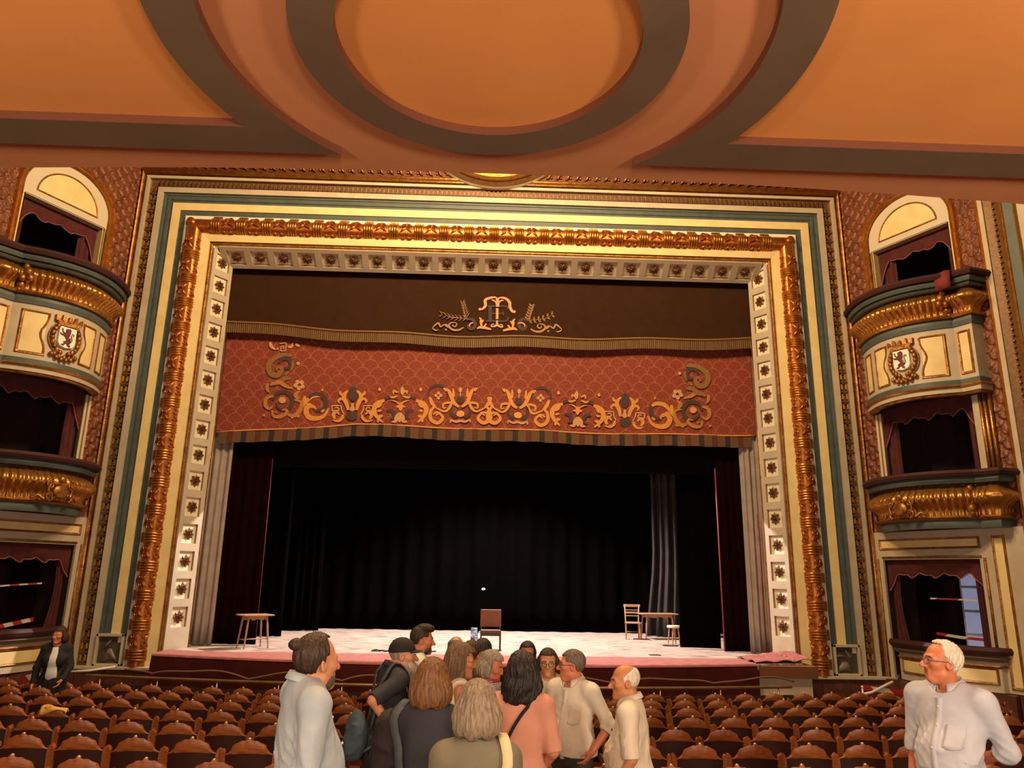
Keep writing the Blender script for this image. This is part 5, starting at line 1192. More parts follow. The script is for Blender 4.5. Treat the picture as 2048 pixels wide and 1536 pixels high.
# ------------------------------------------------------------------ people: smooth bodies meshed from blended rounded shapes
class Field:
    def __init__(s, lo, hi, h):
        s.h = h; s.lo = np.array(lo, float); n = np.ceil((np.array(hi)-s.lo)/h).astype(int)+1; s.n = n
        s.ax = [s.lo[i]+h*np.arange(n[i]) for i in range(3)]; s.F = np.full(n, 1.0, np.float32)
    def _sub(s, lo, hi):
        sl = []
        for i in range(3):
            a = max(0, int((lo[i]-s.lo[i])/s.h)); b = min(s.n[i], int((hi[i]-s.lo[i])/s.h)+2)
            if b <= a: return None
            sl.append(slice(a, b))
        g = np.meshgrid(s.ax[0][sl[0]], s.ax[1][sl[1]], s.ax[2][sl[2]], indexing='ij', sparse=True); return tuple(sl), g
    def _put(s, sl, d, k, op='u'):
        A = s.F[sl]
        if op == 'u':
            if k > 0: hh = np.maximum(k-np.abs(A-d), 0)/k; s.F[sl] = np.minimum(A, d)-hh*hh*k*0.25
            else: s.F[sl] = np.minimum(A, d)
        else:
            d = -d; hh = np.maximum(k-np.abs(A-d), 0)/k if k > 0 else 0; s.F[sl] = np.maximum(A, d)+(hh*hh*k*0.25 if k > 0 else 0)
    def cap(s, a, b, ra, rb=None, k=0.02, op='u', flat=None):
        rb = ra if rb is None else rb; a = np.array(a, float); b = np.array(b, float); r = max(ra, rb)+max(2*k, 3*s.h)
        q = s._sub(np.minimum(a, b)-r, np.maximum(a, b)+r)
        if q is None: return
        sl, (X, Y, Z) = q; d = b-a; L2 = max(d@d, 1e-9)
        t = np.clip(((X-a[0])*d[0]+(Y-a[1])*d[1]+(Z-a[2])*d[2])/L2, 0, 1)
        D = np.sqrt((X-a[0]-t*d[0])**2+(Y-a[1]-t*d[1])**2+(Z-a[2]-t*d[2])**2)-(ra+(rb-ra)*t); s._put(sl, D, k, op)
    def ell(s, c, r, k=0.03, op='u', rot=None):
        c = np.array(c, float); r = np.array(r, float); m = r.max()+max(2*k, 3*s.h)
        q = s._sub(c-m, c+m)
        if q is None: return
        sl, (X, Y, Z) = q; x, y, z = X-c[0], Y-c[1], Z-c[2]
        if rot is not None:
            R_ = np.array(rot); x, y, z = R_[0, 0]*x+R_[0, 1]*y+R_[0, 2]*z, R_[1, 0]*x+R_[1, 1]*y+R_[1, 2]*z, R_[2, 0]*x+R_[2, 1]*y+R_[2, 2]*z
        k0 = np.sqrt((x/r[0])**2+(y/r[1])**2+(z/r[2])**2); k1 = np.sqrt((x/r[0]**2)**2+(y/r[1]**2)**2+(z/r[2]**2)**2)
        s._put(sl, k0*(k0-1)/np.maximum(k1, 1e-6), k, op)
    def cutfn(s, fn, k=0.0):
        g = np.meshgrid(*s.ax, indexing='ij', sparse=True); d = np.broadcast_to(fn(*g), s.F.shape).astype(np.float32); A = s.F
        if k > 0: hh = np.maximum(k-np.abs(A-d), 0)/k; s.F = np.maximum(A, d)+hh*hh*k*0.25
        else: s.F = np.maximum(A, d)
    def half(s, c, d, rad):
        # cut away what lies beyond the plane at c (normal d) within rad of its axis
        c = np.array(c, float); d = np.array(d, float)/np.linalg.norm(d); q = s._sub(c-0.2, c+0.2+d*0.1)
        if q is None: return
        sl, (X, Y, Z) = q; t = (X-c[0])*d[0]+(Y-c[1])*d[1]+(Z-c[2])*d[2]
        r = np.sqrt(np.maximum((X-c[0])**2+(Y-c[1])**2+(Z-c[2])**2-t*t, 0)); s.F[sl] = np.maximum(s.F[sl], np.minimum(np.minimum(t, rad-r), 0.085-t))
    def add(s, fn):
        g = np.meshgrid(*s.ax, indexing='ij', sparse=True); s.F = s.F+fn(*g)
    def mesh(s):
        F = s.F; S = F < 0; nx, ny, nz = F.shape
        c = np.zeros((nx-1, ny-1, nz-1), np.int8)
        for i in (0, 1):
            for j in (0, 1):
                for k in (0, 1): c += S[i:nx-1+i, j:ny-1+j, k:nz-1+k]
        act = (c > 0) & (c < 8); idx = -np.ones(act.shape, np.int64); I = np.argwhere(act); idx[act] = np.arange(len(I))
        P = np.zeros((len(I), 3)); W = np.zeros(len(I))
        cr = [(i, j, k) for i in (0, 1) for j in (0, 1) for k in (0, 1)]
        for a in cr:
            for ax in range(3):
                if a[ax]: continue
                b = list(a); b[ax] = 1; b = tuple(b)
                fa = F[I[:, 0]+a[0], I[:, 1]+a[1], I[:, 2]+a[2]]; fb_ = F[I[:, 0]+b[0], I[:, 1]+b[1], I[:, 2]+b[2]]
                m = (fa < 0) != (fb_ < 0); t = np.where(m, fa/np.where(m, fa-fb_, 1), 0)
                p = np.tile(np.array(a, float), (len(I), 1)); p[:, ax] += t
                P += p*m[:, None]; W += m
        P = (I+P/W[:, None])*s.h+s.lo
        faces = []
        for ax in range(3):
            sh = [slice(0, None)]*3; u, v = (ax+1) % 3, (ax+2) % 3
            A = [slice(1, -1)]*3; A[ax] = slice(0, -1); B = [slice(1, -1)]*3; B[ax] = slice(1, None)
            a = S[tuple(A)]; b = S[tuple(B)]; E = np.argwhere(a != b)
            if len(E) == 0: continue
            fl = a[E[:, 0], E[:, 1], E[:, 2]]
            base = E.copy(); base[:, u] += 1; base[:, v] += 1
            def at(du, dv):
                q = base.copy(); q[:, u] += du-1; q[:, v] += dv-1; return idx[q[:, 0], q[:, 1], q[:, 2]]
            q = np.stack([at(0, 0), at(1, 0), at(1, 1), at(0, 1)], 1); q[~fl] = q[~fl][:, ::-1]; faces.append(q)
        faces = np.concatenate(faces); faces = faces[(faces >= 0).all(1)]
        return P, faces
def wob(seed, n=5, f=(14, 34)):
    rg = np.random.default_rng(seed); K = rg.normal(size=(n, 3)); K /= np.linalg.norm(K, axis=1)[:, None]; fr_ = rg.uniform(*f, n); ph = rg.uniform(0, 6.28, n)
    def fn(X, Y, Z):
        t = 0
        for i in range(n): t = t+np.sin(fr_[i]*(K[i, 0]*X+K[i, 1]*Y+K[i, 2]*Z)+ph[i])
        return t/n
    return fn
def folds(seed, amp):
    a = wob(seed, 4, (26, 52)); b = wob(seed+1, 3, (60, 100)); c = wob(seed+2, 3, (9, 16))
    def fn(X, Y, Z):
        return 1.5*amp*((np.abs(a(X, Y, Z*0.7))**0.7-0.45)*1.3*(0.6+c(X, Y, Z))+0.35*(np.abs(b(X, Y, Z*0.9))**0.7-0.4)*(0.7+c(X, Y, Z)))
    return fn
SKIN = {}
def skin(name, c):
    if name not in SKIN:
        m = mat('skin_'+name, c, 0.5, 0, tuple(v*0.86 for v in c), 14, bump=0.08, bscale=90); b = m.node_tree.nodes['Principled BSDF']
        b.inputs['Subsurface Weight'].default_value = 0.08; b.inputs['Subsurface Radius'].default_value = (0.02, 0.008, 0.004); SKIN[name] = m
    return SKIN[name]
LIPS = mat('lips', (0.46, 0.150, 0.095), 0.45); EYEW = mat('eye_white', (0.62, 0.56, 0.50), 0.3); IRIS = mat('eye_dark', (0.02, 0.012, 0.010), 0.2); BROW = mat('brow_dark', (0.06, 0.035, 0.022), 0.8)
def hairmat(name, c, c2, f=70):
    return mat('hair_'+name, c, 0.5, 0, c2, f, 0.5, f*1.6, (1, 1, 0.10), spec=0.4, detail=2, lo=0.3, hi=0.7)
def fabric(name, c, v=0.85, rough=0.8, fine=220): return mat('fabric_'+name, c, rough, 0, tuple(x*v for x in c), 7, 0.10, fine)
def to_mesh(name, parts, mats):
    # parts: list of (P, faces, matindex array); joined in one mesh
    V = []; Fc = []; Mi = []; k = 0
    for P, f_, mi in parts:
        V.append(P); Fc.append(f_+k); Mi.append(mi if hasattr(mi, '__len__') else np.full(len(f_), mi)); k += len(P)
    V = np.concatenate(V); Fc = np.concatenate(Fc); Mi = np.concatenate(Mi)
    me = bpy.data.meshes.new(name); me.vertices.add(len(V)); me.vertices.foreach_set('co', V.astype(np.float32).ravel())
    me.loops.add(len(Fc)*4); me.loops.foreach_set('vertex_index', Fc.astype(np.int32).ravel())
    me.polygons.add(len(Fc)); me.polygons.foreach_set('loop_start', np.arange(0, len(Fc)*4, 4, dtype=np.int32)); me.polygons.foreach_set('loop_total', np.full(len(Fc), 4, np.int32))
    me.polygons.foreach_set('use_smooth', np.ones(len(Fc), bool)); me.polygons.foreach_set('material_index', Mi.astype(np.int32))
    for m in mats: me.materials.append(m)
    me.update(calc_edges=True); me.validate(); return me
def rotz(a): c, s = math.cos(a), math.sin(a); return np.array([[c, -s, 0], [s, c, 0], [0, 0, 1]])
def rotx(a): c, s = math.cos(a), math.sin(a); return np.array([[1, 0, 0], [0, c, -s], [0, s, c]])
def roty(a): c, s = math.cos(a), math.sin(a); return np.array([[c, 0, s], [0, 1, 0], [-s, 0, c]])
def head_field(h, g=1.0, nose=1.0, jaw=1.0):
    F = Field((-0.11, -0.14, -0.27), (0.11, 0.15, 0.14), h)
    F.cap((0, -0.025, -0.05), (0, -0.045, -0.25), 0.054*g, 0.060*g, 0.0)
    F.ell((0, -0.012, 0.030), (0.076, 0.096, 0.087), 0.02); F.ell((0, 0.028, -0.045), (0.058*jaw, 0.064, 0.078), 0.04)
    F.cap((-0.040*jaw, 0.012, -0.075), (0, 0.070, -0.100), 0.022, 0.020, 0.03); F.cap((0.040*jaw, 0.012, -0.075), (0, 0.070, -0.100), 0.022, 0.020, 0.03)
    for s in (-1, 1):
        F.ell((s*0.043, 0.055, -0.018), (0.026, 0.028, 0.022), 0.025); F.cap((s*0.046, 0.070, 0.022), (s*0.012, 0.084, 0.020), 0.011, 0.012, 0.02)
        F.ell((s*0.031, 0.100, 0.002), (0.018, 0.018, 0.013), 0.012, 's'); F.ell((s*0.031, 0.0795, 0.002), (0.0135, 0.0125, 0.0115), 0.004)
    F.cap((0, 0.086, 0.012), (0, 0.103+0.012*nose, -0.030), 0.009, 0.0145, 0.012)
    for s in (-1, 1): F.ell((s*0.013, 0.096, -0.034), (0.010, 0.012, 0.008), 0.008)
    F.cap((-0.020, 0.083, -0.0575), (0.020, 0.083, -0.0575), 0.0075, None, 0.012); F.cap((-0.017, 0.083, -0.0685), (0.017, 0.083, -0.0685), 0.0085, None, 0.010)
    F.cap((-0.022, 0.095, -0.063), (0.022, 0.095, -0.063), 0.0030, None, 0.004, 's')
    for s in (-1, 1):
        R_ = rotz(s*0.35)@roty(-s*0.12); F.ell((s*0.079, -0.010, -0.008), (0.010, 0.021, 0.033), 0.008, rot=R_.T); F.ell((s*0.087, -0.006, -0.006), (0.007, 0.010, 0.016), 0.005, 's')
    return F
def head_mi(P, f_):
    C = P[f_].mean(1); mi = np.zeros(len(f_), int)
    lips = (np.abs(C[:, 0]) < 0.024) & (C[:, 1] > 0.080) & (np.abs(C[:, 2]+0.063) < 0.0125-0.18*np.abs(C[:, 0])); mi[lips] = 1
    for s in (-1, 1):
        d = np.sqrt((C[:, 0]-s*0.031)**2+(C[:, 1]-0.0795)**2+(C[:, 2]-0.002)**2); e = (d < 0.0150) & (C[:, 1] > 0.084) & (np.abs(C[:, 2]-0.002) < 0.0075); mi[e] = 2
        mi[e & (np.hypot(C[:, 0]-s*0.031, C[:, 2]-0.002) < 0.0062)] = 3
        b = (np.abs(C[:, 0]-s*0.032) < 0.020) & (np.abs(C[:, 2]-0.0250+0.14*np.abs(np.abs(C[:, 0])-0.026)) < 0.0036) & (C[:, 1] > 0.06); mi[b] = 4
    return mi
def hand_mesh(h, side):
    # relaxed hand: wrist at origin, fingers along -z, palm towards -x*side
    F = Field((-0.08, -0.08, -0.22), (0.08, 0.08, 0.05), h); s = side
    F.cap((0, 0, 0.04), (0, 0, -0.01), 0.027, 0.026, 0.0); F.ell((0, 0, -0.055), (0.017, 0.042, 0.052), 0.02)
    for k, (y, L) in enumerate(((0.030, 0.070), (0.010, 0.080), (-0.010, 0.075), (-0.029, 0.060))):
        p = np.array([0, y, -0.090]); cur = 0.25+0.07*k
        for j in range(3):
            seg = L*(0.45, 0.30, 0.25)[j]; q = p+np.array([-s*math.sin(cur)*seg, y*0.10*(1-j), -math.cos(cur)*seg]); F.cap(p, q, 0.0092-0.001*j, 0.0086-0.001*j, 0.004); p = q; cur += 0.42
    p = np.array([-s*0.006, 0.030, -0.030]); q = p+np.array([-s*0.016, 0.026, -0.032]); r_ = q+np.array([-s*0.012, 0.006, -0.030])
    F.cap(p, q, 0.013, 0.011, 0.012); F.cap(q, r_, 0.0105, 0.008, 0.004)
    return F.mesh()
HANDS = {}
def frame_to(dirv, hint):
    z = -np.array(dirv, float); z /= np.linalg.norm(z); y = np.array(hint, float); y -= z*(y@z); y /= np.linalg.norm(y); x = np.cross(y, z); return np.stack([x, y, z], 1)
HANG = ((0.13, 0.02, -1), (0.02, 0.18, -1))
def person(label, px, dep, face, headyaw=None, headpitch=0.0, sex='m', build=1.0, belly=0.0, lean=0.0, armR=HANG, armL=HANG, sleeve='short', top=None, bottom=None, sk='mid', hair=None, extras=None, far=False, neck=0.0, hem=0.80, wrinkle=0.010, seed=0, tuck=False, gaze=None, feet_z=None, pos=None, collar=None, headscale=1.05, hoff=(0.0, 0.0)):
    """one figure: face = compass of the chest (0 = towards the stage, 90 = right, 180 = towards the camera)"""
    tp = onDepth(px[0], px[1], dep)
    fz = floor_z(tp.y); H = tp.z-fz; s = H/1.75
    if headyaw is None: headyaw = face
    hb = 0.0085 if not far else 0.011; shb = 0.19*build if sex == 'm' else 0.165*build
    hipw = 0.165*build if sex == 'm' else 0.178*build
    ln = math.radians(lean)
    def T(p):
        p = np.array(p, float)
        if p[2] > 0.95: d = p[2]-0.95; p = np.array([p[0], p[1]+math.sin(ln)*d*min(1, d/0.15), 0.95+d*math.cos(ln)])
        return p
    def arm(sd, ar):
        sh = T((sd*shb, -0.015, 1.412)); u = np.array(ar[0], float)*[sd, 1, 1]; u /= np.linalg.norm(u); e = sh+u*0.285
        v = np.array(ar[1], float)*[sd, 1, 1]; v /= np.linalg.norm(v); w_ = e+v*0.245; return sh, e, w_, u, v
    arms = [arm(1, armR), arm(-1, armL)]
    lo = np.array([-0.5, -0.45, 0.0]); hi = np.array([0.5, 0.45, 1.60])
    for a in arms:
        for q in a[:3]: lo = np.minimum(lo, q-0.09); hi = np.maximum(hi, q+0.09)
    lo[0] = min(a[i][0] for a in arms for i in range(3))-0.10; hi[0] = max(a[i][0] for a in arms for i in range(3))+0.10
    lo[1] = min([a[i][1] for a in arms for i in range(3)]+[-0.20])-0.09; hi[1] = max([a[i][1] for a in arms for i in range(3)]+[0.20+belly])+0.10
    def torso(F, g, k=0.06):
        F.ell(T((0, -0.005, 1.28)), (0.158*build+g, 0.108+g, 0.20+g), k); F.ell(T((0, 0.012+belly*0.5, 1.07)), ((0.146 if sex == 'm' else 0.132)*build+g, 0.108+belly*0.6+g, 0.19+g), k)
        for sd in (-1, 1):
            F.cap(T((0, -0.015, 1.435)), T((sd*(shb-0.018), -0.012, 1.420)), 0.056+g*0.8, 0.050+g*0.8, k)
            F.cap(T((0, -0.030, 1.495)), T((sd*shb*0.82, -0.015, 1.436)), 0.038+g*0.5, 0.040+g*0.7, 0.05)
        F.ell((0, -0.012, 0.92), (hipw+g, 0.125+belly*0.25+g, 0.14+g), k)
        if sex == 'f':
            for sd in (-1, 1): F.ell(T((sd*0.078, 0.088, 1.255)), (0.072+g, 0.062+g, 0.075+g), 0.05)
    # --- body (skin)
    hc = T((0, 0.012, 1.622))+np.array([0, hoff[0], hoff[1]]); 
    F = Field((lo[0], lo[1], 0.0), (hi[0], hi[1], 1.6), 0.0125 if not far else 0.015)
    torso(F, -0.008); F.cap(T((0, -0.03, 1.48)), hc+np.array([0, -0.03, -0.06]), 0.062*(1 if sex == 'm' else 0.86), 0.056*(1 if sex == 'm' else 0.86), 0.03)
    for sh, e, w_, u, v in arms: F.cap(sh, e, 0.047, 0.040, 0.03); F.cap(e, w_, 0.041, 0.028, 0.015)
    for sd in (-1, 1):
        F.cap((sd*0.085, 0, 0.90), (sd*0.10, 0.01, 0.50), 0.080, 0.054, 0.03); F.cap((sd*0.10, 0.01, 0.50), (sd*0.11, -0.01, 0.09), 0.052, 0.036, 0.02); F.cap((sd*0.11, -0.03, 0.04), (sd*0.12, 0.13, 0.028), 0.036, 0.028, 0.02)
    Pb, fb_ = F.mesh(); parts = [(Pb, fb_, 0)]
    # head
    Fh = head_field(0.0052 if not far else 0.0068, 1.0 if sex == 'm' else 0.86, 1.0 if sex == 'm' else 0.7, 1.0 if sex == 'm' else 0.90); Ph, fh = Fh.mesh(); mi = head_mi(Ph, fh)
    HR = rotz(-math.radians(headyaw-face))@rotx(math.radians(headpitch)); hs = headscale
    def HT(P): 
        P = np.asarray(P, float)*hs; w_ = np.clip((P[..., 2]+0.20)/0.12, 0, 1)[..., None]   # neck root stays with the trunk
        return (P@HR.T)*w_+P*(1-w_)+hc
    parts.append((HT(Ph), fh, mi))
    # hands
    for sd, (sh, e, w_, u, v) in zip((1, -1), arms):
        key = (sd, far)
        if key not in HANDS: HANDS[key] = hand_mesh(0.0045 if not far else 0.006, sd)
        Pm, fm = HANDS[key]; Q = frame_to(v, (0.25*sd, 1, 0.15)); parts.append((Pm@Q.T+w_, fm, 0))
    rootloc = Vector((tp.x, tp.y, fz)); a = math.radians(face)
    # the head top is where the photograph has it: shift the base so that it lands there
    htop = HT(np.array([0, -0.012, 0.117])); rr = rotz(-a)@htop
    rootloc = Vector((tp.x-rr[0]*s, tp.y-rr[1]*s, 0)); rootloc.z = fz
    sz = (tp.z-fz)/htop[2]
    root = thing('person', label, 'person', rootloc, -a, 'people in the hall'); root.scale = (s, s, sz)
    me = to_mesh('body', parts, [SKIN[sk], LIPS, EYEW, IRIS, BROW]); link('body', me, root)
    # --- clothes
    garm = None
    if top is not None:
        F = Field((lo[0]-0.02, lo[1]-0.02, hem-0.06), (hi[0]+0.02, hi[1]+0.02, 1.60), hb)
        g = 0.020
        torso(F, g, 0.07)
        F.cap((0, 0.0+belly*0.3, 0.98), (0, 0, hem-0.05), 0.10, 0.10, 0.0)
        F.ell((0, belly*0.25, hem+0.03), (hipw+0.036, 0.150+belly*0.3, 0.20), 0.10)
        for sd in (-1, 1):
            if hem < 0.86: F.cap((sd*0.085, 0, 0.90), (sd*0.098, 0.005, hem-0.05), 0.112, 0.108, 0.05)
        if sleeve != 'none':
            for sh, e, w_, u, v in arms:
                if sleeve == 'short': F.cap(sh, sh+(e-sh)*0.62, 0.066, 0.064, 0.05)
                elif sleeve == 'elbow': F.cap(sh, sh+(e-sh)*0.98, 0.066, 0.060, 0.05)
                elif sleeve == 'rolled': F.cap(sh, e, 0.067, 0.058, 0.05); F.cap(e, e+v*0.03, 0.058, 0.056, 0.02); F.cap(e+v*0.01, e+v*0.055, 0.059, 0.056, 0.012)
                else: F.cap(sh, e, 0.067, 0.057, 0.05); F.cap(e, w_-v*0.015, 0.056, 0.044, 0.03); F.cap(w_-v*0.06, w_-v*0.005, 0.043, 0.042, 0.005)
        else:
            pass
        fo = folds(seed*7+3, wrinkle); F.add(lambda X, Y, Z: fo(X, Y, Z)*np.clip((1.40-Z)/0.22, 0.12, 1.0))
        # openings: hem, neck, sleeve ends
        F.cutfn(lambda X, Y, Z: hem+0.012*np.sin(X*9)-Z)
        nk = T((0, 0.0, 1.50)); drop = {'crew': 0.0, 'collar': 0.01, 'boat': 0.015, 'open': 0.05}.get(neck if isinstance(neck, str) else 'crew', 0.0)
        rn = {'boat': 0.105, 'collar': 0.080}.get(neck if isinstance(neck, str) else '', 0.074)
        F.cap((nk[0], nk[1]+0.020, 1.500-drop), (nk[0], nk[1]-0.02, 1.74), rn, rn*1.1, 0.01, 's')
        if sleeve != 'none':
            for sh, e, w_, u, v in arms:
                if sleeve == 'short': c, d = sh+(e-sh)*0.66, u
                elif sleeve == 'elbow': c, d = e, u
                elif sleeve == 'rolled': c, d = e+v*0.062, v
                else: c, d = w_-v*0.002, v
                F.half(c, d, 0.082)
        else:
            for sh, e, w_, u, v in arms: F.ell(sh+np.array([np.sign(sh[0])*0.03, 0, -0.03]), (0.055, 0.09, 0.085), 0.02, 's')
        Pt, ft = F.mesh(); garm = Pt; link('top_garment', to_mesh('top_garment', [(Pt, ft, 0)], [top]), root)
    if bottom is not None:
        F = Field((-0.28, -0.24, 0.05), (0.28, 0.24+belly, 1.06), 0.016)
        F.ell((0, -0.012, 0.93), (hipw+0.012, 0.137+belly*0.25, 0.16), 0.05)
        for sd in (-1, 1): F.cap((sd*0.080, 0, 0.88), (sd*0.100, 0.01, 0.50), 0.086, 0.076, 0.04); F.cap((sd*0.102, 0.01, 0.50), (sd*0.112, -0.01, 0.10), 0.076, 0.062, 0.02)
        F.cutfn(lambda X, Y, Z: Z-1.02); F.cutfn(lambda X, Y, Z: 0.08-Z); Pt, ft = F.mesh(); link('trousers', to_mesh('trousers', [(Pt, ft, 0)], [bottom]), root)
    for sd in (-1, 1):
        F = Field((-0.07, -0.10, -0.01), (0.07, 0.20, 0.13), 0.012); F.cap((0, -0.045, 0.045), (0, 0.13, 0.032), 0.047, 0.038, 0.02); F.cap((0, -0.04, 0.05), (0, -0.03, 0.10), 0.045, 0.045, 0.02); F.cutfn(lambda X, Y, Z: 0.0-Z)
        Pt, ft = F.mesh(); link('shoe', to_mesh('shoe', [(Pt+np.array([sd*0.115, 0.01, 0.0]), ft, 0)], [mat('shoe_dark', (0.03, 0.02, 0.016), 0.5)]), root)
    # --- hair
    K = dict(HT=HT, T=T, root=root, arms=arms, shb=shb, far=far, hc=hc, belly=belly, hipw=hipw, garm=garm)
    if hair: make_hair(K, **hair)
    if collar: make_collar(K, collar)
    if extras: extras(K)
    return root
def hpart(K, name, F, m, head=True):
    P, f_ = F.mesh()
    if len(f_) == 0: return None
    if head: P = K['HT'](P)
    return link(name, to_mesh(name, [(P, f_, 0)], [m]), K['root'])
def strands(seed, amp, f=60):
    rg = np.random.default_rng(seed); ph = rg.uniform(0, 6.28, 6)
    def fn(X, Y, Z):
        th = np.arctan2(X, Y+0.01)
        return amp*(0.5*np.sin(th*f*0.28+2.2*np.sin(Z*26+ph[0])+ph[1])+0.5*np.sin(th*f*0.55+1.6*np.sin(Z*40+ph[2])+ph[3])+0.35*np.sin(th*f+ph[4]+Z*30))
    return fn
def make_hair(K, style, m, length=0.0, vol=0.018, seed=1, part=0.0, amp=0.0035, curl=0.0):
    h = 0.0055 if not K['far'] else 0.0075; zl = -0.10-length
    F = Field((-0.16, -0.20, min(zl, -0.16)-0.03), (0.16, 0.17, 0.17), h)
    F.ell((0, -0.014, 0.032), (0.078+vol*0.75, 0.098+vol*0.8, 0.089+vol*0.9), 0.0)
    if style in ('bob', 'long', 'wavy'):
        bw = 0.082+vol*(1.0 if style != 'long' else 0.7)
        for i in range(5):
            z = 0.0+(zl+0.03)*(i/4); k = 1.0+(0.12*math.sin(PI*i/4) if style == 'bob' else 0.06*i/4)
            F.ell((0, -0.030-0.004*i, z), (bw*k, 0.078*k+vol*0.6, 0.055), 0.04)
    if style == 'side_fringe': pass
    F.add(strands(seed, amp))
    if curl: wv = wob(seed+9, 6, (45, 85)); F.add(lambda X, Y, Z: curl*wv(X, Y, Z))
    # face opening
    if style == 'short':
        F.cutfn(lambda X, Y, Z: np.minimum(Y-0.050-0.25*np.abs(X)*0, 0.066-Z+0.25*(np.abs(X))), 0.012)         # forehead
        F.cutfn(lambda X, Y, Z: np.minimum(Y+0.004-0.10*Z, 0.030-Z), 0.01)   # temples in front of the ears
        F.cutfn(lambda X, Y, Z: np.minimum(Y+0.035, -0.004-Z), 0.008)
        F.cutfn(lambda X, Y, Z: -0.062-0.3*(Y+0.09)-Z, 0.012)
    elif style == 'fringe':      # bald crown, hair at the sides and the back
        F.cutfn(lambda X, Y, Z: Z-0.066+0.62*np.maximum(Y+0.02, -0.05), 0.015); F.cutfn(lambda X, Y, Z: np.minimum(Y-0.022, 0.080-Z), 0.01); F.cutfn(lambda X, Y, Z: np.minimum(Y+0.030, -0.010-Z), 0.008); F.cutfn(lambda X, Y, Z: -0.066-Z, 0.01)
    elif style == 'receded':
        F.cutfn(lambda X, Y, Z: np.minimum(Y-0.020-0.0*Z, 0.105-Z), 0.015); F.cutfn(lambda X, Y, Z: np.minimum(Y+0.004-0.10*Z, 0.030-Z), 0.01); F.cutfn(lambda X, Y, Z: np.minimum(Y+0.035, -0.004-Z), 0.008); F.cutfn(lambda X, Y, Z: -0.066-Z, 0.01)
    else:
        sp_ = 0.060 if style != 'long' else 0.052
        F.cutfn(lambda X, Y, Z: np.minimum(np.minimum(Y-0.028, 0.068+0.15*part*X/0.05*0.05-Z), sp_+0.012-np.abs(X+part*0.01)), 0.014)
        F.cutfn(lambda X, Y, Z: np.minimum(Y-0.026, 0.046-Z), 0.012)
        F.cutfn(lambda X, Y, Z: np.minimum(np.minimum(Y+0.045, -0.085-Z), 0.060-np.abs(X)), 0.012)
        F.cutfn(lambda X, Y, Z: zl+0.012*np.sin(np.arctan2(X, Y)*9)-Z, 0.015)
    hpart(K, 'hair', F, m)
def make_collar(K, m):
    # folded shirt collar, open at the front
    T = K['T']; mb = MB(); n = 36; rows = []
    for i in range(n+1):
        q = math.radians(22)+(2*PI-math.radians(44))*i/n; fr_ = (1+math.cos(q))/2; sx_, cx_ = math.sin(q), math.cos(q)
        zb = 1.512-0.048*fr_; rx, ry = 0.074, 0.080; tip = max(0, (fr_-0.80)/0.2)
        c = T((0, -0.012, zb)); 
        rows.append([(rx*0.97*sx_, c[1]+ry*0.97*cx_, zb-0.02), (rx*0.95*sx_, c[1]+ry*0.97*cx_, zb+0.040), (rx*1.06*sx_, c[1]+ry*1.07*cx_, zb+0.044), (rx*1.40*sx_, c[1]+ry*1.34*cx_, zb+0.010-0.036*tip), (rx*1.37*sx_, c[1]+ry*1.31*cx_, zb+0.004-0.036*tip)])
    mb.add([p for r in rows for p in r], [(i*5+k, (i+1)*5+k, (i+1)*5+k+1, i*5+k+1) for i in range(n) for k in range(4)])
    o = mb.build('collar', m, K['root'], True); o.modifiers.new('s', 'SOLIDIFY').thickness = 0.004
    return o
def glasses(K, m, rim=0.0022):
    HT = K['HT']; mb = MB()
    def hp(p): return tuple(HT(np.array(p)))
    for s in (-1, 1):
        mb.tube([hp((s*0.032+0.023*math.cos(q), 0.1035-0.012*(math.cos(q)*s > 0)*abs(math.cos(q)), -0.002+0.017*math.sin(q))) for q in [2*PI*i/18 for i in range(19)]], rim, 5)
        mb.tube([hp((s*0.055, 0.093, 0.004)), hp((s*0.079, 0.05, 0.006)), hp((s*0.084, 0.0, 0.008)), hp((s*0.083, -0.02, -0.004))], rim, 5)
    mb.tube([hp((-0.010, 0.106, 0.0)), hp((0, 0.109, 0.003)), hp((0.010, 0.106, 0.0))], rim, 5)
    return mb.build('glasses', m, K['root'], True)
def conform(K, p, off):
    # lay a point on the outside of the worn garment
    G = K['garm']; p = np.array(p, float)
    if p[2] > 1.455:
        m = (np.abs(G[:, 0]-p[0]) < 0.022) & (np.abs(G[:, 1]-p[1]) < 0.022) & (G[:, 2] > 1.25)
        if m.any(): p[2] = G[m, 2].max()+off
        return p
    th = math.atan2(p[0], p[1]); ga = np.arctan2(G[:, 0], G[:, 1]); dth = np.abs((ga-th+PI) % (2*PI)-PI)
    m = (np.abs(G[:, 2]-p[2]) < 0.022) & (dth < 0.14) & (np.abs(G[:, 0]) < K['shb']*1.02)
    if m.any(): r = np.hypot(G[m, 0], G[m, 1]).max()+off; p[0], p[1] = r*math.sin(th), r*math.cos(th)
    return p
def front_y(K, x, z, d=0.10):
    G = K['garm']; m = (np.abs(G[:, 0]-x) < 0.014) & (np.abs(G[:, 2]-z) < 0.014) & (G[:, 1] > 0)
    return G[m, 1].max() if m.any() else d
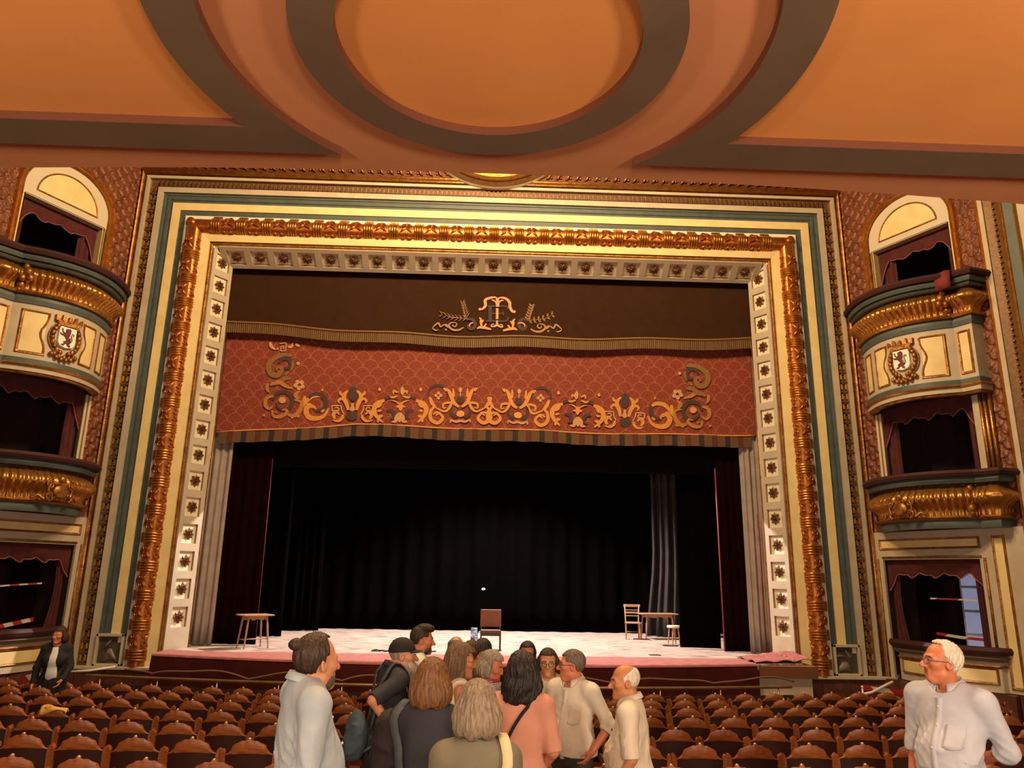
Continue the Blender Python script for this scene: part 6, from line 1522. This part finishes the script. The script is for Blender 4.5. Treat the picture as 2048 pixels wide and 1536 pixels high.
def strap(K, pts, w_, m, name='strap', th=0.004, side=(1, 0, 0)):
    D = []
    for a, b in zip(pts[:-1], pts[1:]):
        for i in range(4): D.append(np.array(a)+(np.array(b)-np.array(a))*i/4)
    D.append(np.array(pts[-1])); D = [conform(K, p, th+0.006) if p[2] > 0.98 else p for p in D]
    D = [D[0]]+[(D[i-1]+2*D[i]+D[i+1])/4 for i in range(1, len(D)-1)]+[D[-1]]
    mb = MB(); P = [Vector(p) for p in D]; n = len(P); vs = []
    for i in range(n):
        t = (P[min(i+1, n-1)]-P[max(i-1, 0)]).normalized(); sd = Vector(side); b = (sd-t*sd.dot(t)).normalized()*w_/2; nn = t.cross(b).normalized()*th
        vs += [P[i]-b-nn, P[i]+b-nn, P[i]+b+nn, P[i]-b+nn]
    mb.add(vs, [(i*4+k, (i+1)*4+k, (i+1)*4+(k+1) % 4, i*4+(k+1) % 4) for i in range(n-1) for k in range(4)]+[(0, 1, 2, 3), ((n-1)*4, (n-1)*4+3, (n-1)*4+2, (n-1)*4+1)])
    return mb, name, m
skin('mid', (0.60, 0.275, 0.14)); skin('tan', (0.56, 0.235, 0.105)); skin('red', (0.62, 0.215, 0.105)); skin('pale', (0.64, 0.34, 0.20))
HB = hairmat('dark_brown', (0.022, 0.013, 0.009), (0.055, 0.031, 0.018)); HK = hairmat('black', (0.010, 0.008, 0.008), (0.028, 0.018, 0.014)); HC = hairmat('chestnut', (0.085, 0.036, 0.011), (0.23, 0.105, 0.034)); HW = hairmat('wavy_brown', (0.095, 0.055, 0.030), (0.20, 0.12, 0.066)); HG = hairmat('grey', (0.20, 0.17, 0.13), (0.40, 0.345, 0.27)); HA = hairmat('ash_blond', (0.155, 0.115, 0.075), (0.32, 0.25, 0.175)); HWH = hairmat('white', (0.62, 0.58, 0.48), (0.82, 0.78, 0.66)); HS = hairmat('salt', (0.085, 0.06, 0.045), (0.19, 0.15, 0.12)); HBD = hairmat('beard', (0.36, 0.30, 0.22), (0.58, 0.50, 0.39)); HBD2 = hairmat('short_beard', (0.06, 0.04, 0.03), (0.16, 0.13, 0.10))
def put_top(mbt, label, cat, K, group=None):
    # something worn that is a thing of its own: placed in the world where the body carries it
    pass

def split_pieces(o, gap=0.012):
    me = o.data; nv = len(me.vertices); nf = len(me.polygons)
    par = list(range(nv))
    def find(a):
        while par[a] != a: par[a] = par[par[a]]; a = par[a]
        return a
    for p in me.polygons:
        vs_ = p.vertices; r0 = find(vs_[0])
        for v in vs_[1:]: par[find(v)] = r0
    co = np.empty(nv*3); me.vertices.foreach_get('co', co); co = co.reshape(-1, 3)
    roots = np.array([find(i) for i in range(nv)]); ids = np.unique(roots)
    if len(ids) < 2 or len(ids) > 400: return
    pts = [co[roots == i] for i in ids]; n = len(ids); lo = np.array([p.min(0) for p in pts])-gap; hi = np.array([p.max(0) for p in pts])+gap
    cl = list(range(n))
    def f2(a):
        while cl[a] != a: a = cl[a]
        return a
    for i in range(n):
        for j in range(i+1, n):
            if (lo[i] <= hi[j]).all() and (lo[j] <= hi[i]).all():
                A, B = pts[i][::max(1, len(pts[i])//120)], pts[j][::max(1, len(pts[j])//120)]
                if np.sqrt(((A[:, None]-B[None])**2).sum(-1)).min() < 0.05 or ((lo[i]+gap <= hi[j]-gap).all() and (lo[j]+gap <= hi[i]-gap).all()): cl[f2(i)] = f2(j)
    grp = {}
    for i in range(n): grp.setdefault(f2(i), []).append(ids[i])
    if len(grp) < 2: return
    mi = {r: k for k, g_ in enumerate(grp.values()) for r in g_}
    fg = [mi[roots[p.vertices[0]]] for p in me.polygons]
    for k in range(len(grp)):
        vs_ = []; vmap = {}; fs = []; mm = []; sm = []
        for p, g_ in zip(me.polygons, fg):
            if g_ != k: continue
            f_ = []
            for v in p.vertices:
                if v not in vmap: vmap[v] = len(vs_); vs_.append(tuple(co[v]))
                f_.append(vmap[v])
            fs.append(f_); mm.append(p.material_index); sm.append(p.use_smooth)
        m2 = bpy.data.meshes.new(me.name); m2.from_pydata(vs_, [], fs)
        for q in me.materials: m2.materials.append(q)
        m2.polygons.foreach_set('material_index', mm); m2.polygons.foreach_set('use_smooth', sm)
        if k == 0: first = m2
        else:
            c = o.copy(); c.data = m2; COL.objects.link(c)
    o.data = first

# ------------------------------------------------------------------ the visitors
bpy.context.view_layer.update()
def world_thing(K, name, label, cat, parts):
    # a carried thing: modelled in the carrier's frame, then stood free in the world
    R_ = K['root']; t = thing(name, label, cat, R_.location, R_.rotation_euler.z); t.scale = R_.scale
    for nm, mb, m, sm in parts: mb.build(nm, m, t, sm)
    return t
DEN = fabric('denim_pale', (0.40, 0.475, 0.545)); NAVY = fabric('navy', (0.022, 0.022, 0.032)); WHT = fabric('white', (0.74, 0.70, 0.60)); OLV = fabric('olive', (0.165, 0.150, 0.098)); PNK = fabric('pink', (0.66, 0.315, 0.225)); CRM = fabric('cream_knit', (0.62, 0.54, 0.38), 0.72, fine=90); PLB = fabric('pale_blue', (0.53, 0.565, 0.66)); BLK = fabric('black', (0.012, 0.011, 0.013)); IVR = fabric('ivory', (0.72, 0.66, 0.53))
TRD = fabric('trousers_dark', (0.035, 0.03, 0.026)); TRB = fabric('trousers_blue', (0.03, 0.04, 0.07)); CHAR = fabric('charcoal', (0.030, 0.026, 0.028)); GSTR = fabric('grey_strap', (0.085, 0.105, 0.13)); CSTR = fabric('cream_strap', (0.70, 0.58, 0.33)); BPK = fabric('slate_backpack', (0.045, 0.072, 0.10))
FRM = mat('glasses_dark', (0.02, 0.014, 0.012), 0.35); FRB = mat('glasses_blue', (0.10, 0.10, 0.15), 0.35)
def buttons(K, zs_, y0=None, x0=0.0, m=None):
    for z in zs_:
        mb = MB(); mb.lathe([(0.0065, 0.004), (0.007, 0.0), (0.004, -0.004)], (x0, front_y(K, x0, z)+0.009, z), 8, 'y'); mb.build('button', m or mat('button', (0.75, 0.7, 0.6), 0.4), K['root'], True)
def placket(K, m, y0=None, z0=0.84, z1=1.43, x0=0.0, w_=0.016):
    mb = MB(); n = 30; vs = []; ys = [front_y(K, x0, z0+(z1-z0)*i/n) for i in range(n+1)]; ys = [sum(ys[max(0, i-2):i+3])/len(ys[max(0, i-2):i+3]) for i in range(n+1)]
    for i in range(n+1):
        z = z0+(z1-z0)*i/n; y = ys[i]; vs += [(x0-w_, y-0.014, z), (x0-w_, y+0.004, z), (x0+w_, y+0.004, z), (x0+w_, y-0.014, z)]
    mb.add(vs, [(i*4+k, (i+1)*4+k, (i+1)*4+k+1, i*4+k+1) for i in range(n) for k in range(3)]); mb.build('placket', m, K['root'], True)
def pocket(K, m, xa, xb, za, zb_):
    def fn(a, b):
        x = xa+(xb-xa)*a; z = za+(zb_-za)*b+(-0.012*(1-abs(2*a-1)) if b == 0 else 0); return (x, front_y(K, x, z)+0.006, z)
    mb = MB(); mb.grid(fn, 8, 8); o = mb.build('pocket', m, K['root'], True); o.modifiers.new('s', 'SOLIDIFY').thickness = 0.005
def chest_y(b=0.0):
    return lambda z: 0.127+b*1.05*math.exp(-((z-1.05)/0.2)**2)-0.10*max(0, z-1.33)**1.0*1.6-0.0

# 1 denim shirt, hair in a bun
def ex_denim(K):
    F = Field((-0.06, -0.20, -0.02), (0.06, -0.06, 0.14), 0.006); F.ell((-0.01, -0.116, 0.082), (0.034, 0.034, 0.028), 0.0); F.add(strands(3, 0.003)); hpart(K, 'hair_bun', F, HB)
    F = Field((-0.10, -0.03, -0.16), (0.10, 0.13, 0.0), 0.006); F.ell((0, 0.030, -0.080), (0.0625, 0.067, 0.050), 0.0); F.add(strands(5, 0.002, 90)); F.cutfn(lambda X, Y, Z: np.minimum(Z+0.040, np.minimum(Y-0.03, 0.045-np.abs(X))), 0.008); F.cutfn(lambda X, Y, Z: Z+0.022, 0.008); F.cutfn(lambda X, Y, Z: -0.008-Y, 0.01); F.cap((-0.02, 0.10, -0.063), (0.02, 0.10, -0.063), 0.014, None, 0.006, 's'); hpart(K, 'beard', F, HBD2)
    placket(K, DEN, chest_y(0.05), 0.72); buttons(K, (0.85, 0.97, 1.09, 1.21, 1.33), lambda z: chest_y(0.05)(z)+0.008)
person('man in a pale denim shirt with dark hair in a bun, foreground left', (634, 1271), 3.75, 64, 46, 0, build=1.12, belly=0.06, hoff=(0.02, -0.035), armR=((0.06, -0.06, -1), (0.0, 0.14, -1)), armL=((0.12, 0.10, -1), (0.0, 0.5, -1)), sleeve='rolled', top=DEN, bottom=TRD, sk='mid', hair=dict(style='receded', m=HB, vol=0.014, seed=2), collar=DEN, hem=0.66, wrinkle=0.016, seed=1, neck='collar', extras=ex_denim)
# 2 capped man with a long beard and a backpack
def ex_cap(K):
    HT = K['HT']; CAPM = mat('cap_black', (0.012, 0.010, 0.010), 0.8)
    F = Field((-0.12, -0.15, -0.02), (0.12, 0.12, 0.16), 0.006); F.ell((0, -0.012, 0.028), (0.092, 0.112, 0.108), 0.0); F.cutfn(lambda X, Y, Z: 0.028+0.10*(Y)-Z+0.0*X, 0.004); hpart(K, 'cap_crown', F, CAPM)
    def brim(a, b):
        th = (a-0.5)*2.2; x = 0.091*math.sin(th); y = -0.012+0.111*math.cos(th)
        return np.array([x*(1-0.10*b), y+0.070*b*max(0, math.cos(th*1.25))**0.6, 0.032+0.10*y-0.020*b*b+0.010*b*math.cos(th*1.3)])
    mb = MB(); mb.grid(lambda a, b: tuple(HT(brim(a, b))), 18, 6); o = mb.build('cap_brim', CAPM, K['root'], True); o.modifiers.new('s', 'SOLIDIFY').thickness = 0.005
    mb = MB(); mb.tube([tuple(HT(brim(i/16, 1.0))) for i in range(17)], 0.0028, 5); mb.build('cap_piping', mat('piping_pale', (0.5, 0.45, 0.36), 0.6), K['root'], True)
    F = Field((-0.11, -0.04, -0.36), (0.11, 0.16, 0.01), 0.006); F.ell((0, 0.035, -0.085), (0.074, 0.080, 0.065), 0.0); F.cap((0, 0.075, -0.12), (0, 0.085, -0.30), 0.056, 0.024, 0.05); F.add(strands(8, 0.005, 60)); F.cutfn(lambda X, Y, Z: Z+0.030+0.3*np.maximum(0.02-Y, 0), 0.012); F.cutfn(lambda X, Y, Z: -0.01-Y, 0.01); F.cutfn(lambda X, Y, Z: np.minimum(Z+0.052, np.minimum(Y-0.03, 0.034-np.abs(X))), 0.008); F.cap((-0.018, 0.11, -0.064), (0.018, 0.11, -0.064), 0.010, None, 0.006, 's'); hpart(K, 'beard', F, HBD)
    R_, W_ = K['arms'][0][1], K['arms'][0][2]; mb = MB(); v = K['arms'][0][4]; mb.tube([tuple(W_-v*0.025), tuple(W_+v*0.004)], 0.034, 12); mb.build('watch', mat('watch_black', (0.015, 0.012, 0.012), 0.4), K['root'], True)
    T = K['T']; parts = []
    F = Field((-0.20, -0.50, 0.62), (0.20, -0.10, 1.22), 0.012); F.ell((0.0, -0.235, 0.99), (0.15, 0.085, 0.19), 0.0); F.ell((0.02, -0.29, 0.92), (0.11, 0.06, 0.11), 0.03); w2 = folds(77, 0.022); F.add(w2)
    P, f_ = F.mesh(); t = thing('backpack', 'slate blue backpack hanging low on the capped man\'s back', 'backpack', K['root'].location, K['root'].rotation_euler.z); t.scale = K['root'].scale
    link('bag_body', to_mesh('bag_body', [(P, f_, 0)], [BPK]), t)
    for sx in (0.10, -0.10):
        pts = [T((sx*1.1, -0.19, 1.05)), T((sx*1.15, -0.175, 1.25)), T((sx*1.1, -0.12, 1.42)), T((sx*1.12, -0.02, 1.500)), T((sx*1.2, 0.085, 1.44)), T((sx*1.3, 0.135, 1.30)), T((sx*1.5, 0.10, 1.12)), T((sx*1.7, -0.05, 0.98)), T((sx*1.5, -0.2, 0.90))]
        mb, n_, m_ = strap(K, pts, 0.055, BPK); mb.build('shoulder_strap', BPK, t, True)
person('man in a black cap with a long white beard and navy shirt', (806, 1279), 6.2, 70, 84, -2, build=1.20, belly=0.10, lean=7, hoff=(0.03, -0.03), armR=((0.46, -0.88, -0.42), (-0.18, 0.66, -0.85)), armL=((0.15, 0.1, -1), (0, 0.4, -1)), sleeve='elbow', top=NAVY, bottom=TRB, sk='mid', hair=dict(style='short', m=HG, vol=0.004, seed=3), collar=NAVY, hem=0.74, seed=2, neck='collar', extras=ex_cap)
# 3 young man in white
def ex_young(K):
    F = Field((-0.10, -0.03, -0.15), (0.10, 0.13, 0.0), 0.007); F.ell((0, 0.030, -0.080), (0.0615, 0.066, 0.049), 0.0); F.add(strands(5, 0.002, 90)); F.cutfn(lambda X, Y, Z: np.minimum(Z+0.045, np.minimum(Y-0.03, 0.045-np.abs(X))), 0.008); F.cutfn(lambda X, Y, Z: Z+0.030, 0.008); F.cutfn(lambda X, Y, Z: -0.004-Y, 0.01); hpart(K, 'beard', F, HBD2)
    F = Field((-0.10, -0.09, 0.02), (0.10, 0.12, 0.17), 0.007); F.ell((0, 0.02, 0.105), (0.072, 0.085, 0.040), 0.0); F.add(strands(15, 0.005, 70)); hpart(K, 'quiff', F, HB)
person('tall young bearded man in a white shirt behind the capped man', (845, 1253), 7.5, 85, 82, -4, far=True, sleeve='short', top=WHT, bottom=TRD, sk='red', hair=dict(style='short', m=HB, vol=0.010, seed=4), seed=3, extras=ex_young)
# 4 bald visitor
person('bald visitor, only the back of the head showing, beside the raised phone', (912, 1273), 7.7, 10, 12, 4, far=True, top=fabric('taupe', (0.16, 0.12, 0.09)), bottom=TRD, sk='tan', hair=dict(style='fringe', m=HS, vol=0.004, seed=5), seed=4)
# 5 the one with the phone
def ex_phone(K):
    W_ = K['arms'][1][2]; v = K['arms'][1][4]; c = W_+v*0.10+np.array([0, -0.03, 0.03]); t = thing('phone', 'phone held up with a lit screen above the heads', 'phone', K['root'].location, K['root'].rotation_euler.z); t.scale = K['root'].scale
    mb = MB(); mb.box(c[0]-0.037, c[0]+0.037, c[1]-0.0, c[1]+0.008, c[2]-0.06, c[2]+0.09); mb.build('phone_case', mat('phone_black', (0.012, 0.012, 0.014), 0.3), t, bevel=0.006)
    SC = mat('phone_screen', (0.05, 0.05, 0.07), 0.15); b = SC.node_tree.nodes['Principled BSDF']; nt = SC.node_tree; wv = nt.nodes.new('ShaderNodeTexNoise'); wv.inputs['Scale'].default_value = 22; tc = nt.nodes.new('ShaderNodeTexCoord'); mp = nt.nodes.new('ShaderNodeMapping'); mp.inputs['Scale'].default_value = (0.3, 1, 3); nt.links.new(tc.outputs['Object'], mp.inputs[0]); nt.links.new(mp.outputs[0], wv.inputs[0]); rp = nt.nodes.new('ShaderNodeValToRGB'); rp.color_ramp.elements[0].position = 0.42; rp.color_ramp.elements[0].color = (0.02, 0.02, 0.05, 1); rp.color_ramp.elements[1].position = 0.6; rp.color_ramp.elements[1].color = (0.8, 0.85, 1, 1); nt.links.new(wv.outputs['Fac'], rp.inputs[0]); nt.links.new(rp.outputs[0], b.inputs['Emission Color']); b.inputs['Emission Strength'].default_value = 0.9
    mb = MB(); mb.box(c[0]-0.033, c[0]+0.033, c[1]-0.003, c[1]-0.0005, c[2]-0.054, c[2]+0.084); mb.build('screen', SC, t)
person('brown-haired visitor seen from behind holding up a phone', (944, 1283), 6.75, 20, 40, 0, far=True, armL=((0.06, 0.80, 0.02), (-0.30, 0.35, 1)), sleeve='short', top=fabric('brown_shirt', (0.12, 0.07, 0.04)), bottom=TRD, sk='red', hair=dict(style='short', m=HB, vol=0.012, seed=6), seed=5, extras=ex_phone)
# 6 black-haired woman
person('woman with long straight black hair seen from behind, near the brown chair', (966, 1279), 7.6, 8, 20, 0, sex='f', far=True, top=BLK, bottom=TRD, sk='mid', hair=dict(style='long', m=HK, length=0.18, vol=0.016, seed=7), seed=6)
# 7 wavy-haired woman in profile
def ex_wavy(K): glasses(K, mat('glasses_gold', (0.35, 0.2, 0.08), 0.3, 0.6), 0.0016)
person('woman with wavy brown hair in profile, sleeveless white top', (924, 1290), 5.85, 80, 78, -6, sex='f', armR=((0.10, 0.05, -1), (0.02, 0.4, -1)), sleeve='none', top=IVR, bottom=TRD, sk='tan', hair=dict(style='wavy', m=HW, length=0.06, vol=0.026, seed=8, amp=0.005, curl=0.010), seed=7, neck='boat', extras=ex_wavy)
# 8 woman in navy with a grey strap
def ex_navy(K):
    T = K['T']; t = thing('shoulder_bag', 'charcoal bag and coat on a grey strap over the navy woman\'s shoulder', 'bag', K['root'].location, K['root'].rotation_euler.z); t.scale = K['root'].scale
    pts = [T((-0.205, 0.06, 0.95)), T((-0.175, 0.10, 1.2)), T((-0.14, 0.085, 1.40)), T((-0.135, 0.0, 1.495)), T((-0.15, -0.09, 1.44)), T((-0.165, -0.135, 1.30)), T((-0.185, -0.150, 1.10)), T((-0.21, -0.15, 0.86))]
    mb, n_, m_ = strap(K, pts, 0.045, GSTR); mb.build('strap', GSTR, t, True)
    F = Field((-0.40, -0.28, 0.50), (-0.10, 0.22, 1.52), 0.012); F.cap((-0.235, -0.02, 1.40), (-0.265, -0.02, 0.70), 0.070, 0.10, 0.0); F.ell((-0.27, -0.03, 0.72), (0.085, 0.16, 0.2), 0.05); fo = folds(91, 0.022); F.add(fo); P, f_ = F.mesh(); link('coat', to_mesh('coat', [(P, f_, 0)], [CHAR]), t)
person('woman with a smooth chestnut bob and navy top seen from behind', (866, 1319), 4.0, 12, 6, 0, sex='f', build=1.08, sleeve='elbow', top=NAVY, bottom=TRD, sk='pale', hair=dict(style='bob', m=HC, length=0.025, vol=0.013, seed=9, amp=0.0035), seed=8, neck='boat', wrinkle=0.008, extras=ex_navy)
# 9 grey bob with a striped scarf
STRP = bpy.data.materials.new('striped_scarf'); STRP.use_nodes = True
_nt = STRP.node_tree; _w = _nt.nodes.new('ShaderNodeTexWave'); _w.bands_direction = 'Z'; _w.inputs['Scale'].default_value = 22; _r = _nt.nodes.new('ShaderNodeValToRGB'); _r.color_ramp.elements[0].color = (0.12, 0.14, 0.22, 1); _r.color_ramp.elements[1].color = (0.6, 0.57, 0.52, 1); _c = _nt.nodes.new('ShaderNodeTexCoord'); _nt.links.new(_c.outputs['Object'], _w.inputs['Vector']); _nt.links.new(_w.outputs['Fac'], _r.inputs[0]); _nt.links.new(_r.outputs[0], _nt.nodes['Principled BSDF'].inputs['Base Color'])
def ex_scarf(K):
    T = K['T']
    for nm, z, r0, rr_, m_ in (('scarf', 1.475, 0.105, 0.036, STRP), ('scarf_edge', 1.515, 0.088, 0.016, mat('scarf_red', (0.42, 0.03, 0.04), 0.8))):
        mb = MB(); c = T((0, -0.005, z)); mb.tube([(r0*math.sin(q), c[1]+r0*0.95*math.cos(q), c[2]-0.02*math.cos(q)+0.006*math.sin(3*q)) for q in [2*PI*i/28 for i in range(29)]], rr_, 8); mb.build(nm, m_, K['root'], True)
person('woman with a grey bob and striped scarf, face turned right', (988, 1305), 6.3, 95, 108, -14, sex='f', top=STRP, bottom=TRD, sk='red', hair=dict(style='bob', m=HG, length=-0.005, vol=0.022, seed=10, amp=0.004), seed=9, extras=ex_scarf)
# 10 ash-blond woman in olive, nearest the camera
def ex_olive(K):
    T = K['T']; t = thing('tote_bag', 'bag on a wide cream strap over the olive woman\'s right shoulder', 'bag', K['root'].location, K['root'].rotation_euler.z); t.scale = K['root'].scale
    pts = [T((0.16, 0.12, 1.10)), T((0.14, 0.12, 1.32)), T((0.125, 0.06, 1.46)), T((0.13, -0.02, 1.505)), T((0.15, -0.10, 1.45)), T((0.175, -0.145, 1.30)), T((0.20, -0.150, 1.10)), T((0.23, -0.10, 0.85))]
    mb, n_, m_ = strap(K, pts, 0.05, CSTR, th=0.006); mb.build('strap', CSTR, t, True)
    F = Field((0.14, -0.25, 0.50), (0.40, 0.20, 0.95), 0.014); F.ell((0.265, -0.02, 0.72), (0.07, 0.16, 0.17), 0.0); P, f_ = F.mesh(); link('bag_body', to_mesh('bag_body', [(P, f_, 0)], [CSTR]), t)
person('woman with straight ash-blond hair and olive top, nearest the camera', (956, 1364), 3.4, 2, -2, 0, sex='f', build=0.98, hoff=(0.0, 0.03), sleeve='short', top=OLV, bottom=TRD, sk='pale', hair=dict(style='bob', m=HA, length=0.030, vol=0.016, seed=11, amp=0.0035), seed=10, wrinkle=0.008, extras=ex_olive)
# 11 dark curly hair, pink shirt
def ex_pink(K):
    T = K['T']; t = thing('crossbody_bag', 'bag on a black strap across the pink shirt', 'bag', K['root'].location, K['root'].rotation_euler.z); t.scale = K['root'].scale
    pts = [T((0.10, 0.08, 1.42)), T((0.09, 0.0, 1.497)), T((0.075, -0.085, 1.455)), T((0.0, -0.142, 1.33)), T((-0.09, -0.150, 1.18)), T((-0.16, -0.13, 1.03)), T((-0.20, -0.06, 0.92))]
    mb, n_, m_ = strap(K, pts, 0.022, BLK); mb.build('strap', BLK, t, True)
    F = Field((-0.34, -0.18, 0.66), (-0.15, 0.16, 0.96), 0.014); F.ell((-0.24, 0, 0.81), (0.05, 0.11, 0.11), 0.0); P, f_ = F.mesh(); link('bag_body', to_mesh('bag_body', [(P, f_, 0)], [BLK]), t)
person('woman with dark curly hair and pink shirt seen from behind', (1044, 1311), 4.95, 14, -6, 0, sex='f', build=1.06, armR=((0.22, -0.05, -1), (-0.55, 0.75, -0.75)), sleeve='elbow', top=PNK, bottom=TRD, sk='mid', hair=dict(style='bob', m=HK, length=0.085, vol=0.034, seed=12, amp=0.005, curl=0.011), seed=11, extras=ex_pink)
# 12 long dark hair, facing us, far
person('young woman with long dark hair facing the hall at the back of the group', (1055, 1284), 8.1, 178, 190, -2, sex='f', far=True, top=BLK, bottom=TRD, sk='red', hair=dict(style='long', m=HK, length=0.20, vol=0.012, seed=13), seed=12)
# 13 woman with glasses and a cream knit
def ex_glw(K):
    glasses(K, FRM, 0.0026)
    W_ = (K['arms'][0][2]+K['arms'][1][2])/2; t = thing('paper_sheet', 'white paper held low by the woman with glasses', 'paper', K['root'].location, K['root'].rotation_euler.z); t.scale = K['root'].scale
    mb = MB(); mb.box(-0.10, 0.10, W_[1]+0.02, W_[1]+0.026, W_[2]-0.16, W_[2]-0.03); mb.build('sheet', mat('sheet_white', (0.8, 0.76, 0.68), 0.7), t)
    mb = MB()
    for z in (1.15, 1.135, 1.12): mb.tube([tuple(K['T']((0.145*math.sin(q), 0.005+0.150*math.cos(q), z))) for q in [-1.1+2.2*i/12 for i in range(13)]], 0.005, 5)
    mb.build('knit_bands', CRM, K['root'], True)
person('woman with dark-rimmed glasses and a cream knit jumper facing the camera', (1096, 1298), 6.8, 176, 186, -4, sex='f', build=1.0, belly=0.02, armR=((0.30, 0.05, -1), (-0.55, 0.85, -0.25)), armL=((0.30, 0.05, -1), (-0.55, 0.85, -0.25)), sleeve='elbow', top=CRM, bottom=TRD, sk='mid', hair=dict(style='bob', m=HB, length=-0.03, vol=0.010, seed=14), seed=13, wrinkle=0.007, extras=ex_glw)
# 14 man with glasses, white shirt
def ex_white(K):
    glasses(K, FRM, 0.0022); placket(K, WHT, chest_y(0.04), 0.9); buttons(K, (0.98, 1.10, 1.22, 1.34), lambda z: chest_y(0.04)(z)+0.008)
    mb = MB(); mb.tube([(0.172*math.sin(q), 0.0+0.150*math.cos(q), 0.935) for q in [2*PI*i/32 for i in range(33)]], 0.018, 6, sx=0.4); mb.build('belt', mat('belt_black', (0.012, 0.01, 0.01), 0.35), K['root'], True)
    pocket(K, WHT, -0.145, -0.06, 1.18, 1.29)
person('man with glasses and rolled-sleeve white shirt, in left profile', (1147, 1301), 6.1, -138, -84, 2, build=1.04, belly=0.04, armR=((0.14, 0.0, -1), (-0.02, 0.18, -1)), armL=((0.48, -0.28, -1), (-0.34, 0.66, -0.85)), sleeve='rolled', top=WHT, bottom=fabric('olive_trousers', (0.055, 0.05, 0.032)), sk='red', hair=dict(style='short', m=HS, vol=0.010, seed=15), collar=WHT, hem=0.93, wrinkle=0.016, seed=14, neck='collar', extras=ex_white)
# 15 older man in an ivory polo
def ex_polo(K):
    mb = MB(); mb.blob((-0.075, front_y(K, -0.075, 1.29)+0.003, 1.29), (0.008, 0.006, 0.011), 8, 5); mb.build('embroidered_emblem', mat('emblem_dark', (0.03, 0.03, 0.04), 0.7), K['root'], True)
person('older man in an ivory polo shirt with thin white hair, in left profile', (1250, 1329), 5.15, -72, -88, -4, build=1.0, belly=0.07, lean=4, armR=((0.14, 0.1, -1), (0, 0.5, -1)), armL=((0.14, -0.10, -1), (-0.06, 0.55, -1)), sleeve='elbow', top=IVR, bottom=TRD, sk='tan', hair=dict(style='fringe', m=HWH, vol=0.003, seed=16, amp=0.002), collar=IVR, hem=0.72, wrinkle=0.014, seed=15, neck='collar', extras=ex_polo)
# 16 older man at the right
def ex_right(K):
    glasses(K, FRB, 0.0022); placket(K, PLB, chest_y(0.07), 0.74); buttons(K, (0.80, 0.92, 1.04, 1.16, 1.28, 1.38), lambda z: chest_y(0.07)(z)+0.008)
    pocket(K, PLB, -0.145, -0.055, 1.17, 1.29)
person('white-haired man with glasses and a pale blue shirt, far right', (1886, 1284), 4.75, -122, -84, 6, build=1.10, belly=0.07, lean=-5, hoff=(0.035, 0.015), armR=((0.08, 0.10, -1), (0.0, 0.35, -1)), armL=((0.16, -0.36, -0.92), (-0.80, -0.20, -0.40)), sleeve='rolled', top=PLB, bottom=TRB, sk='red', hair=dict(style='receded', m=HWH, vol=0.013, seed=17, amp=0.005), collar=PLB, hem=0.68, wrinkle=0.016, seed=16, neck='collar', extras=ex_right)
# 17 attendant by the left box
def ex_att(K):
    F = Field((-0.12, 0.0, 0.86), (0.12, 0.24, 1.50), 0.010); F.ell((0, -0.005, 1.28), (0.195, 0.148, 0.24), 0.0); F.ell((0, 0.012, 1.07), (0.18, 0.148, 0.23), 0.05); F.ell((0, 0.09, 1.25), (0.14, 0.082, 0.10), 0.05)
    F.cutfn(lambda X, Y, Z: np.abs(X)-0.075+0.10*(Z-1.1)); F.cutfn(lambda X, Y, Z: 0.90-Z); F.cutfn(lambda X, Y, Z: Z-1.45); F.cutfn(lambda X, Y, Z: 0.05-Y); hpart(K, 'shirt_front', F, fabric('bright_white', (0.74, 0.74, 0.74)), False)
person('person in an open black jacket over a white shirt by the left box', (122, 1255), 11.9, 165, 190, 0, sex='f', far=True, armR=((0.28, 0.1, -1), (0.05, 0.2, -1)), armL=((0.25, 0.2, -1), (-0.2, 0.5, -0.6)), sleeve='long', top=BLK, hem=0.62, bottom=BLK, sk='red', hair=dict(style='bob', m=HB, length=0.02, vol=0.02, seed=18), seed=17, extras=ex_att)

# every separate piece of a part becomes a part of its own
for o in list(bpy.data.objects):
    if o.type == 'MESH' and o.parent is not None and o.data.users == 1 and o.get('kind') is None and o.name.split('.')[0] not in ('body', 'hair', 'top_garment', 'trousers', 'glasses', 'beard', 'lattice_bars', 'plain_face', 'fringe_threads', 'shoe') and len(o.children) == 0 and len(o.data.polygons) < 9000:
        split_pieces(o)
for o in bpy.data.objects:
    if o.name.split('.')[0] == 'plain_face': o['kind'] = 'structure'
